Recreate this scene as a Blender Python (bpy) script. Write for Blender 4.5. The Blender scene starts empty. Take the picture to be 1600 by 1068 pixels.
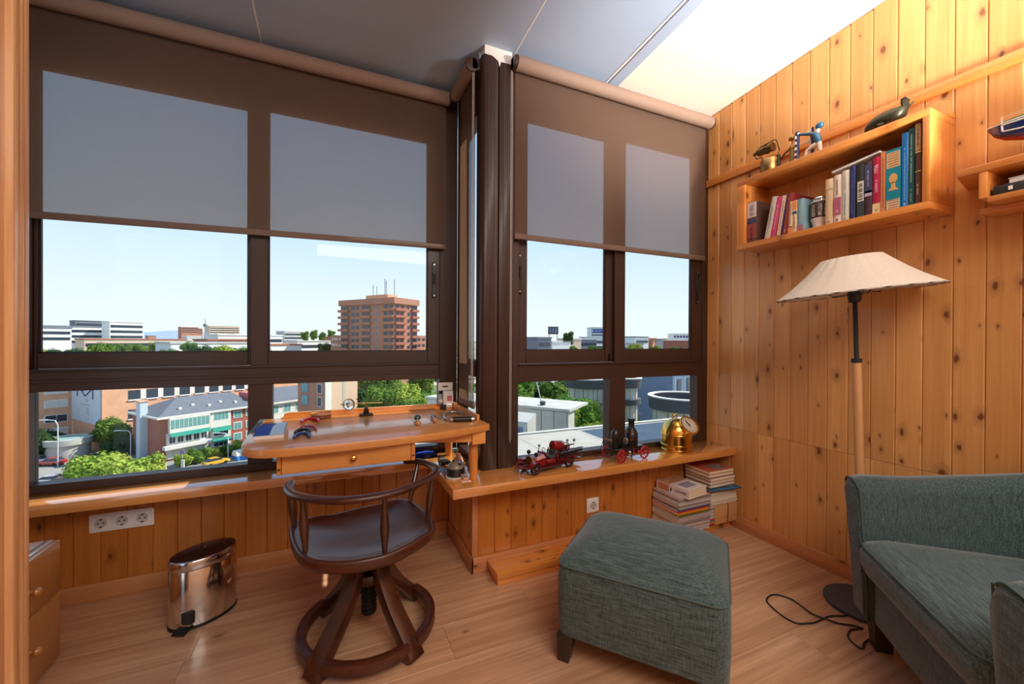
import bpy, bmesh, math, random
from mathutils import Vector, Matrix

R = math.radians
PI = math.pi
rnd = random.Random(11)
sc = bpy.context.scene
COL = sc.collection

# ------------------------------------------------------------------ camera
YAW, PITCH, ROLL, FPX = 0.41793, -0.004045, 0.004793, 632.78
fw = Vector((math.sin(YAW) * math.cos(PITCH), math.cos(YAW) * math.cos(PITCH), math.sin(PITCH)))
r0 = Vector((math.cos(YAW), -math.sin(YAW), 0))
u0 = r0.cross(fw)
rt = r0 * math.cos(ROLL) + u0 * math.sin(ROLL)
up = -r0 * math.sin(ROLL) + u0 * math.cos(ROLL)
cam_d = bpy.data.cameras.new('camera')
cam_d.sensor_width = 36.0
cam_d.lens = 36.0 * FPX / 1600.0
cam_d.clip_start = 0.02
cam_d.clip_end = 20000
cam = bpy.data.objects.new('camera', cam_d)
COL.objects.link(cam)
cam.matrix_world = Matrix(((rt.x, up.x, -fw.x, 0), (rt.y, up.y, -fw.y, 0), (rt.z, up.z, -fw.z, 1.15), (0, 0, 0, 1)))
sc.camera = cam

# ------------------------------------------------------------------ sky
world = bpy.data.worlds.new('sky')
sc.world = world
world.use_nodes = True
wn = world.node_tree
wn.nodes.clear()
w_out = wn.nodes.new('ShaderNodeOutputWorld')
w_bg = wn.nodes.new('ShaderNodeBackground')
w_tc = wn.nodes.new('ShaderNodeTexCoord')
w_sep = wn.nodes.new('ShaderNodeSeparateXYZ')
w_ramp = wn.nodes.new('ShaderNodeValToRGB')
wn.links.new(w_tc.outputs['Generated'], w_sep.inputs[0])
wn.links.new(w_sep.outputs['Z'], w_ramp.inputs[0])
wn.links.new(w_ramp.outputs[0], w_bg.inputs[0])
wn.links.new(w_bg.outputs[0], w_out.inputs[0])
cr = w_ramp.color_ramp
cr.elements[0].position = 0.0
cr.elements[0].color = (0.86, 0.93, 0.98, 1)
cr.elements[1].position = 1.0
cr.elements[1].color = (0.16, 0.36, 0.80, 1)
for p, c in ((0.06, (0.84, 0.92, 0.99, 1)), (0.16, (0.70, 0.85, 0.99, 1)), (0.32, (0.50, 0.72, 0.98, 1)), (0.6, (0.28, 0.52, 0.92, 1))):
    e = cr.elements.new(p)
    e.color = c
w_bg.inputs[1].default_value = 1.15

# ------------------------------------------------------------------ lights
def light(name, kind, loc, target, energy, color, **kw):
    d = bpy.data.lights.new(name, kind)
    d.energy = energy
    d.color = color
    for k, v in kw.items():
        setattr(d, k, v)
    o = bpy.data.objects.new(name, d)
    COL.objects.link(o)
    o.location = loc
    dv = Vector(target) - Vector(loc)
    o.rotation_euler = dv.to_track_quat('-Z', 'Y').to_euler()
    return o

light('sun', 'SUN', (30, 0.4, 29), (0, 0, 0), 7.0, (1.0, 0.93, 0.82), angle=R(0.6))
# ceiling lamp of the room behind the camera, and an added, unseen spot in place of flash bounced off the cream ceiling
light('room_lamp', 'AREA', (0.80, -0.75, 2.70), (0.85, 0.1, 0.6), 100, (1.0, 0.95, 0.89), size=1.9)
light('bounce_spot', 'SPOT', (1.95, -0.25, 1.72), (1.86, 1.12, 2.69), 440, (1.0, 0.95, 0.87), spot_size=R(66), spot_blend=0.8, shadow_soft_size=0.15)

vs = sc.view_settings
vs.view_transform = 'Standard'
vs.look = 'None'
vs.gamma = 1.0
vs.use_curve_mapping = False
vs.exposure = 0.0
sc.cycles.max_bounces = 10
sc.cycles.diffuse_bounces = 5
sc.cycles.glossy_bounces = 4
sc.cycles.transparent_max_bounces = 12
sc.cycles.caustics_reflective = False
sc.cycles.caustics_refractive = False
sc.cycles.sample_clamp_indirect = 6.0

# ------------------------------------------------------------------ materials
def lin(c):
    return tuple(((v / 255.0) / 12.92 if v / 255.0 <= 0.04045 else ((v / 255.0 + 0.055) / 1.055) ** 2.4) for v in c)

def c4(c):
    return (c[0], c[1], c[2], 1)

class NT:
    def __init__(s, name):
        s.m = bpy.data.materials.new(name)
        s.m.use_nodes = True
        s.t = s.m.node_tree
        s.t.nodes.clear()
        s.out = s.n('ShaderNodeOutputMaterial')

    def n(s, kind, **kw):
        nd = s.t.nodes.new(kind)
        for k, v in kw.items():
            setattr(nd, k, v)
        return nd

    def l(s, a, b):
        s.t.links.new(a, b)

    def val(s, sock, v):
        if hasattr(v, 'is_output'):
            s.l(v, sock)
        else:
            sock.default_value = v

    def math(s, op, a, b=0.0, clamp=False):
        nd = s.n('ShaderNodeMath', operation=op, use_clamp=clamp)
        s.val(nd.inputs[0], a)
        s.val(nd.inputs[1], b)
        return nd.outputs[0]

    def mix(s, f, a, b, mode='MIX'):
        nd = s.n('ShaderNodeMix', data_type='RGBA', blend_type=mode)
        s.val(nd.inputs[0], f)
        s.val(nd.inputs[6], a)
        s.val(nd.inputs[7], b)
        return nd.outputs[2]

    def mr(s, v, a, b, c, d):
        nd = s.n('ShaderNodeMapRange', clamp=True)
        for i, q in enumerate((v, a, b, c, d)):
            s.val(nd.inputs[i], q)
        return nd.outputs[0]

    def noise(s, vec, scale, detail=3, rough=0.55, dim='3D'):
        nd = s.n('ShaderNodeTexNoise', noise_dimensions=dim)
        s.l(vec, nd.inputs['Vector'])
        nd.inputs['Scale'].default_value = scale
        nd.inputs['Detail'].default_value = detail
        nd.inputs['Roughness'].default_value = rough
        return nd.outputs[0]

    def mapv(s, vec, scale, loc=(0, 0, 0), rot=(0, 0, 0)):
        nd = s.n('ShaderNodeMapping')
        s.l(vec, nd.inputs[0])
        nd.inputs['Scale'].default_value = scale
        nd.inputs['Location'].default_value = loc
        nd.inputs['Rotation'].default_value = rot
        return nd.outputs[0]

    def bsdf(s, col, rough=0.5, metal=0.0, coat=0.0, spec=0.5, normal=None, **kw):
        b = s.n('ShaderNodeBsdfPrincipled')
        s.val(b.inputs['Base Color'], c4(col) if isinstance(col, tuple) else col)
        s.val(b.inputs['Roughness'], rough)
        b.inputs['Metallic'].default_value = metal
        b.inputs['Coat Weight'].default_value = coat
        b.inputs['Coat Roughness'].default_value = 0.1
        b.inputs['Coat IOR'].default_value = 1.5 + 0.5 * coat ** 2
        b.inputs['Specular IOR Level'].default_value = spec
        if normal is not None:
            s.l(normal, b.inputs['Normal'])
        for k, v in kw.items():
            s.val(b.inputs[k], v)
        s.l(b.outputs[0], s.out.inputs[0])
        return b

    def bump(s, h, strength=0.3, dist=0.002):
        nd = s.n('ShaderNodeBump')
        nd.inputs['Strength'].default_value = strength
        nd.inputs['Distance'].default_value = dist
        s.l(h, nd.inputs['Height'])
        return nd.outputs[0]

def pbr(name, col, rough=0.5, metal=0.0, coat=0.0, spec=0.5, var=0.0, vscale=8.0, srgb=True, bump=0.0, **kw):
    """plain material; var adds a soft mottling of the colour"""
    c = lin(col) if srgb else col
    t = NT(name)
    if var or bump:
        tc = t.n('ShaderNodeTexCoord').outputs['Object']
        f = t.noise(tc, vscale, 4)
        nm = t.bump(f, bump, 0.003) if bump else None
        if var:
            d = tuple(v * (1 - var) for v in c)
            e = tuple(min(1, v * (1 + var)) for v in c)
            cc = t.mix(t.mr(f, 0.3, 0.7, 0.0, 1.0), c4(d), c4(e))
        else:
            cc = c
        t.bsdf(cc, rough, metal, coat, spec, nm, **kw)
    else:
        t.bsdf(c, rough, metal, coat, spec, **kw)
    return t.m

def wood(name, c1, c2, along='z', across='y', knots=0.6, rough=0.38, coat=0.35, gs=1.0, knot=(104, 48, 18), contrast=1.0, tintv=0.12):
    """board wood: grain runs along one object axis, knots are sparse dark ellipses"""
    t = NT(name)
    tc = t.n('ShaderNodeTexCoord').outputs['Object']
    oi = t.n('ShaderNodeObjectInfo')
    sh = t.math('MULTIPLY', oi.outputs['Random'], 41.7)
    va = t.n('ShaderNodeVectorMath', operation='ADD')
    cb = t.n('ShaderNodeCombineXYZ')
    for i in range(3):
        t.l(sh, cb.inputs[i])
    t.l(tc, va.inputs[0])
    t.l(cb.outputs[0], va.inputs[1])
    v = va.outputs[0]
    ia = 'xyz'.index(along)
    ic = 'xyz'.index(across)
    sp = t.n('ShaderNodeSeparateXYZ')
    t.l(v, sp.inputs[0])
    # knots
    kc = t.n('ShaderNodeCombineXYZ')
    t.l(t.math('MULTIPLY', sp.outputs[ic], 17.0 * gs), kc.inputs[0])
    t.l(t.math('MULTIPLY', sp.outputs[ia], 9.0 * gs), kc.inputs[1])
    vo = t.n('ShaderNodeTexVoronoi', voronoi_dimensions='2D')
    wn_ = t.n('ShaderNodeTexNoise')
    t.l(kc.outputs[0], wn_.inputs['Vector'])
    wn_.inputs['Scale'].default_value = 3.0
    wv = t.n('ShaderNodeVectorMath', operation='MULTIPLY_ADD')
    t.l(wn_.outputs['Color'], wv.inputs[0])
    wv.inputs[1].default_value = (0.22, 0.22, 0.0)
    t.l(kc.outputs[0], wv.inputs[2])
    t.l(wv.outputs[0], vo.inputs['Vector'])
    vo.inputs['Scale'].default_value = 1.0
    cs = t.n('ShaderNodeSeparateColor')
    t.l(vo.outputs['Color'], cs.inputs[0])
    thr = t.mr(t.math('POWER', cs.outputs[1], 2.6), 0.0, 1.0, 0.06, 0.22)
    km = t.mr(vo.outputs['Distance'], t.math('MULTIPLY', thr, 0.55), thr, 1.0, 0.0)
    on = t.math('GREATER_THAN', cs.outputs[0], 1.0 - knots)
    km = t.math('MULTIPLY', km, on)
    halo = t.math('MULTIPLY', t.mr(vo.outputs['Distance'], thr, t.math('MULTIPLY', thr, 3.0), 1.0, 0.0), on)
    # grain, bent a little round the knots
    def sc3(a, c):
        s3 = [c, c, c]
        s3[ia] = a
        return tuple(s3)
    bend = t.n('ShaderNodeVectorMath', operation='ADD')
    bc = t.n('ShaderNodeCombineXYZ')
    t.l(t.math('MULTIPLY', halo, 0.02), bc.inputs[ic])
    t.l(v, bend.inputs[0])
    t.l(bc.outputs[0], bend.inputs[1])
    vb = bend.outputs[0]
    g1 = t.noise(t.mapv(vb, sc3(1.6 * gs, 42 * gs)), 1.0, 4, 0.65)
    g2 = t.noise(t.mapv(vb, sc3(3.0 * gs, 150 * gs)), 1.0, 2, 0.5)
    g3 = t.noise(t.mapv(v, sc3(0.7 * gs, 5 * gs)), 1.0, 2, 0.5)
    f = t.math('ADD', t.math('MULTIPLY', g1, 0.6), t.math('ADD', t.math('MULTIPLY', g2, 0.22), t.math('MULTIPLY', g3, 0.3)))
    w = 0.17 / contrast
    f = t.mr(f, 0.56 - w, 0.56 + w, 0.0, 1.0)
    col = t.mix(f, c4(lin(c1)), c4(lin(c2)))
    tint = t.mr(oi.outputs['Random'], 0.0, 1.0, 1.0 - tintv, 1.0 + tintv)
    tv = t.n('ShaderNodeCombineColor')
    t.l(tint, tv.inputs[0])
    t.l(t.math('POWER', tint, 1.3), tv.inputs[1])
    t.l(t.math('POWER', tint, 1.7), tv.inputs[2])
    col = t.mix(1.0, col, tv.outputs[0], 'MULTIPLY')
    col = t.mix(t.math('MULTIPLY', halo, 0.5), col, c4(lin(tuple(int(q * 0.74) for q in c2))))
    col = t.mix(t.math('MULTIPLY', km, 0.88), col, c4(lin(knot)))
    nm = t.bump(g2, 0.05, 0.001)
    t.bsdf(col, rough, 0, coat, 0.5, nm)
    return t.m

def fabric(name, c1, c2, rz=0.0, scale=900.0, rough=0.95, axis_a=(0.07, 1.2, 1.5), axis_b=(1.3, 1.3, 0.12)):
    """slubby weave, threads along and across the piece turned by rz"""
    t = NT(name)
    tc = t.mapv(t.n('ShaderNodeTexCoord').outputs['Object'], (1, 1, 1), rot=(0, 0, -rz))
    a = t.noise(t.mapv(tc, tuple(v * scale * 0.25 for v in axis_a)), 1.0, 3, 0.7)
    b = t.noise(t.mapv(tc, tuple(v * scale * 0.25 for v in axis_b)), 1.0, 3, 0.7)
    big = t.noise(tc, 7.0, 3)
    f = t.math('ADD', t.math('MULTIPLY', a, 0.62), t.math('MULTIPLY', b, 0.38))
    col = t.mix(t.mr(f, 0.38, 0.62, 0.0, 1.0), c4(lin(c1)), c4(lin(c2)))
    col = t.mix(t.mr(big, 0.3, 0.7, 0.0, 0.10), col, c4(lin(c1)))
    t.bsdf(col, rough, 0, 0, 0.2, t.bump(f, 0.5, 0.0015), **{'Sheen Weight': 0.25})
    return t.m

M = {}
M['pine_wall'] = wood('pine_wall', (222, 164, 100), (200, 136, 74), 'z', 'y', 0.27, rough=0.36, coat=0.22)
M['pine_wall_x'] = wood('pine_wall_x', (196, 122, 50), (170, 96, 34), 'z', 'x', 0.2)  # aged boards, darkened further for the shade under the sills
M['pine_x'] = wood('pine_x', (226, 152, 78), (198, 116, 52), 'x', 'z', 0.3, rough=0.22, coat=0.6)
M['pine_sill'] = wood('pine_sill', (230, 160, 86), (202, 126, 58), 'x', 'y', 0.0, rough=0.16, coat=1.0)
M['pine_sill_y'] = wood('pine_sill_y', (230, 160, 86), (202, 126, 58), 'y', 'x', 0.0, rough=0.16, coat=1.0)
M['pine_step'] = wood('pine_step', (226, 150, 70), (204, 124, 50), 'x', 'y', 0.7, rough=0.25, coat=0.5)
M['pine_shelf'] = wood('pine_shelf', (226, 150, 74), (192, 112, 48), 'y', 'x', 0.35, rough=0.35)
M['pine_shelf_z'] = wood('pine_shelf_z', (226, 150, 74), (192, 112, 48), 'z', 'x', 0.25, rough=0.35)
M['pine_jamb'] = wood('pine_jamb', (222, 172, 122), (186, 130, 80), 'z', 'y', 0.0, rough=0.35, coat=0.4, contrast=1.5)
M['skirting'] = wood('skirting', (206, 142, 92), (188, 122, 74), 'x', 'z', 0.04, rough=0.4, coat=0.2)
M['skirting_y'] = wood('skirting_y', (206, 142, 92), (188, 122, 74), 'y', 'z', 0.04, rough=0.4, coat=0.2)
M['bench'] = wood('bench', (226, 160, 94), (204, 134, 70), 'x', 'y', 0.05, rough=0.3, coat=0.45, gs=1.2)
M['bench_front'] = wood('bench_front', (226, 158, 84), (204, 128, 60), 'x', 'z', 0.05, rough=0.32, coat=0.4, gs=0.8)
M['bench_z'] = wood('bench_z', (218, 146, 72), (196, 120, 54), 'z', 'x', 0.05, rough=0.35, coat=0.4)
M['drawer_wood'] = wood('drawer_wood', (198, 138, 74), (180, 116, 58), 'z', 'y', 0.02, rough=0.3, coat=0.5, contrast=0.6)
M['floor'] = wood('floor_laminate', (214, 168, 130), (168, 120, 86), 'x', 'y', 0.03, rough=0.38, coat=0.2, gs=0.8, knot=(130, 84, 56), contrast=1.15, tintv=0.03)
M['chair'] = wood('chair_wood', (88, 43, 25), (48, 22, 12), 'x', 'y', 0.05, rough=0.36, coat=0.12, knot=(30, 12, 6))
M['chair_z'] = wood('chair_wood_z', (76, 38, 20), (44, 19, 10), 'z', 'x', 0.05, rough=0.28, coat=0.5, knot=(30, 12, 6))
M['lamp_wood'] = wood('lamp_wood', (226, 176, 124), (206, 150, 98), 'z', 'x', 0.0, rough=0.4, coat=0.2)
M['brown_metal'] = pbr('brown_aluminium', (60, 35, 24), 0.48, 0.0, 0.1, var=0.06, vscale=3)
M['brown_dark'] = pbr('brown_gasket', (34, 20, 14), 0.5)
M['black'] = pbr('black_plastic', (24, 24, 26), 0.4)
M['blackmat'] = pbr('black_matte', (30, 30, 33), 0.7)
M['iron'] = pbr('dark_iron', (34, 26, 24), 0.45, 0.5)
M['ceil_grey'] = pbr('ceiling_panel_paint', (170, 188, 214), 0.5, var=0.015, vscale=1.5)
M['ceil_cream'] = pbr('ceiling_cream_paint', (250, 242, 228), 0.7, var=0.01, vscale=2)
M['white'] = pbr('white_paint', (240, 238, 234), 0.5)
M['whiteplastic'] = pbr('white_plastic', (232, 226, 220), 0.35)
M['chrome'] = pbr('polished_steel', (220, 214, 208), 0.12, 1.0, var=0.02, vscale=40)
M['steel'] = pbr('steel', (170, 172, 178), 0.3, 1.0)
M['brass'] = pbr('brass', (226, 176, 84), 0.18, 1.0, var=0.06, vscale=20)
M['brass_old'] = pbr('tarnished_brass', (172, 142, 92), 0.32, 1.0, var=0.18, vscale=30)
M['brass_dark'] = pbr('darkened_brass', (112, 92, 60), 0.35, 1.0, var=0.25, vscale=50)
M['bronze'] = pbr('patinated_bronze', (62, 62, 48), 0.4, 0.7, var=0.35, vscale=40)
M['paper'] = pbr('paper_edge', (222, 200, 172), 0.9, var=0.08, vscale=200)
M['paper_white'] = pbr('paper_white', (232, 226, 220), 0.85, var=0.05, vscale=120)
M['card'] = pbr('brown_card', (188, 136, 82), 0.8, var=0.05, vscale=30)
M['green'] = fabric('green_upholstery', (36, 48, 48), (92, 110, 110), R(-51))
M['green_chair'] = fabric('green_upholstery_chair', (36, 48, 48), (92, 110, 110), R(47))
M['green_pipe'] = pbr('green_piping', (72, 88, 87), 0.9)
M['darkleg'] = pbr('dark_brown_leg', (44, 32, 26), 0.4, coat=0.2)

def blind_material():
    # screen weave: mostly yarn, a small open share you can see through
    t = NT('blind_screen')
    rgb = t.n('ShaderNodeRGB')
    rgb.outputs[0].default_value = c4(lin((130, 106, 92)))
    col = rgb.outputs[0]
    d = t.n('ShaderNodeBsdfDiffuse')
    tr = t.n('ShaderNodeBsdfTranslucent')
    t.l(col, d.inputs[0])
    t.l(t.mix(1.0, col, c4((1.0, 0.80, 0.62)), 'MULTIPLY'), tr.inputs[0])
    m1 = t.n('ShaderNodeMixShader')
    m1.inputs[0].default_value = 0.40
    t.l(d.outputs[0], m1.inputs[1])
    t.l(tr.outputs[0], m1.inputs[2])
    tp = t.n('ShaderNodeBsdfTransparent')
    m2 = t.n('ShaderNodeMixShader')
    m2.inputs[0].default_value = 0.19
    t.l(m1.outputs[0], m2.inputs[1])
    t.l(tp.outputs[0], m2.inputs[2])
    t.l(m2.outputs[0], t.out.inputs[0])
    return t.m
M['blind'] = blind_material()
M['blind_bar'] = pbr('blind_bar', (118, 96, 83), 0.7)
M['blind_roll'] = pbr('blind_roll', (146, 122, 108), 0.8, var=0.03, vscale=60)

def glass_material(name, tint=(0.96, 0.985, 0.98), refl=0.045, rough=0.0):
    """thin pane: clear pass-through with a reflection that grows at grazing angles"""
    t = NT(name)
    lw = t.n('ShaderNodeLayerWeight')
    lw.inputs[0].default_value = 0.5
    f = t.math('ADD', refl * 0.3, t.math('MULTIPLY', t.math('POWER', lw.outputs['Facing'], 5.0), 0.45))
    tp = t.n('ShaderNodeBsdfTransparent')
    tp.inputs[0].default_value = c4(tint)
    gl = t.n('ShaderNodeBsdfGlossy')
    gl.inputs['Roughness'].default_value = rough
    m = t.n('ShaderNodeMixShader')
    t.l(f, m.inputs[0])
    t.l(tp.outputs[0], m.inputs[1])
    t.l(gl.outputs[0], m.inputs[2])
    t.l(m.outputs[0], t.out.inputs[0])
    return t.m
M['glass'] = glass_material('window_glass')
M['clear'] = glass_material('clear_dish', (0.93, 0.95, 0.93), 0.08, 0.02)

# ------------------------------------------------------------------ mesh helpers
class G:
    def __init__(s):
        s.bm = bmesh.new()

    def faces(s, vs_, fs):
        v = [s.bm.verts.new(p) for p in vs_]
        for f in fs:
            try:
                s.bm.faces.new([v[i] for i in f])
            except ValueError:
                pass
        return s

    def box(s, x0, x1, y0, y1, z0, z1):
        return s.hexa([(x0, y0, z0), (x1, y0, z0), (x1, y1, z0), (x0, y1, z0), (x0, y0, z1), (x1, y0, z1), (x1, y1, z1), (x0, y1, z1)])

    def hexa(s, p):
        return s.faces(p, [(0, 3, 2, 1), (4, 5, 6, 7), (0, 1, 5, 4), (1, 2, 6, 5), (2, 3, 7, 6), (3, 0, 4, 7)])

    def obox(s, c, size, rz=0.0, rx=0.0, ry=0.0):
        m = Matrix.Translation(c) @ Matrix.Rotation(rz, 4, 'Z') @ Matrix.Rotation(ry, 4, 'Y') @ Matrix.Rotation(rx, 4, 'X')
        a, b, d = size[0] / 2, size[1] / 2, size[2] / 2
        return s.hexa([m @ Vector(q) for q in ((-a, -b, -d), (a, -b, -d), (a, b, -d), (-a, b, -d), (-a, -b, d), (a, -b, d), (a, b, d), (-a, b, d))])

    def prism(s, poly, h0, h1, axis='z'):
        n = len(poly)
        def P(q, h):
            return {'z': (q[0], q[1], h), 'x': (h, q[0], q[1]), 'y': (q[0], h, q[1])}[axis]
        vs_ = [P(q, h0) for q in poly] + [P(q, h1) for q in poly]
        fs = [tuple(range(n))[::-1], tuple(range(n, 2 * n))] + [(i, (i + 1) % n, n + (i + 1) % n, n + i) for i in range(n)]
        return s.faces(vs_, fs)

    def loft(s, loops, cap0=True, cap1=True, closed=True):
        n = len(loops[0])
        vs_ = [p for lp in loops for p in lp]
        fs = []
        for k in range(len(loops) - 1):
            for i in range(n if closed else n - 1):
                j = (i + 1) % n
                fs.append((k * n + i, k * n + j, (k + 1) * n + j, (k + 1) * n + i))
        if cap0:
            fs.append(tuple(range(n))[::-1])
        if cap1:
            o = (len(loops) - 1) * n
            fs.append(tuple(range(o, o + n)))
        return s.faces(vs_, fs)

    def sweep(s, pts, section, upv=(0, 0, 1), closed=False, scales=None):
        """section: list of (a, b), a along side vector, b along the normal"""
        P = [Vector(p) for p in pts]
        n = len(P)
        U = Vector(upv)
        loops = []
        prev = None
        for i in range(n):
            if closed:
                t = P[(i + 1) % n] - P[i - 1]
            else:
                t = P[min(i + 1, n - 1)] - P[max(i - 1, 0)]
            t.normalize()
            side = t.cross(U)
            if side.length < 1e-3:
                side = prev if prev else t.cross(Vector((1, 0, 0.01)))
            side = side.normalized()
            if prev and side.dot(prev) < 0 and not closed:
                pass
            prev = side
            nn = side.cross(t).normalized()
            k = scales[i] if scales else 1.0
            loops.append([P[i] + side * (a * k) + nn * (b * k) for a, b in section])
        if closed:
            loops.append(loops[0])
            m = len(section)
            vs_ = [p for lp in loops[:-1] for p in lp]
            fs = []
            for q in range(n):
                for i in range(m):
                    j = (i + 1) % m
                    q2 = (q + 1) % n
                    fs.append((q * m + i, q * m + j, q2 * m + j, q2 * m + i))
            return s.faces(vs_, fs)
        return s.loft(loops)

    def tube(s, pts, r, n=8, closed=False, upv=(0, 0, 1), scales=None):
        sec = [(r * math.cos(2 * PI * i / n), r * math.sin(2 * PI * i / n)) for i in range(n)]
        return s.sweep(pts, sec, upv, closed, scales)

    def cyl(s, p0, p1, r0_, r1_=None, n=16):
        r1_ = r0_ if r1_ is None else r1_
        a, b = Vector(p0), Vector(p1)
        t = (b - a).normalized()
        sd = t.cross(Vector((0, 0, 1)))
        if sd.length < 1e-4:
            sd = Vector((1, 0, 0))
        sd.normalize()
        nn = sd.cross(t)
        lp = [[c + (sd * math.cos(2 * PI * i / n) + nn * math.sin(2 * PI * i / n)) * max(r, 1e-5) for i in range(n)] for c, r in ((a, r0_), (b, r1_))]
        return s.loft(lp)

    def lathe(s, prof, mat=None, n=24, sx=1.0, sy=1.0, caps=True):
        """prof: list of (radius, height); mat places it"""
        mat = mat or Matrix.Identity(4)
        lp = [[mat @ Vector((sx * max(r, 1e-5) * math.cos(2 * PI * i / n), sy * max(r, 1e-5) * math.sin(2 * PI * i / n), z)) for i in range(n)] for r, z in prof]
        return s.loft(lp, caps, caps)

    def sph(s, c, r, u=14, v=9, mat=None):
        rr = (r, r, r) if not isinstance(r, tuple) else r
        mat = mat or Matrix.Identity(4)
        lp = []
        for k in range(v + 1):
            a = -PI / 2 + PI * k / v
            lp.append([Vector(c) + mat @ Vector((rr[0] * max(math.cos(a), 1e-4) * math.cos(2 * PI * i / u), rr[1] * max(math.cos(a), 1e-4) * math.sin(2 * PI * i / u), rr[2] * math.sin(a))) for i in range(u)])
        return s.loft(lp)

    def xf(s, m):
        bmesh.ops.transform(s.bm, matrix=m, verts=s.bm.verts)
        return s

    def bevel(s, off, seg=2, ang=30):
        bmesh.ops.recalc_face_normals(s.bm, faces=s.bm.faces)
        ed = [e for e in s.bm.edges if len(e.link_faces) == 2 and e.calc_face_angle(0) > R(ang)]
        if ed:
            bmesh.ops.bevel(s.bm, geom=ed, offset=off, segments=seg, affect='EDGES', profile=0.5, clamp_overlap=True)
        return s

W = {}

def wm(o):
    return W.get(o.name, Matrix.Identity(4))

def link(o, parent=None):
    COL.objects.link(o)
    if parent is not None:
        o.parent = parent
        o.matrix_parent_inverse = wm(parent).inverted()
    return o

def ob(name, g, mat, parent=None, bevel=0.0, seg=2, smooth=True, ang=38, kind=None, label=None):
    """one mesh object, its vertices in world space"""
    if bevel:
        g.bevel(bevel, seg)
    bmesh.ops.recalc_face_normals(g.bm, faces=g.bm.faces)
    me = bpy.data.meshes.new(name)
    g.bm.to_mesh(me)
    g.bm.free()
    if smooth:
        me.polygons.foreach_set('use_smooth', [True] * len(me.polygons))
        me.set_sharp_from_angle(angle=R(ang))
    for m in (mat if isinstance(mat, (list, tuple)) else [mat]):
        me.materials.append(M[m] if isinstance(m, str) else m)
    o = bpy.data.objects.new(name, me)
    link(o, parent)
    if kind:
        o['kind'] = kind
    if label:
        o['label'] = label
    return o

def tag(o, label, cat, group=None):
    o['label'] = label
    o['category'] = cat
    if group:
        o['group'] = group
    return o

def thing(name, label, cat, loc, group=None, rz=0.0):
    o = bpy.data.objects.new(name, None)
    o.empty_display_size = 0.05
    COL.objects.link(o)
    o.location = loc
    o.rotation_euler = (0, 0, rz)
    W[o.name] = Matrix.Translation(loc) @ Matrix.Rotation(rz, 4, 'Z')
    return tag(o, label, cat, group)

def struct(name, g, mat, parent=None, **kw):
    o = ob(name, g, mat, parent, **kw)
    if parent is None:
        o['kind'] = 'structure'
    return o

def sroot(name, loc):
    o = bpy.data.objects.new(name, None)
    COL.objects.link(o)
    o.location = loc
    W[o.name] = Matrix.Translation(loc)
    o['kind'] = 'structure'
    return o

def piece(src, name, parent, loc=None, rot=None):
    """another object sharing a mesh"""
    o = bpy.data.objects.new(name, src.data)
    link(o, parent)
    if loc is not None:
        o.location = loc
    if rot is not None:
        o.rotation_euler = rot
    return o

def dup(root, loc, rz=0.0, label=None):
    r = root.copy()
    COL.objects.link(r)
    r.location = loc
    r.rotation_euler = (0, 0, rz)
    if label:
        r['label'] = label
    for ch in list(root.children):
        c = ch.copy()
        COL.objects.link(c)
        c.parent = r
        for g in list(ch.children):
            d = g.copy()
            COL.objects.link(d)
            d.parent = c
    return r

def ceil_z(y):
    return 2.64 + 0.066 * (1.955 - y)

# ================================================================== ROOM SHELL
# floor: sub-floor with laminate planks laid along x
fl = struct('floor', G().box(-1.6, 2.45, -2.4, 2.5, -0.12, -0.010), pbr('subfloor', (90, 60, 40), 0.9))
row = 0
y = 0.825 - 0.1932 * 17
while y < 2.36:
    y0, y1 = max(y, -2.25), min(y + 0.1932, 2.37)
    off = 1.66 if abs(y - 0.825) < 0.01 else 1.66 + (0.43 + 0.41 * ((row * 7) % 3)) * (1 if row % 2 else -1)
    x = off - 1.285 * 5
    while x < 2.30:
        x0, x1 = max(x, -1.5), min(x + 1.285, 2.30)
        if x1 - x0 > 0.02 and y1 > y0 + 0.01:
            g = G().box(x0 + 0.0003, x1 - 0.0003, y0 + 0.0003, y1 - 0.0003, -0.010, 0.0)
            g.bevel(0.0006, 1)
            ob('plank', g, 'floor', fl, smooth=False)
        x += 1.285
    y += 0.1932
    row += 1

def vplank(parent, a0, a1, z0, z1, face, plane, sgn, mat):
    """tongue-and-groove board with chamfered long edges. face: axis of the normal"""
    c = 0.0035
    t = 0.014
    e = 0.0004
    f, b = plane, plane + sgn * t
    m = plane + sgn * c
    poly = [(b, a0 + e), (b, a1 - e), (m, a1 - e), (f, a1 - e - c), (f, a0 + e + c), (m, a0 + e)]
    if face == 'y':
        poly = [(q[1], q[0]) for q in poly]
    return ob('plank', G().prism(poly, z0, z1), mat, parent, smooth=False)

# pine wall on the right
XW = 2.293
ww = struct('wall_right', G().box(XW + 0.014, XW + 0.2, -2.4, 2.05, -0.1, 3.05), M['blackmat'])
edges = [1.958] + [1.862 - 0.0906 * k for k in range(46)]
for a, b in zip(edges[1:], edges[:-1]):
    if b < -2.3:
        break
    vplank(ww, a, b, 0.0, 0.6065, 'x', XW, 1, 'pine_wall')
    vplank(ww, a, b, 0.6080, ceil_z(b) - 0.002, 'x', XW, 1, 'pine_wall')
struct('trim_1', G().box(XW - 0.022, XW, -2.2, 1.952, 2.170, 2.214), 'pine_shelf', bevel=0.003)
struct('baseboard_right', G().box(XW - 0.012, XW, -2.2, 1.888, 0.0, 0.077), 'skirting_y', bevel=0.003)

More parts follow.
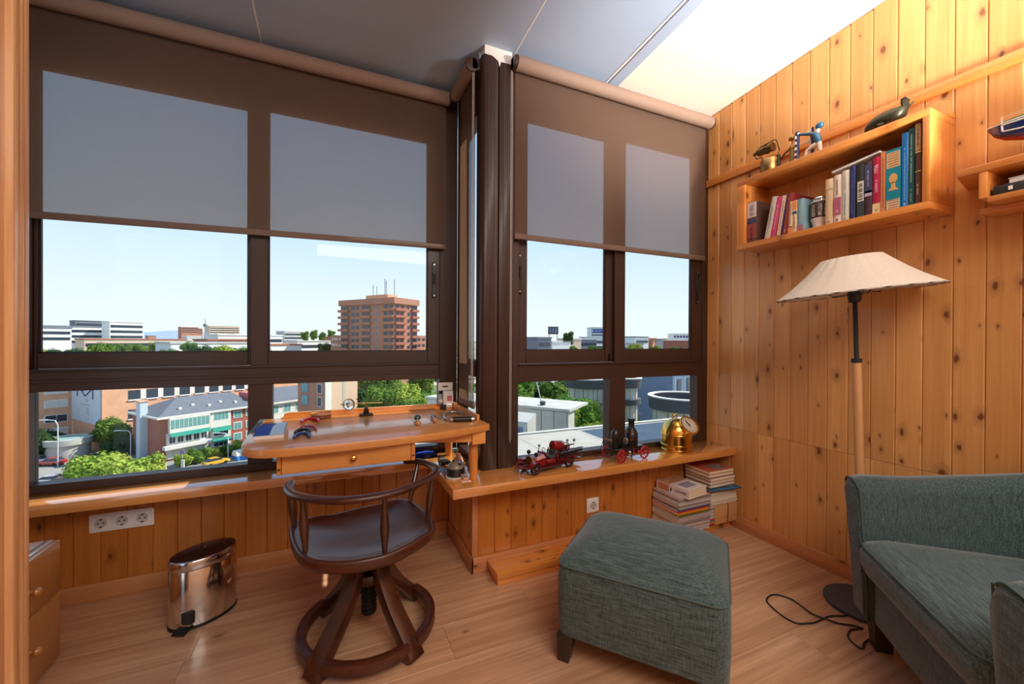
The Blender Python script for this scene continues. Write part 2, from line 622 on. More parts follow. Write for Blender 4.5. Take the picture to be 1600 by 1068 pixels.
# low walls under the windows
wa = struct('wall_window_left', G().box(-1.6, 0.654, 2.380, 2.52, -0.1, 0.447), M['blackmat'])
x = -1.475
while x < 0.64:
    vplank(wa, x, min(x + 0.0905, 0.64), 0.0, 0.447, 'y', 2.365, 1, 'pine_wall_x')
    x += 0.0905
struct('baseboard_window_left', G().box(-1.475, 0.628, 2.353, 2.365, 0.0, 0.077), 'skirting', bevel=0.003)
wc = struct('wall_return', G().box(0.655, 0.80, 1.94, 2.52, -0.1, 0.447), M['blackmat'])
y = 1.904
while y < 2.36:
    vplank(wc, y, min(y + 0.0905, 2.365), 0.0, 0.447, 'x', 0.640, 1, 'pine_wall')
    y += 0.0905
struct('baseboard_return', G().box(0.628, 0.640, 1.890, 2.353, 0.0, 0.077), 'skirting_y', bevel=0.003)
wb = struct('wall_window_right', G().box(0.70, 2.44, 1.917, 2.05, -0.1, 0.447), M['blackmat'])
x = 0.664
while x < 2.29:
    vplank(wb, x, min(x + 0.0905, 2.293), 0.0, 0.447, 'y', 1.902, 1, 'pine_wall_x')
    x += 0.0905
struct('baseboard_window_right', G().box(0.628, 2.281, 1.890, 1.902, 0.0, 0.077), 'skirting', bevel=0.003)
struct('trim_2', G().box(0.632, 0.664, 1.896, 1.912, 0.077, 0.447), 'skirting', bevel=0.004)

# window sills, mitred at the corner
struct('sill_window_left', G().box(-1.475, 0.487, 2.207, 2.40, 0.447, 0.490), 'pine_sill', bevel=0.002)
struct('sill_return', G().prism([(0.487, 1.727), (0.700, 1.940), (0.700, 2.40), (0.4874, 2.40)], 0.447, 0.490), 'pine_sill_y', bevel=0.002)
struct('sill_window_right', G().prism([(0.4874, 1.7268), (2.293, 1.7268), (2.293, 1.955), (0.7005, 1.955), (0.7005, 1.940)], 0.447, 0.490), 'pine_sill', bevel=0.002)

# left wall: terrace side and the post of the opening beside the camera
struct('wall_left', G().box(-1.65, -1.475, 0.9, 2.52, -0.1, 2.9), 'white')
tp = sroot('trim_3', (-0.68, 1.05, 0))
for a, b, d in ((0.90, 1.155, 0.0), (1.155, 1.172, 0.012), (1.172, 1.187, -0.004), (1.187, 1.197, 0.008), (1.197, 1.2005, -0.006), (1.2005, 1.2165, 0.006), (1.2165, 1.226, 0.0)):
    ob('strip', G().box(-0.76, -0.600 + d, a, b - 0.0006, 0.0, ceil_z(1.2) - 0.004), 'pine_jamb', tp, bevel=0.002)
struct('wall_left_inner', G().box(-0.78, -0.615, -2.4, 0.90, -0.1, 2.95), 'pine_jamb')
struct('wall_back', G().box(-0.8, 2.5, -2.4, -2.25, -0.1, 3.05), 'white')

# ceiling: grey terrace panels with pale joints, batten, cream room ceiling
def slope(g, x0, x1, ya, yb, dz0, dz1):
    p = []
    for dz in (dz0, dz1):
        for (xx, yy) in ((x0, ya), (x1, ya), (x1, yb), (x0, yb)):
            p.append((xx, yy, ceil_z(yy) + dz))
    return g.hexa(p)
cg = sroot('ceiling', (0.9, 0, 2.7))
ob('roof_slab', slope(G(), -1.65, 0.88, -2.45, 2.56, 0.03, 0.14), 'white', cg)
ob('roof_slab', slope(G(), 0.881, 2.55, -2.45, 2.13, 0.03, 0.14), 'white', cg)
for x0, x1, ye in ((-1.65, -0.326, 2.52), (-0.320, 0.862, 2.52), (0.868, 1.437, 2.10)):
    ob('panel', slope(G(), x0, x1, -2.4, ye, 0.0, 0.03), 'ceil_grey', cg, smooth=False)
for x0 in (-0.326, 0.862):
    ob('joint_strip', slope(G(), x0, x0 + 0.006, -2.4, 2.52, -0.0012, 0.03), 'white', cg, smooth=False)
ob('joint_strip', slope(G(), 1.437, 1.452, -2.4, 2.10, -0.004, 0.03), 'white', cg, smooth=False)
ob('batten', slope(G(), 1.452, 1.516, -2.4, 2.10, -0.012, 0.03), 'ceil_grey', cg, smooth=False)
struct('ceiling_room', slope(G(), 1.516, 2.45, -2.4, 2.10, 0.0, 0.03), 'ceil_cream', smooth=False)

# ================================================================== WINDOWS
def framebox(g, x0, x1, z0, z1, y0, y1):
    return g.box(x0, x1, y0, y1, z0, z1)

def pane(x0, x1, z0, z1, y, parent, ax='y'):
    g = G()
    if ax == 'y':
        g.box(x0, x1, y, y + 0.005, z0, z1)
    else:
        g.box(y, y + 0.005, x0, x1, z0, z1)
    return ob('pane', g, 'glass', parent, smooth=False)

def sash(x0, x1, z0, z1, ix0, ix1, iz0, iz1, ya, yb, parent):
    """rectangular casement: outer x0..x1,z0..z1 with opening ix0..ix1,iz0..iz1"""
    g = G()
    g.box(x0, ix0, ya, yb, z0, z1)
    g.box(ix1, x1, ya, yb, z0, z1)
    g.box(ix0, ix1, ya, yb, z0, iz0)
    g.box(ix0, ix1, ya, yb, iz1, z1)
    # glazing bead lip
    gb = G()
    b = 0.007
    gb.box(ix0, ix0 + b, yb - 0.02, yb - 0.008, iz0, iz1)
    gb.box(ix1 - b, ix1, yb - 0.02, yb - 0.008, iz0, iz1)
    gb.box(ix0, ix1, yb - 0.02, yb - 0.008, iz0, iz0 + b * 0.6)
    s = ob('sash', g, 'brown_metal', parent, bevel=0.002, seg=1)
    ob('bead', gb, 'brown_dark', s, smooth=False)
    ob('pane', G().box(ix0, ix1, yb - 0.015, yb - 0.010, iz0, iz1), 'glass', s, smooth=False)
    return s

def latch(x, y, z0, z1, parent):
    g = G().box(x - 0.011, x + 0.011, y - 0.008, y + 0.002, z0, z1)
    o = ob('latch', g, 'black', parent, bevel=0.002, seg=1)
    s = G()
    for z in (z0 + 0.012, z1 - 0.012):
        s.cyl((x, y - 0.0095, z), (x, y - 0.006, z), 0.005, n=10)
    ob('screw', s, 'steel', o)
    ob('slider', G().box(x - 0.006, x + 0.006, y - 0.014, y - 0.006, z0 + (z1 - z0) * 0.38, z0 + (z1 - z0) * 0.68), 'blackmat', o, bevel=0.001, seg=1)
    return o

# --- left window
w1 = sroot('window_1', (-0.25, 2.40, 0.49))
g = G()
g.box(-1.475, -1.163, 2.372, 2.44, 0.490, 2.60)
g.box(0.583, 0.690, 2.372, 2.44, 0.490, 2.60)
g.box(-1.163, 0.583, 2.372, 2.44, 0.490, 0.527)
g.box(-1.163, 0.583, 2.372, 2.44, 0.922, 1.016)
g.box(-1.163, 0.583, 2.372, 2.44, 2.36, 2.60)
g.box(-0.383, -0.278, 2.372, 2.44, 0.527, 0.922)
ob('frame', g, 'brown_metal', w1, bevel=0.002, seg=1)
g = G()
g.box(-1.163, 0.583, 2.366, 2.372, 0.958, 0.972)
g.box(-1.163, 0.583, 2.360, 2.372, 1.008, 1.018)
ob('track', g, 'brown_metal', w1, bevel=0.0015, seg=1)
pane(-1.163, -0.383, 0.527, 0.922, 2.415, w1)
pane(-0.278, 0.583, 0.527, 0.922, 2.415, w1)
sash(-1.163, -0.360, 1.018, 2.358, -1.150, -0.386, 1.087, 2.306, 2.402, 2.432, w1)
s = sash(-0.372, 0.583, 1.018, 2.358, -0.297, 0.512, 1.087, 2.306, 2.374, 2.401, w1)
latch(0.548, 2.374, 1.400, 1.605, w1)

# --- window in the return
w2 = sroot('window_2', (0.72, 2.17, 0.49))
g = G()
g.box(0.690, 0.750, 1.988, 2.022, 0.490, 2.60)
g.box(0.690, 0.750, 2.330, 2.372, 0.490, 2.60)
g.box(0.690, 0.750, 2.022, 2.330, 0.490, 0.525)
g.box(0.690, 0.750, 2.022, 2.330, 0.955, 1.045)
g.box(0.690, 0.750, 2.022, 2.330, 2.33, 2.60)
ob('frame', g, 'brown_metal', w2, bevel=0.002, seg=1)
pane(2.022, 2.330, 0.525, 0.955, 0.720, w2, 'x')
pane(2.022, 2.330, 1.045, 2.33, 0.720, w2, 'x')

# --- corner post of two ribbed profiles
cp = sroot('trim_4', (0.775, 1.95, 0.49))
g = G().prism([(0.688, 1.988), (0.688, 1.935), (0.700, 1.923), (0.772, 1.923), (0.772, 1.988)], 0.490, 2.592)
ob('profile', g, 'brown_metal', cp, bevel=0.002, seg=1)
g = G().prism([(0.776, 1.988), (0.776, 1.928), (0.780, 1.923), (0.862, 1.923), (0.862, 1.988)], 0.490, 2.575)
ob('profile', g, 'brown_metal', cp, bevel=0.002, seg=1)
g = G()
for xx in (0.716, 0.752, 0.800, 0.826):
    g.box(xx, xx + 0.004, 1.9205, 1.924, 0.490, 2.57)
ob('rib', g, 'brown_metal', cp, smooth=False)
g = G().box(0.700, 0.850, 1.93, 1.985, 2.592, ceil_z(1.98) + 0.02)
g.prism([(0.735, 2.592), (0.86, 2.592), (0.86, 2.575), (0.785, 2.572), (0.778, 2.545), (0.77, 2.572)], 1.9225, 1.985, 'y')
ob('packing', g, 'white', cp, smooth=False, label='white packing between post and ceiling')

# --- right window
w3 = sroot('window_3', (1.58, 1.97, 0.49))
g = G()
g.box(0.862, 0.902, 1.945, 2.01, 0.490, 2.62)
g.box(2.205, 2.300, 1.945, 2.01, 0.490, 2.62)
g.box(0.902, 2.205, 1.945, 2.01, 0.490, 0.520)
g.box(0.902, 2.205, 1.945, 2.01, 0.927, 1.024)
g.box(0.902, 2.205, 1.945, 2.01, 2.37, 2.62)
g.box(1.494, 1.612, 1.945, 2.01, 0.520, 0.927)
ob('frame', g, 'brown_metal', w3, bevel=0.002, seg=1)
g = G()
g.box(0.902, 2.25, 1.934, 1.945, 1.016, 1.026)
g.box(2.240, 2.246, 1.941, 1.945, 1.026, 2.37)
ob('track', g, 'brown_metal', w3, bevel=0.0015, seg=1)
pane(0.902, 1.494, 0.520, 0.927, 1.985, w3)
pane(1.612, 2.205, 0.520, 0.927, 1.985, w3)
sash(0.890, 1.545, 1.026, 2.368, 0.958, 1.480, 1.098, 2.335, 1.970, 1.996, w3)
sash(1.528, 2.236, 1.026, 2.368, 1.600, 2.145, 1.098, 2.345, 1.944, 1.969, w3)
latch(0.916, 1.968, 1.400, 1.615, w3)
latch(2.196, 1.944, 1.395, 1.610, w3)
ob('catch', G().box(1.502, 1.514, 1.955, 1.968, 1.030, 1.075), 'black', w3, bevel=0.002, seg=1)
# lintels above the windows
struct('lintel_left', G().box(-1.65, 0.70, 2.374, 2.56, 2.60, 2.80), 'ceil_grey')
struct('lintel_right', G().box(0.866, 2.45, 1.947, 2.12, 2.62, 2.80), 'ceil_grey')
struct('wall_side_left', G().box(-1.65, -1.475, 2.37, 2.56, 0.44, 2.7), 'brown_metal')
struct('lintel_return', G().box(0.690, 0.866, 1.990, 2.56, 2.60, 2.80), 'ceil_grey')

# ================================================================== ROLLER BLINDS
def blind(label, ax, p0, p1, plane, rollc, zb0, zb1, rr=0.037, z_top=None):
    """ax 'x': blind lies along x at y = plane; ax 'y': along y at x = plane. rollc = (offset across, z)"""
    mid = (p0 + p1) / 2
    rt_ = thing('roller_blind', label, 'blind', (mid, plane, zb0) if ax == 'x' else (plane, mid, zb0), 'taupe roller blinds')
    def P(a, c, z):
        return (a, c, z) if ax == 'x' else (c, a, z)
    g = G().cyl(P(p0 + 0.004, rollc[0], rollc[1]), P(p1 - 0.004, rollc[0], rollc[1]), rr, n=28)
    ob('roll', g, 'blind_roll', rt_)
    # cloth: slack vertical sheet with thickness
    n = 10
    f, bk = [], []
    t = 0.0009
    vs_, fs = [], []
    zt = rollc[1] - 0.005
    for i in range(n + 1):
        a = p0 + 0.012 + (p1 - p0 - 0.024) * i / n
        zb = zb0 + (zb1 - zb0) * i / n
        w_ = 0.0012 * math.sin(i * 1.7)
        for k in range(5):
            z = zt + (zb + 0.012 - zt) * k / 4
            vs_.append(P(a, plane + w_ * k / 4, z))
    for i in range(n):
        for k in range(4):
            q = i * 5 + k
            fs.append((q, q + 5, q + 6, q + 1))
    ob('shade', G().faces(vs_, fs), 'blind', rt_)
    g = G()
    sg = 1 if ax == 'x' else 1
    a0, a1 = p0 + 0.012, p1 - 0.012
    h = 0.030
    pts = []
    for d in (-0.006, 0.006):
        pass
    g.hexa([P(a0, plane - 0.006, zb0), P(a1, plane - 0.006, zb1), P(a1, plane + 0.006, zb1), P(a0, plane + 0.006, zb0),
            P(a0, plane - 0.006, zb0 + h), P(a1, plane - 0.006, zb1 + h), P(a1, plane + 0.006, zb1 + h), P(a0, plane + 0.006, zb0 + h)])
    ob('bottom_bar', g, 'blind_bar', rt_, bevel=0.004, seg=2)
    for a in (p0, p1):
        d = -1 if a == p0 else 1
        g = G()
        lo, hi = (a, a + d * 0.010) if d > 0 else (a + d * 0.010, a)
        loop0, loop1 = [], []
        for k in range(14):
            an = 2 * PI * k / 14
            loop0.append(P(lo, rollc[0] + 0.036 * math.cos(an), rollc[1] + 0.036 * math.sin(an)))
            loop1.append(P(hi, rollc[0] + 0.036 * math.cos(an), rollc[1] + 0.036 * math.sin(an)))
        g.loft([loop0, loop1])
        b1 = plane + (0.03 if ax == 'x' else 0.026)
        if ax == 'x':
            g.box(lo, hi, rollc[0], b1, rollc[1] - 0.022, rollc[1] + 0.036)
        else:
            g.box(rollc[0], b1, lo, hi, rollc[1] - 0.022, rollc[1] + 0.036)
        ob('bracket', g, 'brown_metal', rt_, bevel=0.003, seg=2)
    return rt_

b1 = blind('wide taupe roller blind over the left window, lowered halfway', 'x', -1.30, 0.620, 2.338, (2.308, 2.548), 1.642, 1.682)
b2 = blind('narrow taupe roller blind on the return window at the corner, lowered to the bench', 'y', 1.968, 2.255, 0.667, (0.642, 2.545), 0.795, 0.795, rr=0.033)
b3 = blind('taupe roller blind over the right window, next to the pine wall', 'x', 0.850, 2.243, 1.917, (1.888, 2.565), 1.676, 1.676)
for bb, cx, cy, z0 in ((b3, 0.843, 1.912, 0.62), (b2, 0.656, 1.975, 0.86)):
    g = G()
    g.tube([(cx - 0.005, cy, 2.54), (cx - 0.006, cy, z0 + 0.02), (cx - 0.003, cy, z0), (cx + 0.001, cy, z0 + 0.02), (cx + 0.002, cy, 2.54)], 0.0011, 5, upv=(0, 1, 0))
    ob('cord', g, 'whiteplastic', bb)

# ================================================================== SOCKETS
def socket_strip(label, x0, z0, n, y, cat, group):
    w_ = 0.0712 * n + 0.0105
    t = thing('wall_socket', label, cat, (x0 + w_ / 2, y, z0), group)
    h = 0.081
    ob('cover', G().box(x0, x0 + w_, y - 0.008, y, z0, z0 + h), 'whiteplastic', t, bevel=0.004, seg=2)
    for i in range(n):
        cx = x0 + 0.0055 + 0.0712 * (i + 0.5)
        cz = z0 + h / 2
        f = ob('socket_face', G().box(cx - 0.032, cx + 0.032, y - 0.0105, y - 0.007, cz - 0.032, cz + 0.032), 'whiteplastic', t, bevel=0.002)
        m = Matrix.Translation((cx, y - 0.0112, cz)) @ Matrix.Rotation(PI / 2, 4, 'X')
        ob('well', G().lathe([(0.0215, 0.0), (0.0215, 0.0012), (0.019, 0.0012), (0.019, -0.002), (0.0, -0.002)], m, 24), pbr('socket_well', (196, 188, 180), 0.4), f)
        g = G()
        for sx in (-0.0095, 0.0095):
            g.cyl((cx + sx, y - 0.0135, cz), (cx + sx, y - 0.009, cz), 0.003, n=10)
        g.box(cx - 0.004, cx + 0.004, y - 0.0135, y - 0.009, cz + 0.014, cz + 0.0185)
        g.box(cx - 0.004, cx + 0.004, y - 0.0135, y - 0.009, cz - 0.0185, cz - 0.014)
        ob('hole', g, 'black', f, smooth=False)
    return t
socket_strip('white triple power socket on the pine wall under the left sill', -0.968, 0.297, 3, 2.3655, 'socket', None)
socket_strip('white single power socket on the low wall behind the ottoman', 1.305, 0.184, 1, 1.9025, 'socket', None)

# step box on the floor under the right window
t = thing('step_box', 'low pine step of two stacked boards along the right window wall', 'step', (1.49, 1.82, 0))
ob('board', G().box(0.712, 2.272, 1.752, 1.8895, 0.0, 0.030), 'pine_step', t, bevel=0.002)
ob('board', G().box(0.706, 2.276, 1.745, 1.8895, 0.0305, 0.060), 'pine_step', t, bevel=0.003)

# ================================================================== JEWELLER'S BENCH
ZT = 0.755
t = thing('work_bench', "jeweller's pine work bench under the left window, one drawer and raised back board", 'workbench', (0.17, 2.0, 0.49))
top = [(0.682, 1.790), (0.664, 2.326), (-0.326, 2.326), (-0.314, 1.85), (-0.311, 1.80), (-0.302, 1.755), (-0.282, 1.715), (-0.252, 1.688), (-0.215, 1.672), (-0.145, 1.664), (0.0, 1.664), (0.19, 1.676), (0.33, 1.692), (0.46, 1.712)]
ob('top', G().prism(top, 0.724, ZT), 'bench', t, bevel=0.004, seg=2)
g = G().prism([(-0.235, ZT), (0.660, ZT), (0.660, 0.782), (-0.200, 0.782), (-0.218, 0.776), (-0.222, 0.762)], 2.312, 2.326, 'y')
ob('back_board', g, 'bench_front', t, bevel=0.0015, seg=1)
ob('end_board', G().box(0.646, 0.660, 1.872, 2.3115, ZT, 0.786), 'bench', t, bevel=0.002, seg=1)
ob('ruler', G().hexa([(-0.321, 2.005, ZT), (-0.296, 2.005, ZT), (-0.302, 2.318, ZT), (-0.323, 2.318, ZT), (-0.321, 2.005, ZT + 0.0016), (-0.296, 2.005, ZT + 0.0016), (-0.302, 2.318, ZT + 0.0016), (-0.323, 2.318, ZT + 0.0016)]), pbr('grey_ruler', (112, 120, 132), 0.4, 0.6), t, smooth=False, label='grey metal ruler let into the bench top')
ob('apron', G().prism([(0.335, 0.724), (0.640, 0.724), (0.640, 0.672), (0.56, 0.676), (0.46, 0.686), (0.335, 0.695)], 1.800, 1.826, 'y'), 'bench_front', t, bevel=0.002, seg=1)
ob('apron', G().box(0.635, 0.662, 1.830, 2.289, 0.672, 0.724), 'bench', t, bevel=0.002, seg=1)
ob('corner_block', G().box(0.596, 0.662, 1.790, 1.830, 0.664, 0.7235), 'bench_front', t, bevel=0.002, seg=1)
ob('cleat', G().box(-0.28, 0.56, 2.290, 2.3715, 0.698, 0.7235), 'bench', t, bevel=0.002, seg=1)
for lx, ly in ((0.622, 1.852), (0.613, 2.268)):
    g = G().lathe([(0.0185, 0.490), (0.0205, 0.53), (0.0225, 0.59), (0.0225, 0.63), (0.0195, 0.672), (0.0195, 0.7235)], Matrix.Translation((lx, ly, 0)), 20)
    ob('leg', g, 'bench_z', t)
for x0, x1 in ((-0.186, -0.171), (0.303, 0.319)):
    r_ = ob('runner', G().box(x0, x1, 1.712, 2.20, 0.646, 0.7235), 'bench_z', t, bevel=0.0015, seg=1)
    ob('dowel', G().cyl(((x0 + x1) / 2, 1.713, 0.668), ((x0 + x1) / 2, 1.7105, 0.668), 0.0045, n=10), 'darkleg', r_)
d = ob('drawer', G().box(-0.1695, 0.3015, 1.712, 1.732, 0.648, 0.7215), 'bench_front', t, bevel=0.0015, seg=1)
g = G()
g.box(-0.165, -0.153, 1.732, 2.15, 0.65, 0.715)
g.box(0.285, 0.297, 1.732, 2.15, 0.65, 0.715)
g.box(-0.153, 0.285, 2.138, 2.15, 0.65, 0.715)
g.box(-0.153, 0.285, 1.732, 2.138, 0.65, 0.657)
ob('box', g, 'bench_z', d, smooth=False)
m = Matrix.Translation((0.078, 1.712, 0.686)) @ Matrix.Rotation(PI / 2, 4, 'X')
ob('knob', G().lathe([(0.008, 0), (0.006, 0.004), (0.005, 0.009), (0.010, 0.013), (0.0115, 0.018), (0.010, 0.023), (0.005, 0.026), (0, 0.0265)], m, 18), 'brass', d)

# ================================================================== SWIVEL CHAIR
CX, CY = 0.135, 1.675
t = thing('swivel_chair', 'dark wooden swivel armchair with dished seat and low curved rail', 'chair', (CX, CY, 0))
ring = [(-0.151, 1.764), (-0.133, 1.648), (-0.103, 1.540), (-0.073, 1.490), (-0.032, 1.454), (0.053, 1.417), (0.159, 1.413), (0.229, 1.438), (0.308, 1.490), (0.359, 1.54), (0.379, 1.614), (0.367, 1.727), (0.336, 1.850), (0.290, 1.906), (0.208, 1.884), (0.101, 1.866), (0.002, 1.843), (-0.087, 1.846), (-0.128, 1.838), (-0.149, 1.812)]

def catmull(p, n=4, closed=True):
    out = []
    N = len(p)
    rng = range(N) if closed else range(N - 1)
    for i in rng:
        if closed:
            a, b, c, d_ = (Vector(p[(i + k) % N]) for k in (-1, 0, 1, 2))
        else:
            a, b, c, d_ = (Vector(p[min(max(i + k, 0), N - 1)]) for k in (-1, 0, 1, 2))
        for k in range(n):
            s_ = k / n
            out.append(0.5 * ((2 * b) + (c - a) * s_ + (2 * a - 5 * b + 4 * c - d_) * s_ ** 2 + (3 * b - a - 3 * c + d_) * s_ ** 3))
    if not closed:
        out.append(Vector(p[-1]))
    return out
sm = catmull(ring, 3)
sc_ = Vector((0.115, 1.66))
def scl(k, z):
    return [(sc_.x + (q.x - sc_.x) * k, sc_.y + (q.y - sc_.y) * k, z) for q in sm]
g = G().loft([scl(0.90, 0.376), scl(0.965, 0.382), scl(0.995, 0.394), scl(1.0, 0.410), scl(0.995, 0.420), scl(0.975, 0.425), scl(0.93, 0.424), scl(0.86, 0.418), scl(0.70, 0.410), scl(0.45, 0.405), scl(0.18, 0.404)])
ob('seat', g, 'chair', t, ang=60)
rail = [(-0.150, 1.815, 0.580), (-0.149, 1.734, 0.585), (-0.130, 1.655, 0.592), (-0.098, 1.582, 0.602), (-0.036, 1.492, 0.615), (0.042, 1.442, 0.620), (0.122, 1.436, 0.620), (0.208, 1.457, 0.617), (0.287, 1.522, 0.610), (0.359, 1.608, 0.601), (0.400, 1.683, 0.594), (0.413, 1.765, 0.589), (0.400, 1.850, 0.584), (0.366, 1.922, 0.579), (0.326, 1.952, 0.575)]
rs = catmull(rail, 3, False)
sec = [(0.019 * math.cos(a), 0.0125 * math.sin(a)) for a in [2 * PI * k / 12 for k in range(12)]]
g = G().sweep(rs, sec)
for e, q in ((rs[0], rs[1]), (rs[-1], rs[-2])):
    dv = (e - q).normalized() * 0.008
    g.sph(e + dv * 0.2, (0.017, 0.017, 0.0125), 12, 8)
ob('arm_rail', g, 'chair', t, ang=60)
for bx, by, tx, ty, tz in ((-0.131, 1.775, -0.145, 1.775, 0.574), (-0.082, 1.562, -0.092, 1.568, 0.594), (0.167, 1.442, 0.166, 1.447, 0.606), (0.352, 1.630, 0.376, 1.640, 0.588), (0.318, 1.848, 0.366, 1.905, 0.570)):
    a, b = Vector((bx, by, 0.412)), Vector((tx, ty, tz))
    pts = [a.lerp(b, k / 8) for k in range(9)]
    prof = [0.008, 0.0095, 0.012, 0.0145, 0.0155, 0.0145, 0.012, 0.0095, 0.008]
    g = G().tube(pts, 1.0, 12, upv=(0, 1, 0), scales=prof)
    ob('spindle', g, 'chair_z', t)
# screw column and hub
pr = []
z = 0.085
while z < 0.37:
    pr += [(0.0235, z), (0.029, z + 0.004), (0.029, z + 0.009), (0.0235, z + 0.013)]
    z += 0.0175
g = G().lathe([(0.0, 0.080), (0.024, 0.082)] + pr + [(0.024, 0.375)], Matrix.Translation((CX, CY, 0)), 20)
ob('screw', g, 'iron', t)
g = G().lathe([(0.030, 0.218), (0.062, 0.218), (0.066, 0.224), (0.066, 0.246), (0.062, 0.252), (0.030, 0.252)], Matrix.Translation((CX, CY, 0)), 28, caps=False)
ob('collar', g, 'chair', t)
g = G().lathe([(0.030, 0.30), (0.046, 0.305), (0.050, 0.33), (0.075, 0.36), (0.12, 0.375), (0.12, 0.3785), (0.0, 0.3785)], Matrix.Translation((CX, CY, 0)), 24, caps=False)
ob('hub', g, 'iron', t)
# legs and floor ring
angs = [R(-139), R(-57), R(38), R(128)]
def polar(r, a, z):
    return (CX + r * math.cos(a), CY + r * math.sin(a), z)
for a in angs:
    pts = catmull([polar(0.056, a, 0.374), polar(0.058, a, 0.315), polar(0.080, a, 0.235), polar(0.142, a, 0.140), polar(0.208, a, 0.066), polar(0.252, a, 0.004)], 4, False)
    w2_, h2_ = 0.027, 0.020
    g = G().sweep(pts, [(-w2_, -h2_), (w2_, -h2_), (w2_, h2_), (-w2_, h2_)], scales=[0.9 + 0.3 * i / len(pts) for i in range(len(pts))])
    bmesh.ops.bisect_plane(g.bm, geom=g.bm.verts[:] + g.bm.edges[:] + g.bm.faces[:], plane_co=(0, 0, 0.001), plane_no=(0, 0, 1), clear_inner=True)
    bmesh.ops.holes_fill(g.bm, edges=g.bm.edges, sides=12)
    ob('leg', g, 'chair_z', t, bevel=0.003, seg=2)
for i in range(4):
    a0, a1 = angs[i], angs[(i + 1) % 4]
    if a1 < a0:
        a1 += 2 * PI
    pts = [polar(0.238, a0 + 0.07 + (a1 - a0 - 0.14) * k / 14, 0.050) for k in range(15)]
    g = G().sweep(pts, [(-0.017, -0.019), (0.017, -0.019), (0.017, 0.019), (-0.017, 0.019)])
    ob('stretcher', g, 'chair', t, bevel=0.004, seg=2)

# ================================================================== PEDAL BIN
BX, BY, BZR = -0.486, 2.060, R(33)
t = thing('pedal_bin', 'small oval steel pedal bin on the floor by the low wall', 'bin', (BX, BY, 0), rz=BZR)
mb = Matrix.Translation((BX, BY, 0)) @ Matrix.Rotation(BZR, 4, 'Z')
EX, EY = 0.118, 0.078
def oval(k, z):
    return [mb @ Vector((EX * k * math.cos(2 * PI * i / 40), EY * k * math.sin(2 * PI * i / 40), z)) for i in range(40)]
ob('base', G().loft([oval(1.0, 0.0), oval(1.02, 0.002), oval(1.02, 0.012), oval(0.99, 0.014)]), 'black', t)
ob('body', G().loft([oval(0.995, 0.012), oval(1.0, 0.016), oval(1.0, 0.228), oval(0.985, 0.231)]), 'chrome', t)
l_ = ob('lid', G().loft([oval(1.0, 0.233), oval(1.012, 0.235), oval(1.012, 0.262), oval(1.0, 0.268), oval(0.965, 0.271), oval(0.6, 0.2735), oval(0.2, 0.2745)]), 'chrome', t, ang=50)
g = G().loft([oval(0.955, 0.2712), oval(0.955, 0.2722), oval(0.6, 0.2747), oval(0.2, 0.2757)])
ob('lid_inlay', g, pbr('lid_dark_steel', (96, 78, 78), 0.16, 0.9), l_, ang=60)
g = G().cyl(mb @ Vector((0.01, 0.018, 0.274)), mb @ Vector((0.01, 0.018, 0.2775)), 0.004, n=10)
ob('rivet', g, 'steel', l_)
# pedal on the side towards the room
mp = mb @ Matrix.Rotation(R(-148), 4, 'Z')
rad = 0.098
p_ = ob('pedal', G().xf(Matrix.Identity(4)).hexa([(rad - 0.02, -0.027, 0.012), (rad + 0.034, -0.024, 0.003), (rad + 0.034, 0.024, 0.003), (rad - 0.02, 0.027, 0.012), (rad - 0.02, -0.027, 0.022), (rad + 0.034, -0.024, 0.010), (rad + 0.034, 0.024, 0.010), (rad - 0.02, 0.027, 0.022)]).xf(mp), 'black', t, bevel=0.002)
g = G().box(rad - 0.030, rad + 0.006, -0.030, 0.030, 0.028, 0.076).xf(mp)
sl_ = ob('pedal_recess', g, 'blackmat', t, bevel=0.004)
ob('lip', G().box(rad - 0.02, rad + 0.012, -0.028, 0.028, 0.024, 0.034).xf(mp), 'chrome', sl_, bevel=0.004)

# ================================================================== DRAWER UNIT at the left edge
t = thing('drawer_unit', 'low wooden drawer cabinet with round knobs at the left wall', 'cabinet', (-1.14, 1.6, 0))
g = G().box(-1.46, -0.912, 1.24, 1.985, 0.0, 0.412)
ob('body', g, 'drawer_wood', t, bevel=0.002)
ob('top', G().box(-1.465, -0.935, 1.235, 1.987, 0.4125, 0.430), pbr('drawer_top', (208, 196, 190), 0.16, coat=0.8), t, bevel=0.0015)
ob('edge', G().box(-0.9325, -0.9105, 1.235, 1.987, 0.4125, 0.430), pbr('drawer_top_edge', (214, 202, 196), 0.16, coat=0.8), t, bevel=0.0015)
for z0, z1, zk in ((0.246, 0.428, 0.325), (0.012, 0.241, 0.131)):
    d = ob('drawer', G().box(-0.9095, -0.892, 1.240, 1.987, z0, z1), 'drawer_wood', t, bevel=0.0025)
    m = Matrix.Translation((-0.892, 1.826, zk)) @ Matrix.Rotation(PI / 2, 4, 'Y')
    ob('knob', G().lathe([(0.007, 0), (0.006, 0.006), (0.012, 0.012), (0.0145, 0.018), (0.012, 0.025), (0.006, 0.029), (0, 0.0295)], m, 18), 'drawer_wood', d)

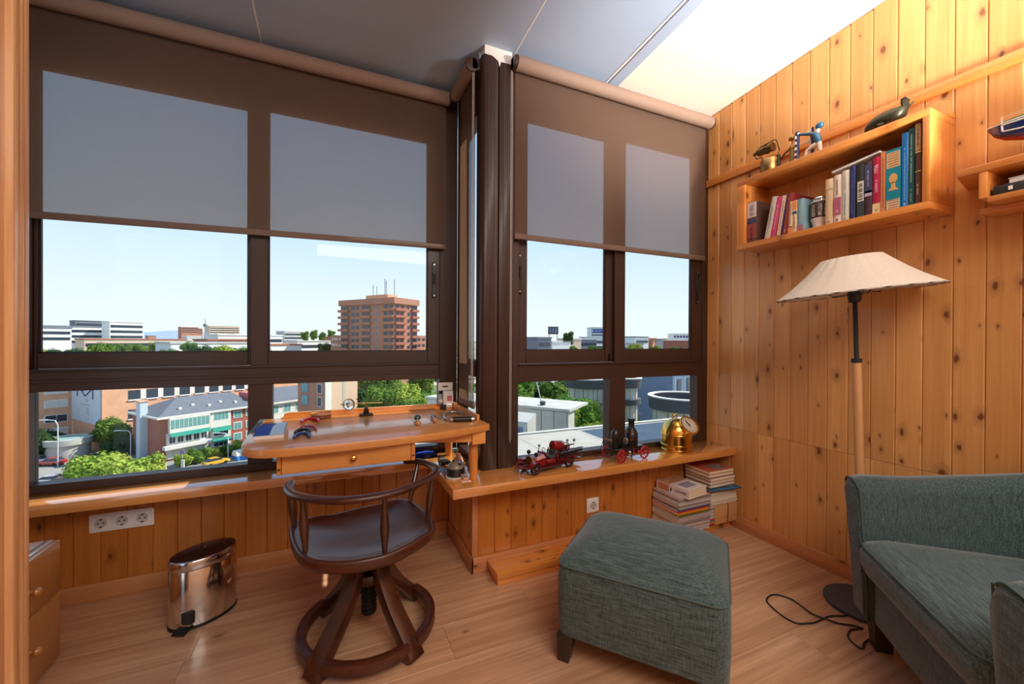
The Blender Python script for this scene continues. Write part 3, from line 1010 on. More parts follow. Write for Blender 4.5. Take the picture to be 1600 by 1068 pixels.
# ================================================================== OTTOMAN
OU, OV = Vector((0.629, -0.777)), Vector((0.777, 0.629))
OC = Vector((1.096, 1.197))
orz = math.atan2(OU.y, OU.x)
t = thing('ottoman', 'grey green fabric ottoman with domed top and short dark legs', 'ottoman', (OC.x, OC.y, 0), rz=orz)
mo = Matrix.Translation((OC.x, OC.y, 0)) @ Matrix.Rotation(orz, 4, 'Z')
def rrect(a, b, r, z, n=6, m=None, bulge=0.0):
    out = []
    for cx_, cy_, s_ in ((a - r, b - r, 0), (-a + r, b - r, 90), (-a + r, -b + r, 180), (a - r, -b + r, 270)):
        for k in range(n + 1):
            an = R(s_ + 90 * k / n)
            out.append(Vector((cx_ + r * math.cos(an), cy_ + r * math.sin(an), z)))
    o2 = []
    N = len(out)
    for i in range(N):
        o2.append(out[i])
        nx = out[(i + 1) % N]
        if i % (n + 1) == n:
            for k in range(1, 6):
                p = out[i].lerp(nx, k / 6)
                o2.append(p + Vector((p.x, p.y, 0)).normalized() * bulge * math.sin(PI * k / 6))
    return [m @ p for p in o2] if m else o2
A_, B_ = 0.280, 0.242
lo = [rrect(A_ - 0.012, B_ - 0.012, 0.045, 0.100, m=mo), rrect(A_ - 0.003, B_ - 0.003, 0.048, 0.103, m=mo), rrect(A_ + 0.002, B_ + 0.002, 0.05, 0.20, m=mo, bulge=0.004), rrect(A_, B_, 0.05, 0.31, m=mo, bulge=0.003), rrect(A_ - 0.004, B_ - 0.004, 0.05, 0.347, m=mo)]
ob('body', G().loft(lo), 'green', t, ang=60)
lo = [rrect(A_ - 0.004, B_ - 0.004, 0.05, 0.3475, m=mo), rrect(A_ - 0.012, B_ - 0.012, 0.06, 0.364, m=mo), rrect(A_ - 0.036, B_ - 0.036, 0.075, 0.388, m=mo), rrect(A_ - 0.08, B_ - 0.08, 0.085, 0.409, m=mo), rrect(A_ - 0.14, B_ - 0.14, 0.07, 0.424, m=mo), rrect(A_ - 0.22, B_ - 0.20, 0.03, 0.431, m=mo)]
ob('cushion_top', G().loft(lo, cap0=False), 'green', t, ang=70)
ob('piping', G().tube(rrect(A_ - 0.002, B_ - 0.002, 0.05, 0.3475, m=mo), 0.0032, 6, closed=True), 'green_pipe', t)
for sx, sy in ((-1, -1), (1, -1), (1, 1), (-1, 1)):
    cx_, cy_ = sx * (A_ - 0.036), sy * (B_ - 0.036)
    k = 0.021
    top_ = [(cx_ - 0.030, cy_ - 0.030, 0.1005), (cx_ + 0.030, cy_ - 0.030, 0.1005), (cx_ + 0.030, cy_ + 0.030, 0.1005), (cx_ - 0.030, cy_ + 0.030, 0.1005)]
    bx_, by_ = cx_ + sx * 0.006, cy_ + sy * 0.006
    bot_ = [(bx_ - k, by_ - k, 0), (bx_ + k, by_ - k, 0), (bx_ + k, by_ + k, 0), (bx_ - k, by_ + k, 0)]
    ob('leg', G().hexa(bot_ + top_).xf(mo), 'darkleg', t, bevel=0.003)

# ================================================================== ARMCHAIR
AO = Vector((1.594, 0.596))
arz = R(47)
t = thing('armchair', 'grey green fabric armchair facing the window, only its front half in view', 'armchair', (AO.x, AO.y, 0), rz=arz)
ma = Matrix.Translation((AO.x, AO.y, 0)) @ Matrix.Rotation(arz, 4, 'Z')
# local: +x towards the far arm, +y forward, chair front near y = 0
HW = 0.312   # half inner width
def armloop(y, sx, zt, lean, wid=0.088, zb=0.120):
    """cross-section of an arm at depth y, rounded on top"""
    xi, xo = HW, HW + wid
    pts = [(xi + 0.004, zb), (xi, zb + 0.15), (xi - 0.004, zt - 0.05), (xi + 0.006, zt - 0.018), (xi + 0.026, zt - 0.003), (xi + 0.045, zt), (xo - 0.012 + lean, zt - 0.005), (xo + lean + 0.002, zt - 0.022), (xo + lean, zt - 0.06), (xo + 0.004, zb + 0.2), (xo - 0.006, zb)]
    return [Vector((sx * px, y, pz)) for px, pz in pts]
for sx in (1, -1):
    lo = []
    for y_, zt, ln, k in ((0.012, 0.610, 0.012, 0), (0.0, 0.628, 0.018, 1), (-0.03, 0.640, 0.020, 1), (-0.15, 0.650, 0.020, 1), (-0.32, 0.676, 0.015, 1), (-0.44, 0.71, 0.0, 1), (-0.50, 0.735, -0.03, 1)):
        lp = armloop(y_, sx, zt, ln)
        for p in lp:  # front edge rakes forward towards the top
            if y_ > -0.1:
                p.y += 0.032 * max(0.0, (p.z - 0.12) / 0.52) ** 1.3
        if y_ < -0.35:
            for p in lp:
                p.x -= sx * (-0.35 - y_) * 0.35
        if not k:
            c_ = sum(lp, Vector()) / len(lp)
            lp = [c_ + (p - c_) * 0.94 for p in lp]
        lo.append([ma @ p for p in lp])
    g = G().loft(lo)
    a_ = ob('arm', g, 'green_chair', t, ang=50)
    pp = armloop(0.0, sx, 0.628, 0.018)
    for p in pp:
        p.y += 0.032 * max(0.0, (p.z - 0.12) / 0.52) ** 1.3 + 0.002
    ob('piping', G().tube([ma @ p for p in catmull(pp, 3, False)], 0.0028, 6, upv=(0, 1, 0.1)), 'green_pipe', a_)
g = G().box(-HW, HW, -0.50, -0.015, 0.120, 0.300)
ob('seat_base', g.xf(ma), 'green_chair', t, bevel=0.012)
def cush(a, y0, y1, z, r):
    m2 = ma @ Matrix.Translation((0, (y0 + y1) / 2, 0))
    return rrect(a, (y1 - y0) / 2, r, z, m=m2)
lo = [cush(HW - 0.03, -0.44, -0.02, 0.302, 0.05), cush(HW - 0.008, -0.44, 0.028, 0.318, 0.05), cush(HW - 0.003, -0.44, 0.046, 0.355, 0.055), cush(HW - 0.003, -0.44, 0.048, 0.395, 0.055), cush(HW - 0.010, -0.44, 0.036, 0.425, 0.055), cush(HW - 0.035, -0.44, 0.010, 0.443, 0.055), cush(HW - 0.10, -0.42, -0.07, 0.455, 0.055), cush(HW - 0.17, -0.38, -0.12, 0.460, 0.04)]
c_ = ob('seat_cushion', G().loft(lo), 'green_chair', t, ang=70)
ob('piping', G().tube(cush(HW - 0.007, -0.44, 0.041, 0.419, 0.055), 0.0025, 6, closed=True), 'green_pipe', c_)
g = G()
lo = []
for z_, y_, th in ((0.301, -0.45, 0.14), (0.45, -0.445, 0.15), (0.62, -0.46, 0.14), (0.76, -0.49, 0.11), (0.82, -0.51, 0.07), (0.835, -0.52, 0.04)):
    lo.append([ma @ p for p in ([Vector((-HW - 0.01, y_, z_)), Vector((HW + 0.01, y_, z_)), Vector((HW - 0.01, y_ - th * 0.5, z_)), Vector((HW - 0.07, y_ - th, z_)), Vector((-HW + 0.07, y_ - th, z_)), Vector((-HW + 0.01, y_ - th * 0.5, z_))])])
ob('backrest', g.loft(lo), 'green_chair', t, bevel=0.02, seg=3)
for sx in (-1, 1):
    for y_ in (-0.06, -0.42):
        cx_, cy_ = sx * (HW + 0.050), y_
        g = G().hexa([(cx_ - 0.023, cy_ - 0.026, 0), (cx_ + 0.023, cy_ - 0.026, 0), (cx_ + 0.023, cy_ + 0.026, 0), (cx_ - 0.023, cy_ + 0.026, 0), (cx_ - 0.03, cy_ - 0.035, 0.1205), (cx_ + 0.03, cy_ - 0.035, 0.1205), (cx_ + 0.03, cy_ + 0.035, 0.1205), (cx_ - 0.03, cy_ + 0.035, 0.1205)])
        ob('leg', g.xf(ma), 'darkleg', t, bevel=0.002)

# ================================================================== FLOOR LAMP
LX, LY = 2.118, 0.985
t = thing('floor_lamp', 'floor lamp with pleated cream shade and wooden stem by the pine wall', 'lamp', (LX, LY, 0))
ob('base', G().lathe([(0.0, 0), (0.138, 0), (0.140, 0.003), (0.140, 0.015), (0.137, 0.018), (0.0, 0.020)], Matrix.Translation((LX, LY, 0)), 40), pbr('lamp_base', (70, 74, 82), 0.5), t)
ps = Vector((LX, LY, 0.02))
pe = Vector((2.035, 0.985, 1.325))
dl = (pe - ps).normalized()
pw = ps + dl * 1.045
ob('stem', G().tube([ps + dl * 0.012, ps + dl * 0.5, pw], 0.0165, 16, upv=(0, 1, 0)), 'lamp_wood', t)
ob('foot_collar', G().tube([ps, ps + dl * 0.014], 0.022, 16, upv=(0, 1, 0)), 'blackmat', t)
g = G().tube([pw, pw + dl * 0.016], 0.0185, 16, upv=(0, 1, 0))
g.tube([pw + dl * 0.01, pe], 0.0085, 12, upv=(0, 1, 0))
ob('rod', g, 'blackmat', t)
tilt = Matrix.Translation(pe) @ Matrix.Rotation(R(-3.2), 4, Vector((0.9, 0.42, 0))) @ dl.to_track_quat('Z', 'Y').to_matrix().to_4x4() @ Matrix.Rotation(R(0), 4, 'X')
g = G().lathe([(0.010, -0.008), (0.020, -0.004), (0.0235, 0.006), (0.0235, 0.036), (0.021, 0.038), (0.021, 0.062), (0.017, 0.066), (0, 0.066)], tilt, 20)
so = ob('socket', g, 'black', t)
# bulb
ob('bulb', G().lathe([(0.012, 0.064), (0.014, 0.075), (0.026, 0.095), (0.030, 0.115), (0.024, 0.135), (0.010, 0.145), (0, 0.147)], tilt, 16), pbr('bulb_opal', (244, 240, 230), 0.3), so)
# shade: pleated cone, open below
SH_R0, SH_R1, SZ0, SZ1 = 0.283, 0.104, 0.032, 0.184
n = 96
def shring(rr, z, amp):
    return [tilt @ Vector(((rr + amp * (1 if i % 4 == 0 else 0)) * math.cos(2 * PI * i / n), (rr + amp * (1 if i % 4 == 0 else 0)) * math.sin(2 * PI * i / n), z)) for i in range(n)]
g = G()
oL = [shring(SH_R0 + (SH_R1 - SH_R0) * k / 8, SZ0 + (SZ1 - SZ0) * k / 8 - 0.010 * math.sin(PI * k / 8), -0.003) for k in range(9)]
iL = [shring(SH_R0 - 0.0025 + (SH_R1 - SH_R0) * k / 8, SZ0 + (SZ1 - SZ0) * k / 8 - 0.010 * math.sin(PI * k / 8) - 0.0012, -0.003) for k in range(8, -1, -1)]
g.loft(oL + iL + [oL[0]], False, False)
shm = NT('lamp_shade_cloth')
_tc = shm.n('ShaderNodeTexCoord').outputs['Object']
_f = shm.noise(shm.mapv(_tc, (260, 260, 30)), 1.0, 3)
_c = shm.mix(shm.mr(_f, 0.3, 0.7, 0, 1), c4(lin((222, 210, 196))), c4(lin((236, 226, 214))))
_d = shm.n('ShaderNodeBsdfDiffuse'); _t2 = shm.n('ShaderNodeBsdfTranslucent'); _m = shm.n('ShaderNodeMixShader')
shm.l(_c, _d.inputs[0]); shm.l(_c, _t2.inputs[0])
_m.inputs[0].default_value = 0.25
shm.l(_d.outputs[0], _m.inputs[1]); shm.l(_t2.outputs[0], _m.inputs[2]); shm.l(_m.outputs[0], shm.out.inputs[0])
sh_ = ob('lamp_shade', g, shm.m, t, ang=20)
g = G()
g.tube(shring(SH_R0 - 0.004, SZ0 + 0.001, 0)[::2], 0.0022, 6, closed=True)
for k in range(3):
    a = R(95 + 120 * k)
    cs, sn = math.cos(a), math.sin(a)
    pts = [tilt @ Vector((r_ * cs, r_ * sn, z_)) for r_, z_ in ((0.020, 0.030), (0.07, 0.026), (0.085, 0.040), (0.15, 0.040), (SH_R0 - 0.004, SZ0 + 0.001))]
    g.tube(pts, 0.0022, 6)
ob('wire_frame', g, 'blackmat', t)
g = G().tube([tilt @ Vector((-0.02, 0.012, 0.004)), tilt @ Vector((-0.045, 0.035, 0.004))], 0.0012, 5)
q = tilt @ Vector((-0.045, 0.035, 0.004))
g.tube([q, q + Vector((0, 0, -0.075))], 0.0007, 5, upv=(0, 1, 0))
ob('pull_chain', g, 'steel', t)
ob('pull', G().lathe([(0.001, 0.0), (0.0035, -0.006), (0.0045, -0.018), (0.003, -0.026), (0, -0.027)], Matrix.Translation(q + Vector((0, 0, -0.075))), 10), 'brass_old', t)
# mains cable lying in loops on the floor
pts = [(1.990, 0.990), (1.973, 0.977), (1.916, 0.999), (1.88, 1.004), (1.803, 1.005), (1.744, 1.024), (1.727, 1.045), (1.725, 1.085), (1.742, 1.144), (1.765, 1.177), (1.809, 1.192), (1.84, 1.187), (1.863, 1.164), (1.873, 1.129), (1.863, 1.082), (1.846, 1.033), (1.863, 0.995), (1.89, 0.963), (1.925, 0.935), (1.947, 0.906), (1.921, 0.913), (1.886, 0.920), (1.842, 0.905), (1.822, 0.885), (1.812, 0.856), (1.822, 0.846), (1.86, 0.86), (1.95, 0.86), (2.08, 0.83), (2.2, 0.82), (2.265, 0.80)]
cp_ = catmull([(a, b, 0.0035 + (0.005 if 14 < i < 17 else 0)) for i, (a, b) in enumerate(pts)], 4, False)
tag(ob('lamp_cord', G().tube(cp_, 0.0033, 7), 'black'), 'black mains cable lying in loops on the floor by the lamp base', 'cable')

# ================================================================== WALL SHELVES
SX0, SX1 = 2.086, 2.2925
SY0, SY1 = 0.771, 1.580
t = thing('wall_shelf', 'long open pine box shelf on the pine wall, full of books', 'shelf', (2.19, 1.175, 1.665))
ob('bottom_board', G().box(SX0, SX1, SY0, SY1, 1.664, 1.693), 'pine_shelf', t, bevel=0.002)
ob('top_board', G().box(SX0, SX1, SY0, SY1, 2.020, 2.049), 'pine_shelf', t, bevel=0.002)
ob('side_board', G().box(SX0 + 0.001, SX1, SY0, SY0 + 0.022, 1.6935, 2.0195), 'pine_shelf_z', t, bevel=0.0015)
ob('side_board', G().box(SX0 + 0.001, SX1, SY1 - 0.048, SY1, 1.6935, 2.0195), 'pine_shelf_z', t, bevel=0.0015)
ob('hanging_rail', G().box(SX1 - 0.050, SX1 - 0.002, SY0 - 0.0005, SY1, 2.0495, 2.074), 'pine_shelf', t, bevel=0.002)
for xx in (SX0 + 0.04, SX1 - 0.07):
    ob('screw', G().cyl((xx, SY0 + 0.05, 1.6645), (xx, SY0 + 0.05, 1.659), 0.005, n=10), 'steel', t)

t = thing('wall_shelf', 'second pine shelf at the right edge of the photo, boat model on top', 'shelf', (2.19, 0.4, 1.62))
ob('top_board', G().hexa([(2.075, 0.20, 1.748), (2.2925, 0.20, 1.748), (2.2925, 0.735, 1.748), (2.075, 0.695, 1.748), (2.075, 0.20, 1.774), (2.2925, 0.20, 1.774), (2.2925, 0.735, 1.774), (2.075, 0.695, 1.774)]), 'pine_shelf', t, bevel=0.004)
ob('side_board', G().box(2.080, 2.2925, 0.620, 0.640, 1.655, 1.7475), 'pine_shelf_z', t, bevel=0.002)
ob('bottom_board', G().box(2.080, 2.2925, 0.20, 0.6195, 1.637, 1.657), 'pine_shelf', t, bevel=0.002)
ob('batten', G().box(2.16, 2.2925, 0.20, 0.66, 1.618, 1.6365), 'pine_shelf', t, bevel=0.002)

# ------------------------------------------------------------------ books
def bar(g, x, y0, y1, z0, z1):
    """thin print mark on a spine facing -x"""
    g.box(x - 0.0004, x + 0.0002, y0, y1, z0, z1)

def marks_v(x, yc, z0, z1, w_, seed, gap=0.35):
    """vertical line of small print: short strokes down a spine"""
    q = random.Random(seed)
    g = G()
    z = z0
    while z < z1:
        h = q.uniform(0.002, 0.0045)
        bar(g, x, yc - w_ / 2 * q.uniform(0.7, 1), yc + w_ / 2 * q.uniform(0.7, 1), z, min(z + h, z1))
        z += h + 0.002 + (0.004 if q.random() < 0.12 else 0)
    return g

bookmats = {}
def col(c, rough=0.55):
    k = 'cover_%d_%d_%d' % c
    if k not in bookmats:
        bookmats[k] = pbr(k, c, rough, coat=0.1)
    return bookmats[k]

def book(label, y0, y1, z0, h, cov, depth=0.145, lean=0.0, xf0=2.104, group='books on the long wall shelf', deco=None, curved=True):
    """upright book, spine towards -x, between y0 and y1; lean tips its top towards +y"""
    t = thing('book', label, 'book', (xf0 + depth / 2, (y0 + y1) / 2, z0), group)
    c = 0.0022
    x1 = xf0 + depth
    w_ = y1 - y0
    mt = Matrix.Translation((0, y0, z0)) @ Matrix.Rotation(-lean, 4, 'X') @ Matrix.Translation((0, -y0, -z0)) if lean else None
    def fin(g):
        return g.xf(mt) if mt else g
    g = G()
    s_ = 0.004 if curved and w_ > 0.018 else 0.0
    # cover: spine and two boards as one C-shaped section
    poly = [(x1, y0), (x1, y0 + c), (xf0 + c + 0.002, y0 + c), (xf0 + c + 0.002, y1 - c), (x1, y1 - c), (x1, y1), (xf0 + s_, y1), (xf0 + s_ * 0.3, y0 + w_ * 0.78), (xf0, y0 + w_ * 0.5), (xf0 + s_ * 0.3, y0 + w_ * 0.22), (xf0 + s_, y0)]
    ob('cover', fin(g.prism(poly, z0, z0 + h)), cov, t, smooth=True, ang=50)
    ob('pages', fin(G().box(xf0 + c + 0.002, x1 - 0.003, y0 + c, y1 - c, z0 + 0.002, z0 + h - 0.003)), 'paper', t, smooth=False)
    if deco:
        for nm, gg, mm in deco(xf0, y0, y1, z0, h):
            ob(nm, fin(gg), mm, t, smooth=False)
    return t

def band(a, b, cc, nm='spine_panel', m=0.001):
    return lambda x, y0, y1, z0, h: [(nm, G().box(x - 0.0006, x + 0.005, y0 + m, y1 - m, z0 + h * a, z0 + h * b), col(cc))]

def lines(a, b, cc, seed, w_=0.45, nm='lettering'):
    return lambda x, y0, y1, z0, h: [(nm, marks_v(x - 0.0004, (y0 + y1) / 2, z0 + h * a, z0 + h * b, (y1 - y0) * w_, seed), col(cc))]

def many(*fs):
    return lambda *a: [q for f in fs for q in f(*a)]

def text_obj(body, size, mat, m, parent, name='lettering'):
    """real letters as a mesh; m places them in world space"""
    c = bpy.data.curves.new(name, 'FONT')
    c.body = body
    c.size = size
    c.align_x = 'CENTER'
    c.align_y = 'CENTER'
    c.extrude = 0.0003
    tmp = bpy.data.objects.new(name, c)
    COL.objects.link(tmp)
    dg = bpy.context.evaluated_depsgraph_get()
    me = bpy.data.meshes.new_from_object(tmp.evaluated_get(dg))
    bpy.data.objects.remove(tmp)
    me.transform(m)
    me.materials.clear()
    me.materials.append(M[mat] if isinstance(mat, str) else mat)
    return link(bpy.data.objects.new(name, me), parent)

ZB = 1.6932
# left part: a leaning run, then upright ones (from the window towards the camera)
b_ = book('tall paperback with a red and brown picture spine, at the window end of the shelf', 1.478, 1.529, ZB, 0.222, col((96, 66, 58)), deco=many(band(0.62, 0.99, (206, 190, 190)), band(0.50, 0.56, (36, 72, 140), 'spine_band'), band(0.10, 0.46, (150, 70, 62), 'spine_panel'), lines(0.08, 0.42, (30, 26, 26), 4, 0.25), lines(0.66, 0.92, (120, 110, 120), 5, 0.5)))
book('pale grey paperback leaning against the picture-spine book', 1.404, 1.434, ZB, 0.214, col((202, 192, 178)), lean=R(-11.5), deco=many(lines(0.25, 0.75, (120, 120, 130), 6, 0.2)))
book('bright pink paperback in the leaning run of books', 1.374, 1.402, ZB, 0.205, col((206, 66, 116)), lean=R(-10), deco=many(lines(0.2, 0.8, (232, 190, 200), 8, 0.18)))
book('navy blue paperback with a cream edge in the leaning run', 1.345, 1.370, ZB, 0.206, col((46, 46, 104)), lean=R(-9), deco=many(lines(0.15, 0.85, (120, 130, 190), 9, 0.3), band(0.02, 0.98, (226, 190, 150), 'side_strip', 0.021)))
book('maroon book with a ribbed spine leaning beside the navy one', 1.313, 1.341, ZB, 0.204, col((132, 46, 44)), lean=R(-8), depth=0.17, deco=many(lines(0.1, 0.9, (160, 80, 70), 10, 0.5), lines(0.06, 0.13, (230, 210, 190), 11, 0.2)))
book('short cream book with an orange foot beside the maroon one', 1.290, 1.310, ZB, 0.160, col((226, 200, 160)), lean=R(-2), deco=many(band(0.0, 0.19, (226, 140, 90)), lines(0.3, 0.9, (110, 90, 80), 12, 0.2), band(0.20, 0.225, (60, 50, 46), 'rule')))
book('short cream book with an orange head and a blue band', 1.267, 1.288, ZB, 0.161, col((232, 200, 156)), deco=many(band(0.72, 0.99, (232, 146, 90)), band(0.58, 0.66, (40, 92, 120), 'spine_band'), lines(0.1, 0.5, (150, 120, 100), 13, 0.3)))
book('short pale blue book next to the photo jar', 1.236, 1.265, ZB, 0.160, col((126, 164, 176)), deco=many(band(0.0, 0.2, (170, 110, 120)), lines(0.3, 0.8, (170, 180, 180), 14, 0.3)))
# right part, upright
book('cream spine book just right of the photo jar', 1.108, 1.140, ZB, 0.212, col((214, 186, 148)), deco=many(band(0.76, 0.79, (196, 164, 124), 'rule'), lines(0.05, 0.08, (130, 110, 90), 15, 0.4)))
book('white spine book with a mauve panel', 1.076, 1.105, ZB, 0.218, col((224, 206, 190)), deco=many(band(0.16, 0.53, (176, 96, 118)), lines(0.58, 0.9, (120, 100, 96), 16, 0.22), lines(0.04, 0.08, (60, 60, 60), 17, 0.3), lines(0.22, 0.27, (222, 180, 180), 18, 0.4)))
book('greyish white book with pale blue print, beside the mauve panel book', 1.045, 1.074, ZB, 0.227, col((206, 198, 180)), deco=many(lines(0.12, 0.55, (120, 160, 180), 19, 0.18), lines(0.62, 0.9, (180, 170, 160), 20, 0.25), lines(0.04, 0.06, (50, 60, 66), 21, 0.3)))
book('slim dark navy book in the middle of the upright run', 1.022, 1.043, ZB, 0.235, col((32, 40, 92)), deco=many(lines(0.1, 0.9, (80, 100, 160), 22, 0.2)))
book('thin black and brown book behind the black and white lettered one', 1.0135, 1.0205, ZB, 0.228, col((60, 50, 44)), xf0=2.112)
book('black book with white block lettering on its spine', 0.989, 1.013, ZB, 0.231, col((44, 46, 48)), deco=many(band(0.30, 0.68, (206, 200, 186)), lines(0.33, 0.66, (30, 30, 30), 23, 0.7), band(0.02, 0.28, (52, 66, 72), 'spine_foot')))
book('dark purple book with a lilac label', 0.961, 0.987, ZB, 0.232, col((72, 40, 52)), deco=many(band(0.42, 0.95, (60, 62, 92)), band(0.36, 0.46, (176, 164, 190), 'spine_label'), lines(0.55, 0.85, (170, 160, 180), 24, 0.2)))
b_ = book('crimson book marked 1936 with a cream foot', 0.931, 0.959, ZB, 0.241, col((176, 22, 66)), deco=many(band(0.0, 0.18, (222, 196, 150)), lines(0.38, 0.60, (226, 150, 170), 25, 0.35), lines(0.05, 0.08, (80, 100, 90), 26, 0.3)))
mt_ = Matrix(((0, 0, -1, 2.1030), (0, 1, 0, 0.945), (1, 0, 0, ZB + 0.188), (0, 0, 0, 1)))
text_obj('1936', 0.019, col((240, 200, 210)), mt_, b_)
book('orange tan spine book between the crimson and the teal one', 0.914, 0.930, ZB, 0.252, col((206, 124, 74)), deco=many(lines(0.08, 0.9, (160, 96, 60), 27, 0.3)))

def teal(x, y0, y1, z0, h):
    out = []
    out.append(('spine_panel', G().box(x - 0.0006, x + 0.005, y0 + 0.002, y1 - 0.002, z0 + h * 0.70, z0 + h * 0.955), col((214, 170, 120))))
    out.append(('spine_panel', G().box(x - 0.0006, x + 0.005, y0 + 0.002, y1 - 0.002, z0 + h * 0.02, z0 + h * 0.175), col((216, 184, 148))))
    g = G()
    q = random.Random(5)
    for a, b in ((0.72, 0.94), (0.03, 0.165)):
        z = z0 + h * a
        while z < z0 + h * b:
            yy = y0 + 0.006
            while yy < y1 - 0.008:
                l_ = q.uniform(0.002, 0.005)
                g.box(x - 0.0010, x - 0.0004, yy, yy + l_, z, z + 0.005)
                yy += l_ + 0.0014
            z += 0.010
    out.append(('lettering', g, col((150, 112, 84))))
    # tan bust silhouette
    yc, zc = (y0 + y1) / 2, z0 + h * 0.40
    pts = []
    for k in range(20):
        a = 2 * PI * k / 20
        pts.append((yc + 0.014 * math.cos(a), zc + 0.030 + 0.020 * math.sin(a)))
    g = G().prism(pts, x - 0.0007, x + 0.003, 'x')
    g.prism([(yc - 0.006, zc + 0.014), (yc - 0.008, zc - 0.008), (yc - 0.020, zc - 0.020), (yc + 0.018, zc - 0.018), (yc + 0.006, zc - 0.006), (yc + 0.006, zc + 0.014)], x - 0.0007, x + 0.003, 'x')
    out.append(('silhouette', g, col((210, 160, 96))))
    return out
book('thick teal book with a tan head silhouette on its spine', 0.865, 0.912, ZB, 0.249, col((0, 128, 150)), deco=teal, curved=False)
book('glossy bright blue book, taller than the teal one', 0.842, 0.863, ZB, 0.300, pbr('cover_gloss_blue', (20, 122, 206), 0.25, coat=0.6), deco=many(lines(0.10, 0.80, (110, 180, 230), 29, 0.22), lines(0.03, 0.06, (200, 220, 240), 30, 0.3)))
book('dark green tall book with white script', 0.8235, 0.8405, ZB, 0.308, col((16, 74, 72)), deco=many(lines(0.30, 0.92, (150, 190, 180), 31, 0.25), lines(0.05, 0.22, (120, 160, 150), 32, 0.3)))
book('dark brown tall book with cream rules at the camera end of the shelf', 0.8025, 0.8215, ZB, 0.320, col((92, 56, 42)), deco=many(band(0.66, 0.99, (176, 140, 96)), band(0.635, 0.65, (222, 196, 150), 'rule'), band(0.40, 0.41, (222, 196, 150), 'rule'), lines(0.12, 0.26, (190, 160, 120), 33, 0.3), lines(0.72, 0.94, (90, 60, 44), 34, 0.3)))

# flat book lying on top of the upright ones
t = thing('magazine', 'grey booklet lying flat on top of the upright books', 'magazine', (2.17, 1.03, 1.936))
zz = [(1.115, 1.9295), (0.935, 1.9505)]
def slab(xa, xb, dz0, dz1):
    return G().hexa([(xa, zz[1][0], zz[1][1] + dz0), (xb, zz[1][0], zz[1][1] + dz0), (xb, zz[0][0], zz[0][1] + dz0), (xa, zz[0][0], zz[0][1] + dz0), (xa, zz[1][0], zz[1][1] + dz1), (xb, zz[1][0], zz[1][1] + dz1), (xb, zz[0][0], zz[0][1] + dz1), (xa, zz[0][0], zz[0][1] + dz1)])
ob('pages', slab(2.108, 2.235, 0.0, 0.0055), 'paper_white', t, smooth=False)
ob('cover', slab(2.106, 2.237, 0.006, 0.0075), col((150, 144, 148)), t, smooth=False)

# photo jar
t = thing('photo_jar', 'white ceramic jar with dark photo prints and a metal lid, among the books', 'jar', (2.165, 1.192, ZB))
mj = Matrix.Translation((2.165, 1.192, ZB))
ob('foot', G().lathe([(0.0, 0), (0.032, 0.0), (0.033, 0.003), (0.031, 0.022), (0.033, 0.034), (0.039, 0.048), (0.040, 0.0535)], mj, 28), pbr('jar_ceramic', (226, 222, 220), 0.3, coat=0.3), t)
ob('body', G().lathe([(0.0395, 0.054), (0.0412, 0.057), (0.0412, 0.122), (0.038, 0.130)], mj, 28), pbr('jar_print', (66, 60, 56), 0.35, var=0.7, vscale=55), t)
g = G()
for a0, w_, c_ in ((165, 26, 0), (205, 22, 1), (130, 20, 1), (238, 20, 0)):
    lp = []
    for zz_ in (0.062, 0.116):
        lp.append([mj @ Vector((r_ * math.cos(R(a0 + s_)), r_ * math.sin(R(a0 + s_)), zz_)) for s_ in (-w_ / 2, -w_ / 4, 0, w_ / 4, w_ / 2) for r_ in (0.0418,)])
    g.loft(lp, False, False, closed=False)
ob('print', g, pbr('jar_photos', (150, 132, 120), 0.3, var=0.9, vscale=90), t, smooth=True)
ob('rim', G().lathe([(0.0385, 0.1302), (0.0405, 0.131), (0.0405, 0.136), (0.036, 0.138), (0.0, 0.138)], mj, 28), 'whiteplastic', t)
ob('lid', G().lathe([(0.034, 0.1382), (0.034, 0.152), (0.031, 0.156), (0.0, 0.157)], mj, 28), 'chrome', t)

# things on the shelf top (z = 2.049)
ZS = 2.0492
# old blowlamp
t = thing('blowlamp', 'old brass blowlamp with barrel burner and upright pump, on the long shelf', 'blowlamp', (2.15, 1.435, ZS))
mt = Matrix.Translation((2.150, 1.432, ZS))
ob('tank', G().lathe([(0.0, 0), (0.044, 0.0), (0.046, 0.004), (0.046, 0.070), (0.043, 0.078), (0.030, 0.086), (0.0, 0.088)], mt, 30), 'brass_old', t)
a = mt @ Vector((0, 0.020, 0.142))
d0 = Vector((0.02, 1.0, 0.02)).normalized()
g = G().cyl(a - d0 * 0.035, a + d0 * 0.045, 0.021, n=18)
g.cyl(a + d0 * 0.045, a + d0 * 0.058, 0.021, 0.010, 18)
g.cyl(a + d0 * 0.058, a + d0 * 0.072, 0.008, 0.011, 12)
g.cyl(a - d0 * 0.036, a - d0 * 0.028, 0.0235, n=18)
bu = ob('burner', g, 'brass_dark', t)
g = G()
for k in range(6):
    an = 2 * PI * k / 6
    c_ = a + d0 * (0.0) + Vector((math.cos(an) * 0.0208, 0, math.sin(an) * 0.0208))
    g.obox(c_, (0.006, 0.018, 0.006))
ob('vent', g, 'iron', bu)
g = G().tube([mt @ Vector(p) for p in ((0, 0.085, 0.128), (0, 0.078, 0.112), (0, 0.052, 0.112), (0, 0.042, 0.100), (0, 0.040, 0.075))], 0.003, 8)
g.tube([mt @ Vector(p) for p in ((0, 0.075, 0.160), (0, 0.060, 0.167), (0, -0.022, 0.176), (0, -0.034, 0.165), (0, -0.048, 0.110), (0, -0.043, 0.085))], 0.003, 8)
ob('pipe', g, 'bronze', t)
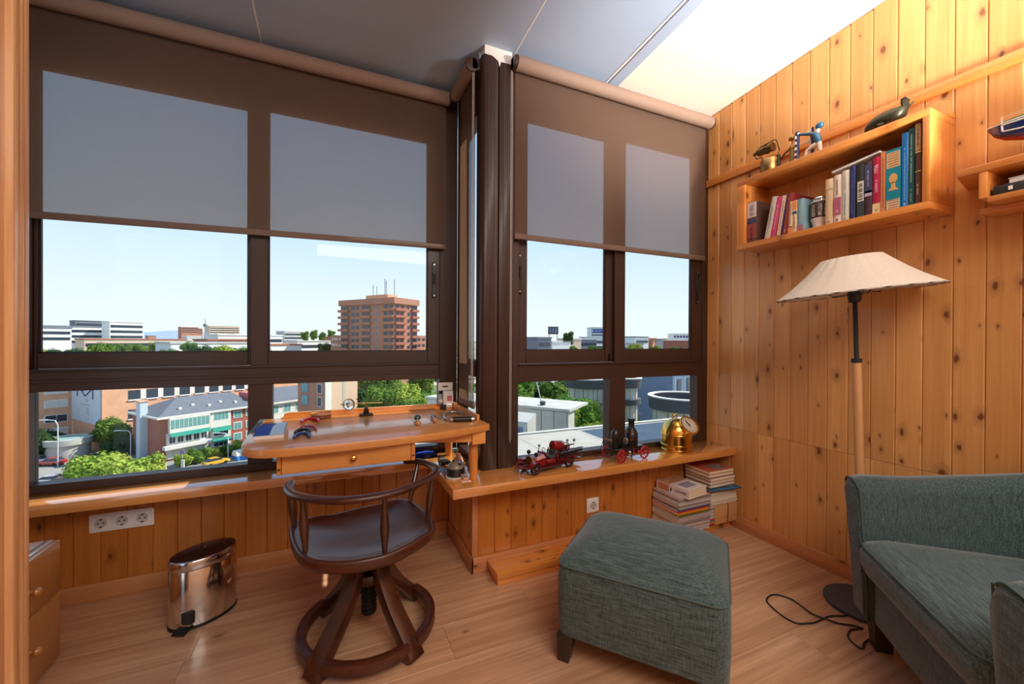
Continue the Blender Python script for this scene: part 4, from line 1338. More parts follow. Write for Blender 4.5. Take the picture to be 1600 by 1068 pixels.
g = G().tube([mt @ Vector(p) for p in ((0, -0.044, 0.062), (0, -0.062, 0.062), (0, -0.078, 0.080), (0, -0.095, 0.088), (0, -0.112, 0.086))], 0.004, 8)
g.cyl(mt @ Vector((0, -0.044, 0.02)), mt @ Vector((0, -0.044, 0.085)), 0.010, n=12)
ob('bracket', g, 'bronze', t)
mp = Matrix.Translation((2.150, 1.318, ZS))
ob('pump', G().lathe([(0.0, 0), (0.0125, 0.0), (0.0125, 0.085), (0.017, 0.086), (0.017, 0.092), (0.011, 0.093), (0.0095, 0.105), (0.004, 0.108), (0.004, 0.132), (0.016, 0.134), (0.017, 0.142), (0.009, 0.148), (0.006, 0.156), (0, 0.158)], mp, 20), 'brass_old', t)

# small painted acrobat figurine: blue-capped figure reaching to a striped post
t = thing('figurine', 'small painted blue-capped figurine reaching out to a striped post, on the shelf', 'figurine', (2.13, 1.225, ZS))
fx = 2.13
blue = pbr('figure_blue', (22, 84, 120), 0.4, coat=0.4)
navy_ = pbr('figure_navy', (26, 26, 74), 0.4, coat=0.4)
skin = pbr('figure_white', (226, 212, 200), 0.4, coat=0.3)
ob('post', G().cyl((fx, 1.283, ZS), (fx, 1.281, ZS + 0.150), 0.0095, n=14), navy_, t)
g = G()
for k in range(5):
    g.cyl((fx - 0.0015, 1.2845, ZS + 0.004 + k * 0.028), (fx - 0.0015, 1.2845, ZS + 0.017 + k * 0.028), 0.0092, n=14)
ob('stripe', g, skin, t)
ob('post', G().cyl((fx + 0.02, 1.222, ZS), (fx + 0.02, 1.222, ZS + 0.150), 0.007, n=12), navy_, t)
g = G().cyl((fx + 0.018, 1.228, ZS), (fx + 0.018, 1.228, ZS + 0.150), 0.0055, n=12)
g.cyl((fx + 0.01, 1.275, ZS + 0.088), (fx + 0.018, 1.225, ZS + 0.088), 0.004, n=10)
g.cyl((fx + 0.01, 1.275, ZS + 0.135), (fx + 0.018, 1.225, ZS + 0.135), 0.004, n=10)
ob('crossbar', g, skin, t)
ob('foot_plate', G().box(fx - 0.014, fx + 0.032, 1.168, 1.294, ZS, ZS + 0.004), navy_, t, bevel=0.001)
g = G().tube([(fx, 1.276, ZS + 0.136), (fx, 1.25, ZS + 0.126), (fx, 1.215, ZS + 0.112), (fx, 1.196, ZS + 0.100), (fx, 1.188, ZS + 0.072), (fx, 1.183, ZS + 0.055)], 1.0, 12, scales=[0.006, 0.007, 0.009, 0.015, 0.016, 0.013])
ob('body', g, blue, t)
ob('hand', G().sph((fx, 1.279, ZS + 0.140), 0.009), skin, t)
ob('leg', G().tube([(fx, 1.183, ZS + 0.058), (fx, 1.215, ZS + 0.048), (fx, 1.236, ZS + 0.040), (fx, 1.243, ZS + 0.006)], 1.0, 10, scales=[0.011, 0.010, 0.008, 0.006]), skin, t)
ob('leg', G().tube([(fx, 1.182, ZS + 0.058), (fx, 1.178, ZS + 0.03), (fx, 1.174, ZS + 0.005)], 1.0, 10, scales=[0.011, 0.009, 0.008]), skin, t)
ob('neck', G().cyl((fx, 1.190, ZS + 0.105), (fx, 1.186, ZS + 0.122), 0.008, n=10), skin, t)
ob('cap', G().sph((fx, 1.180, ZS + 0.136), (0.014, 0.019, 0.016), mat=Matrix.Rotation(R(-30), 3, 'X')), blue, t)

# bronze whale
t = thing('whale_figure', 'dark bronze whale sculpture with raised tail, on the long shelf', 'sculpture', (2.14, 0.94, ZS))
cx_ = 2.145
prof = [(1.004, 0.016, 0.008), (0.998, 0.024, 0.020), (0.982, 0.031, 0.030), (0.958, 0.036, 0.036), (0.928, 0.039, 0.039), (0.902, 0.040, 0.037), (0.884, 0.044, 0.031), (0.870, 0.054, 0.022), (0.862, 0.066, 0.013)]
lp = []
for yy, zc, rr in prof:
    lp.append([Vector((cx_ + 1.1 * rr * math.cos(2 * PI * k / 18), yy, ZS + max(0.0005, zc + rr * math.sin(2 * PI * k / 18)))) for k in range(18)])
ob('body', G().loft(lp), 'bronze', t, ang=70)
for sx in (-1, 1):
    g = G().loft([[Vector((cx_ + sx * p[0], p[1], ZS + p[2])) for p in q] for q in (((0.002, 0.866, 0.052), (0.002, 0.856, 0.060), (0.004, 0.862, 0.066), (0.004, 0.870, 0.058)), ((0.022, 0.868, 0.068), (0.020, 0.846, 0.080), (0.022, 0.852, 0.086), (0.024, 0.874, 0.074)), ((0.036, 0.866, 0.084), (0.034, 0.852, 0.088), (0.035, 0.854, 0.091), (0.037, 0.868, 0.088)))])
    ob('fluke', g, 'bronze', t)
    g = G().loft([[Vector((cx_ + sx * p[0], p[1], ZS + p[2])) for p in q] for q in (((0.028, 0.955, 0.026), (0.028, 0.930, 0.026), (0.030, 0.930, 0.034), (0.030, 0.955, 0.034)), ((0.055, 0.935, 0.004), (0.053, 0.915, 0.004), (0.054, 0.915, 0.008), (0.056, 0.935, 0.008)))])
    ob('flipper', g, 'bronze', t)
ob('fin', G().prism([(0.935, ZS + 0.058), (0.905, ZS + 0.056), (0.916, ZS + 0.074), (0.922, ZS + 0.080)], cx_ - 0.004, cx_ + 0.004, 'x'), 'bronze', t, bevel=0.0015)
g = G()
for k in range(5):
    z_ = ZS + 0.060 + 0.005 * k
    g.box(cx_ - 0.012, cx_ + 0.012, 0.882 - 0.004 * k, 0.886 - 0.004 * k, ZS + 0.050 + 0.004 * k, ZS + 0.066 + 0.005 * k)
ob('ridge', g, 'bronze', t, bevel=0.001, seg=1)

# boat model on the second shelf (bow towards the window)
t = thing('boat_model', 'blue model boat with white stripe and green deck edge, on the second shelf', 'boat', (2.14, 0.40, 1.775))
hull = []
hy = [0.640, 0.625, 0.60, 0.56, 0.50, 0.42, 0.32, 0.22]
hw = [0.003, 0.016, 0.030, 0.046, 0.060, 0.068, 0.070, 0.066]
zk = [1.905, 1.878, 1.858, 1.842, 1.832, 1.828, 1.828, 1.832]
zt_ = [1.917, 1.916, 1.914, 1.912, 1.910, 1.909, 1.909, 1.911]
bcx = 2.155
def hring(i, a, b):
    """strip of the hull between height fractions a and b"""
    out = []
    for sd in (-1, 1):
        fr = [a + (b - a) * k / 4 for k in range(5)]
        if sd == 1:
            fr = fr[::-1]
        for f_ in fr:
            z_ = zk[i] + (zt_[i] - zk[i]) * f_
            w_ = hw[i] * (max(f_, 0.0) ** 0.45)
            out.append(Vector((bcx + sd * w_, hy[i], z_)))
    return out
navyb = pbr('boat_navy', (10, 40, 110), 0.3, coat=0.5)
ob('hull', G().loft([hring(i, 0.16, 0.93) for i in range(8)]), navyb, t, ang=60)
ob('keel', G().loft([hring(i, 0.0, 0.155) for i in range(8)]), pbr('boat_red', (150, 46, 34), 0.4), t, ang=60)
ob('deck', G().loft([hring(i, 0.935, 1.02) for i in range(8)]), pbr('boat_green', (40, 130, 100), 0.4), t, ang=60)
g = G()
for fa in (0.84, 0.48):
    pts = [Vector((bcx - hw[i] * fa ** 0.45 - 0.0012, hy[i], zk[i] + (zt_[i] - zk[i]) * fa)) for i in range(2 if fa > 0.6 else 2, 8)]
    g.tube(pts, 0.0026, 6)
i = 2
pts = [Vector((bcx - hw[i] * f_ ** 0.45 - 0.0012, hy[i], zk[i] + (zt_[i] - zk[i]) * f_)) for f_ in (0.84, 0.66, 0.48)]
g.tube(pts, 0.0026, 6)
pts = [Vector((bcx - hw[k] * 0.92 ** 0.45 - 0.001, hy[k], zk[k] + (zt_[k] - zk[k]) * 0.93)) for k in range(8)]
g.tube(pts, 0.0022, 6)
ob('stripe', g, 'whiteplastic', t)
g = G()
for yy in (0.52, 0.30):
    g.prism([(bcx - 0.05, 1.7745), (bcx + 0.05, 1.7745), (bcx + 0.034, 1.829), (bcx - 0.034, 1.829)], yy - 0.012, yy + 0.012, 'y')
g.box(bcx - 0.012, bcx + 0.012, 0.30, 0.52, 1.7745, 1.782)
ob('cradle', g, pbr('cradle_red', (110, 36, 28), 0.4), t, bevel=0.002)
g = G()
for k in range(4):
    y_ = 0.60 - 0.09 * k
    g.cyl((bcx - 0.03 - 0.008 * k, y_, 1.912), (bcx - 0.03 - 0.008 * k, y_, 1.932), 0.0009, n=6)
g.tube([(bcx - 0.03, 0.60, 1.932), (bcx - 0.054, 0.33, 1.930)], 0.0007, 5)
ob('railing', g, 'steel', t)

# books lying in the second shelf
t = thing('book', 'black and white book lying flat in the second shelf, lower of two', 'book', (2.16, 0.45, 1.6575))
ob('cover', G().box(2.098, 2.235, 0.532, 0.612, 1.6575, 1.692), col((36, 36, 38)), t, bevel=0.004)
ob('pages', G().box(2.100, 2.233, 0.30, 0.5315, 1.659, 1.690), 'paper_white', t, smooth=False)
ob('spine_label', G().box(2.0972, 2.0985, 0.566, 0.576, 1.669, 1.682), 'whiteplastic', t, smooth=False)
t = thing('book', 'white book lying flat in the second shelf, upper of two', 'book', (2.165, 0.44, 1.6925))
ob('pages', G().box(2.113, 2.235, 0.30, 0.578, 1.6935, 1.709), 'paper_white', t, smooth=False)
g = G().box(2.110, 2.238, 0.298, 0.580, 1.7095, 1.7115)
g.box(2.110, 2.238, 0.298, 0.580, 1.6922, 1.6934)
ob('cover', g, 'whiteplastic', t, smooth=False)

# ================================================================== THINGS ON THE BENCH
BZ = ZT + 0.0003
# booklet
t = thing('booklet', 'thin blue and white booklet with a bent cover at the left end of the bench', 'booklet', (-0.228, 1.975, BZ))
def bent(x0, x1, z, th, n=8):
    lp = []
    for k in range(n + 1):
        yy = 1.852 + 0.25 * k / n
        zz_ = z + 0.010 * math.sin(PI * min(1, k / n * 1.15))
        sk = 0.010 * k / n
        lp.append([(x0 - sk * 0.2, yy, zz_), (x1 - sk, yy, zz_), (x1 - sk, yy, zz_ + th), (x0 - sk * 0.2, yy, zz_ + th)])
    return lp
lp = [[(p[0], p[1], BZ if i < 2 else p[2]) for i, p in enumerate(l_)] for l_ in bent(-0.279, -0.176, BZ + 0.008, 0.006)]
ob('pages', G().loft(lp), 'paper_white', t, smooth=False)
c_ = ob('cover', G().loft(bent(-0.281, -0.174, BZ + 0.0142, 0.001)), col((36, 74, 160)), t, smooth=False)
ob('panel', G().loft(bent(-0.226, -0.176, BZ + 0.0154, 0.0004)), col((176, 208, 232)), c_, smooth=False)

def plier(label, px, py, rz, mcol, spread=0.030, ln=0.085, thick=0.0065):
    t = thing('pliers', label, 'pliers', (px, py, BZ), 'small pliers lying on the bench', rz=rz)
    m = Matrix.Translation((px, py, BZ)) @ Matrix.Rotation(rz, 4, 'Z')
    zc = thick + 0.001
    for s_ in (-1, 1):
        pts = [m @ Vector(p) for p in ((s_ * 0.004, -0.008, zc), (s_ * spread * 0.55, -ln * 0.28, zc), (s_ * spread, -ln * 0.62, zc), (s_ * spread * 1.02, -ln, zc))]
        ob('handle', G().tube(catmull(pts, 4, False), 1.0, 10, scales=[thick * (0.75 + 0.35 * math.sin(PI * min(1, k / 11))) for k in range(13)]), mcol, t)
    g = G().lathe([(0.0085, 0), (0.0085, 0.008), (0.006, 0.0095), (0, 0.0095)], m @ Matrix.Translation((0, 0, 0.002)), 16)
    ob('joint', g, 'steel', t)
    for s_ in (-1, 1):
        g = G().loft([[m @ Vector(p) for p in q] for q in (((s_ * 0.0006, 0.004, 0.003), (s_ * 0.0075, 0.004, 0.003), (s_ * 0.0075, 0.004, 0.010), (s_ * 0.0006, 0.004, 0.010)), ((s_ * 0.0006, 0.034, 0.005), (s_ * 0.003, 0.034, 0.005), (s_ * 0.003, 0.034, 0.008), (s_ * 0.0006, 0.034, 0.008)))])
        ob('jaw', g, 'steel', t, smooth=False)
    return t
redp = pbr('grip_red', (176, 24, 36), 0.35, coat=0.3)
plier('red handled pliers at the back of the row of pliers', -0.108, 2.205, R(12), redp, 0.034, 0.09, 0.0085)
plier('slim red handled pliers, second from the back of the row', -0.102, 2.035, R(4), pbr('grip_crimson', (160, 20, 50), 0.35, coat=0.3), 0.032, 0.082, 0.0055)
plier('black handled pliers in the row on the bench', -0.112, 1.968, R(0), 'black', 0.026, 0.085, 0.007)
plier('blue handled pliers nearest the bench front edge', -0.107, 1.885, R(-2), pbr('grip_blue', (30, 56, 120), 0.35, coat=0.3), 0.026, 0.085, 0.007)

t = thing('dish', 'round clear dish with a red brown filling, against the back board of the bench', 'dish', (-0.049, 2.250, BZ))
md = Matrix.Translation((-0.049, 2.250, BZ))
ob('wall', G().lathe([(0.0, 0.0), (0.047, 0.0), (0.0485, 0.002), (0.050, 0.034), (0.0485, 0.034), (0.046, 0.004), (0.0, 0.003)], md, 36), 'clear', t, ang=30)
ob('filling', G().lathe([(0.0, 0.0032), (0.0455, 0.0042), (0.044, 0.016), (0.03, 0.021), (0.0, 0.0215)], md, 28), pbr('dish_filling', (150, 64, 48), 0.8, var=0.3, vscale=150), t)
ob('ring', G().lathe([(0.0478, 0.020), (0.0492, 0.020), (0.0494, 0.027), (0.048, 0.027)], md, 36, caps=False), pbr('dish_ring', (206, 160, 106), 0.5), t)

# helping hand with magnifier
t = thing('helping_hand', 'black footed helping hand stand with a round magnifier at one end of its rod', 'magnifier', (0.163, 2.235, BZ))
ob('base', G().obox((0.163, 2.235, BZ + 0.005), (0.066, 0.042, 0.010), R(3)), 'iron', t, bevel=0.003)
g = G().prism([(0.148, BZ + 0.010), (0.178, BZ + 0.010), (0.174, BZ + 0.034), (0.170, BZ + 0.043), (0.163, BZ + 0.046), (0.156, BZ + 0.043), (0.152, BZ + 0.034)], 2.224, 2.246, 'y')
ob('post', g, 'iron', t, bevel=0.002)
g = G().cyl((0.163, 2.235, BZ + 0.044), (0.163, 2.235, BZ + 0.066), 0.004, n=10)
ob('stem', g, 'brass_old', t)
ob('knuckle', G().sph((0.163, 2.235, BZ + 0.064), 0.0065), 'brass_old', t)
ob('rod', G().cyl((0.098, 2.238, BZ + 0.067), (0.245, 2.232, BZ + 0.062), 0.0024, n=8), 'brass_old', t)
for kx, kz, dx in ((0.128, 0.080, 0), (0.252, 0.062, 1)):
    g = G().sph((kx, 2.233, BZ + kz), 0.0065, 10, 6)
    if dx:
        g.cyl((kx, 2.233, BZ + kz), (kx + 0.045, 2.230, BZ + kz - 0.010), 0.0045, 0.0015, 8)
        g.cyl((kx + 0.004, 2.233, BZ + kz + 0.004), (kx + 0.042, 2.230, BZ + kz - 0.007), 0.003, 0.0012, 8)
    else:
        g.cyl((kx, 2.233, BZ + kz), (kx - 0.014, 2.226, BZ + kz + 0.010), 0.004, 0.002, 8)
        g.cyl((kx, 2.233, BZ + kz), (kx + 0.012, 2.24, BZ + kz - 0.012), 0.003, n=8)
    ob('clip', g, 'bronze', t)
mc = Matrix.Translation((0.079, 2.225, BZ + 0.064)) @ Matrix.Rotation(R(-28), 4, 'Z') @ Matrix.Rotation(PI / 2, 4, 'X')
g = G().lathe([(0.0265, -0.004), (0.0295, -0.004), (0.0295, 0.004), (0.0265, 0.004), (0.0265, -0.004)], mc, 32, caps=False)
g.cyl((0.052, 2.232, BZ + 0.064), (0.040, 2.236, BZ + 0.064), 0.003, 0.0015, 8)
mg = ob('lens_ring', g, 'brass_old', t)
gm = NT('lens_glass')
gb_ = gm.n('ShaderNodeBsdfGlass')
gb_.inputs['IOR'].default_value = 1.5
gm.l(gb_.outputs[0], gm.out.inputs[0])
ob('lens', G().lathe([(0.0, -0.0048), (0.012, -0.004), (0.022, -0.0018), (0.0264, 0.0), (0.022, 0.0018), (0.012, 0.004), (0.0, 0.0048)], mc, 32), gm.m, mg)

# two small hand tools with wooden mushroom heads
woodk = pbr('tool_wood', (196, 142, 88), 0.4, coat=0.3)
def graver(label, k, tip, body_mat, br, bpos, stub):
    t = thing('hand_tool', label, 'tool', (k[0], k[1], BZ), 'small wooden headed hand tools on the bench')
    kz = BZ + 0.0135
    d_ = (Vector(tip) - Vector(k)).normalized()
    mm = Matrix.Translation((k[0], k[1], kz)) @ Vector((d_.x, d_.y, 0)).to_track_quat('Z', 'Y').to_matrix().to_4x4()
    ob('head', G().lathe([(0, -0.012), (0.008, -0.011), (0.0125, -0.004), (0.013, 0.002), (0.009, 0.010), (0.0055, 0.020), (0.005, 0.026), (0, 0.0265)], mm, 18), woodk, t)
    g = G().sph((bpos[0], bpos[1], BZ + br * 0.8), (br, br * 1.1, br * 0.8))
    ob('grip', g, body_mat, t)
    g = G().cyl((k[0], k[1], kz), (bpos[0], bpos[1], BZ + br * 0.8), 0.0032, n=8)
    g.cyl((bpos[0], bpos[1], BZ + br * 0.8), (tip[0], tip[1], BZ + 0.004), 0.0028, 0.0014, 8)
    ob('shaft', g, 'steel', t)
    if stub:
        ob('side_arm', G().cyl((bpos[0] + 0.01, bpos[1], BZ + 0.012), (bpos[0] + 0.03, bpos[1] - 0.05, BZ + 0.006), 0.005, 0.003, 8), 'steel', t)
graver('wooden headed hand tool with a shiny dark green grip on the bench', (0.362, 1.875), (0.362, 2.125), pbr('tool_green', (14, 60, 54), 0.15, coat=0.8), 0.017, (0.383, 2.005), False)
graver('wooden headed hand tool with a silver grip, nearer the bench right end', (0.448, 1.905), (0.452, 2.125), 'steel', 0.011, (0.462, 2.02), True)

# saw-like tool with black handle
t = thing('frame_tool', 'bright metal loop tool with a thick black handle at the right end of the bench', 'tool', (0.59, 1.90, BZ))
a, b = Vector((0.522, 1.897, BZ + 0.013)), Vector((0.628, 1.868, BZ + 0.013))
dd = (b - a).normalized()
ob('handle', G().cyl(a + dd * 0.010, b - dd * 0.010, 0.0125, n=18), 'black', t)
g = G().cyl(a - dd * 0.001, a + dd * 0.010, 0.0105, 0.0118, 16)
ob('ferrule', g, 'chrome', t)
ob('ferrule', G().cyl(b - dd * 0.010, b + dd * 0.003, 0.0118, 0.0095, 16), 'chrome', t)
pts = [(0.521, 1.900, BZ + 0.012), (0.512, 1.945, BZ + 0.010), (0.518, 2.00, BZ + 0.008), (0.540, 2.06, BZ + 0.008), (0.575, 2.105, BZ + 0.008), (0.610, 2.115, BZ + 0.008), (0.628, 2.08, BZ + 0.008)]
ob('frame', G().tube(catmull(pts, 4, False), 0.0065, 10), 'steel', t)
g = G().tube([(0.628, 2.08, BZ + 0.008), (0.625, 1.98, BZ + 0.008), (0.60, 1.90, BZ + 0.010), (0.55, 1.905, BZ + 0.010)], 0.0035, 8)
ob('arm', g, 'chrome', t)

# little packages standing in the corner of the bench
whitec = pbr('pack_white', (228, 222, 218), 0.4)
t = thing('small_box', 'small black box at the foot of the packages in the bench corner', 'box', (0.578, 2.262, BZ), 'small packages in the bench corner')
ob('body', G().box(0.562, 0.590, 2.25, 2.275, BZ, BZ + 0.028), 'black', t, bevel=0.001, seg=1)
ob('flap', G().box(0.563, 0.589, 2.249, 2.2497, BZ + 0.018, BZ + 0.024), 'blackmat', t, smooth=False)
t = thing('small_box', 'small white box with an orange foot in the bench corner', 'box', (0.608, 2.255, BZ), 'small packages in the bench corner')
ob('body', G().box(0.5925, 0.624, 2.243, 2.272, BZ, BZ + 0.029), whitec, t, bevel=0.001, seg=1)
ob('label_band', G().box(0.5922, 0.6243, 2.2425, 2.2428, BZ + 0.003, BZ + 0.014), col((214, 136, 70)), t, smooth=False)
t = thing('blister_pack', 'upright white pack with a pink picture in the bench corner', 'package', (0.607, 2.265, BZ + 0.0295), 'small packages in the bench corner')
ob('card', G().box(0.578, 0.634, 2.256, 2.272, BZ + 0.0295, BZ + 0.104), whitec, t, bevel=0.001, seg=1)
g = G()
q = random.Random(3)
for k in range(9):
    g.sph((0.604 + 0.010 * (k % 3), 2.2555, BZ + 0.052 + 0.010 * (k // 3)), (0.0055, 0.0012, 0.0055), 8, 5)
ob('picture', g, col((206, 84, 104)), t)
t = thing('blister_pack', 'grey clear pack leaning beside the pink pictured one', 'package', (0.568, 2.285, BZ + 0.0295), 'small packages in the bench corner')
ob('card', G().hexa([(0.552, 2.276, BZ + 0.0295), (0.586, 2.276, BZ + 0.0295), (0.586, 2.282, BZ + 0.0295), (0.552, 2.282, BZ + 0.0295), (0.556, 2.286, BZ + 0.085), (0.582, 2.286, BZ + 0.085), (0.582, 2.292, BZ + 0.085), (0.556, 2.292, BZ + 0.085)]), pbr('pack_grey', (150, 146, 148), 0.4), t, smooth=False)
ob('blister', G().sph((0.568, 2.2765, BZ + 0.046), (0.012, 0.007, 0.012), 10, 6), whitec, t)
t = thing('hang_card', 'white slotted hang card on top of the packages in the bench corner', 'card', (0.598, 2.292, BZ + 0.105), 'small packages in the bench corner')
g = G()
g.box(0.556, 0.640, 2.288, 2.292, BZ + 0.1045, BZ + 0.123)
g.box(0.556, 0.640, 2.288, 2.292, BZ + 0.131, BZ + 0.150)
g.box(0.556, 0.580, 2.288, 2.292, BZ + 0.123, BZ + 0.131)
g.box(0.612, 0.640, 2.288, 2.292, BZ + 0.123, BZ + 0.131)
ob('card', g, whitec, t, smooth=False)
ob('foot', G().box(0.586, 0.630, 2.274, 2.294, BZ + 0.0300, BZ + 0.1042), pbr('pack_dark', (92, 90, 92), 0.5), t, smooth=False)

# ================================================================== THINGS UNDER THE BENCH ON THE SILL
SZ = 0.4903
t = thing('tool_motor', 'grey domed device with a wide black ribbed band on the sill corner', 'device', (0.545, 1.892, SZ))
mv = Matrix.Translation((0.545, 1.892, SZ))
g = G().prism([(0.497, 1.868), (0.52, 1.845), (0.548, 1.85), (0.572, 1.866), (0.602, 1.876), (0.604, 1.905), (0.586, 1.93), (0.51, 1.935), (0.497, 1.90)], SZ, SZ + 0.009)
ob('base', g, pbr('device_base', (206, 196, 180), 0.5), t, bevel=0.003)
pr = [(0.0, 0.0095)]
for k in range(4):
    pr += [(0.0405, 0.0100 + 0.009 * k), (0.042, 0.0125 + 0.009 * k), (0.042, 0.0165 + 0.009 * k), (0.0405, 0.0188 + 0.009 * k)]
pr += [(0.0, 0.0465)]
ob('band', G().lathe(pr, mv, 30), 'black', t)
ob('dome', G().lathe([(0.040, 0.047), (0.040, 0.051), (0.033, 0.062), (0.024, 0.071), (0.016, 0.075), (0.0, 0.076)], mv, 30), pbr('device_dome', (132, 124, 108), 0.35, coat=0.2), t)
g = G().cyl(mv @ Vector((-0.008, 0.004, 0.073)), mv @ Vector((-0.008, 0.004, 0.083)), 0.006, n=12)
ob('cap', g, 'black', t)
g = G().sph(mv @ Vector((0.014, -0.026, 0.066)), (0.009, 0.006, 0.008))
ob('port', g, 'black', t)

t = thing('head_loupe', 'black head loupe lying at the left edge of the corner sill', 'loupe', (0.532, 2.11, SZ))
for k, (yy, rr) in enumerate(((2.085, 0.017), (2.135, 0.016))):
    g = G().cyl((0.522, yy, SZ + rr), (0.556, yy + 0.004, SZ + rr), rr, rr * 0.8, 18)
    b_ = ob('barrel', g, 'black', t, bevel=0.0015, seg=1)
    ob('lens', G().cyl((0.5205, yy, SZ + rr), (0.5215, yy, SZ + rr), rr * 0.78, n=18), 'glass', b_)
ob('bridge', G().box(0.528, 0.548, 2.10, 2.122, SZ + 0.012, SZ + 0.022), 'black', t, bevel=0.002)
ob('headband', G().tube(catmull([(0.556, 2.075, SZ + 0.012), (0.575, 2.055, SZ + 0.006), (0.580, 2.10, SZ + 0.006), (0.575, 2.16, SZ + 0.006), (0.556, 2.145, SZ + 0.012)], 5, False), 0.0055, 8), 'blackmat', t)
t = thing('sheet', 'small blue grey sheet lying on the sill in front of the loupe', 'sheet', (0.515, 2.03, SZ))
ob('sheet', G().prism([(0.490, 2.06), (0.500, 1.965), (0.538, 1.975), (0.530, 2.055)], SZ, SZ + 0.0025), pbr('sheet_blue', (120, 140, 172), 0.35), t, smooth=False)

t = thing('board_strip', 'pale pinkish board strip lying along the corner sill beneath the bench', 'board', (0.655, 2.07, SZ))
ob('board', G().hexa([(0.598, 1.870, SZ), (0.626, 1.862, SZ), (0.704, 2.30, SZ), (0.680, 2.305, SZ), (0.598, 1.870, SZ + 0.010), (0.626, 1.862, SZ + 0.010), (0.704, 2.30, SZ + 0.010), (0.680, 2.305, SZ + 0.010)]) if False else G().hexa([(0.566, 1.835, SZ), (0.590, 1.828, SZ), (0.686, 2.262, SZ), (0.662, 2.268, SZ), (0.566, 1.835, SZ + 0.008), (0.590, 1.828, SZ + 0.008), (0.686, 2.262, SZ + 0.008), (0.662, 2.268, SZ + 0.008)]), pbr('pale_board', (198, 160, 140), 0.5, var=0.1), t, bevel=0.0015, seg=1)
t = thing('hammer', 'small hammer with reddish handle lying on the pale board strip', 'hammer', (0.635, 2.06, SZ + 0.009))
a, b = Vector((0.655, 2.21, SZ + 0.0165)), Vector((0.585, 1.86, SZ + 0.0150))
ob('handle', G().tube([a.lerp(b, k / 6) for k in range(7)], 1.0, 10, scales=[0.008, 0.008, 0.0065, 0.005, 0.0055, 0.007, 0.0065]), pbr('hammer_handle', (140, 74, 44), 0.4, coat=0.3), t)
ob('head', G().obox((0.584, 1.857, SZ + 0.016), (0.046, 0.013, 0.013), R(-12)), 'steel', t, bevel=0.002)
t = thing('metal_block', 'dark grey wedge block on the sill beside the front bench leg', 'block', (0.655, 1.99, SZ))
ob('block', G().hexa([(0.632, 1.925, SZ), (0.668, 1.945, SZ), (0.678, 2.06, SZ), (0.662, 2.06, SZ), (0.634, 1.93, SZ + 0.018), (0.664, 1.95, SZ + 0.030), (0.674, 2.055, SZ + 0.034), (0.664, 2.055, SZ + 0.034)]), pbr('dark_grey', (84, 84, 86), 0.4, 0.4), t, bevel=0.002)
t = thing('small_box', 'flat blue and white box at the back of the corner sill', 'box', (0.66, 2.335, SZ))
ob('body', G().box(0.632, 0.676, 2.320, 2.362, SZ, SZ + 0.020), col((110, 170, 206)), t, bevel=0.0015, seg=1)
ob('end', G().box(0.6765, 0.6885, 2.320, 2.362, SZ, SZ + 0.020), whitec, t, bevel=0.0015, seg=1)
t = thing('cloth', 'crumpled bright blue cloth on the sill behind the bench drawer', 'cloth', (0.48, 2.29, SZ))
g = G()
bmesh.ops.create_icosphere(g.bm, subdivisions=3, radius=1.0)
q = random.Random(9)
for v in g.bm.verts:
    k = 1 + 0.28 * math.sin(5 * v.co.x + 1) * math.sin(6 * v.co.y) + 0.12 * q.random()
    v.co = Vector((0.48 + 0.062 * v.co.x * k, 2.288 + 0.038 * v.co.y * k, SZ + max(0.0, 0.012 + 0.014 * v.co.z * k)))
ob('cloth', g, pbr('cloth_blue', (20, 58, 170), 0.8, var=0.3, vscale=60), t, ang=80)

# ================================================================== MODELS ON THE RIGHT SILL
red = pbr('toy_red', (132, 22, 26), 0.3, coat=0.5, var=0.15, vscale=60)
darkred = pbr('toy_dark_red', (84, 18, 22), 0.35, coat=0.3)
tb = pbr('toy_black', (34, 26, 26), 0.35, 0.2, coat=0.3)
tyre = pbr('toy_tyre', (30, 26, 26), 0.7)

def twheel(parent, m, c, r, w_, spokes, rim_m, tyre_m, name='wheel'):
    """model wheel, axle along local y"""
    mm = m @ Matrix.Translation(c) @ Matrix.Rotation(PI / 2, 4, 'X')
    ri = r * 0.72 if tyre_m else r * 0.80
    g = G().lathe([(ri, -w_ / 2), (r * 0.96, -w_ / 2), (r, -w_ / 4), (r, w_ / 4), (r * 0.96, w_ / 2), (ri, w_ / 2), (ri, -w_ / 2)], mm, 26, caps=False)
    o = ob(name, g, tyre_m or rim_m, parent)
    g = G().lathe([(0, -w_ * 0.55), (r * 0.16, -w_ * 0.55), (r * 0.18, 0), (r * 0.16, w_ * 0.55), (0, w_ * 0.55)], mm, 12)
    for k in range(spokes):
        a = 2 * PI * k / spokes
        g.cyl(mm @ Vector((r * 0.1 * math.cos(a), r * 0.1 * math.sin(a), 0)), mm @ Vector((ri * 1.02 * math.cos(a), ri * 1.02 * math.sin(a), 0)), r * 0.055, n=6)
    if tyre_m:
        g.lathe([(ri * 0.86, -w_ * 0.3), (ri * 1.01, -w_ * 0.4), (ri * 1.01, w_ * 0.4), (ri * 0.86, w_ * 0.3), (ri * 0.86, -w_ * 0.3)], mm, 22, caps=False)
    ob('spokes', g, rim_m, o)
    return o

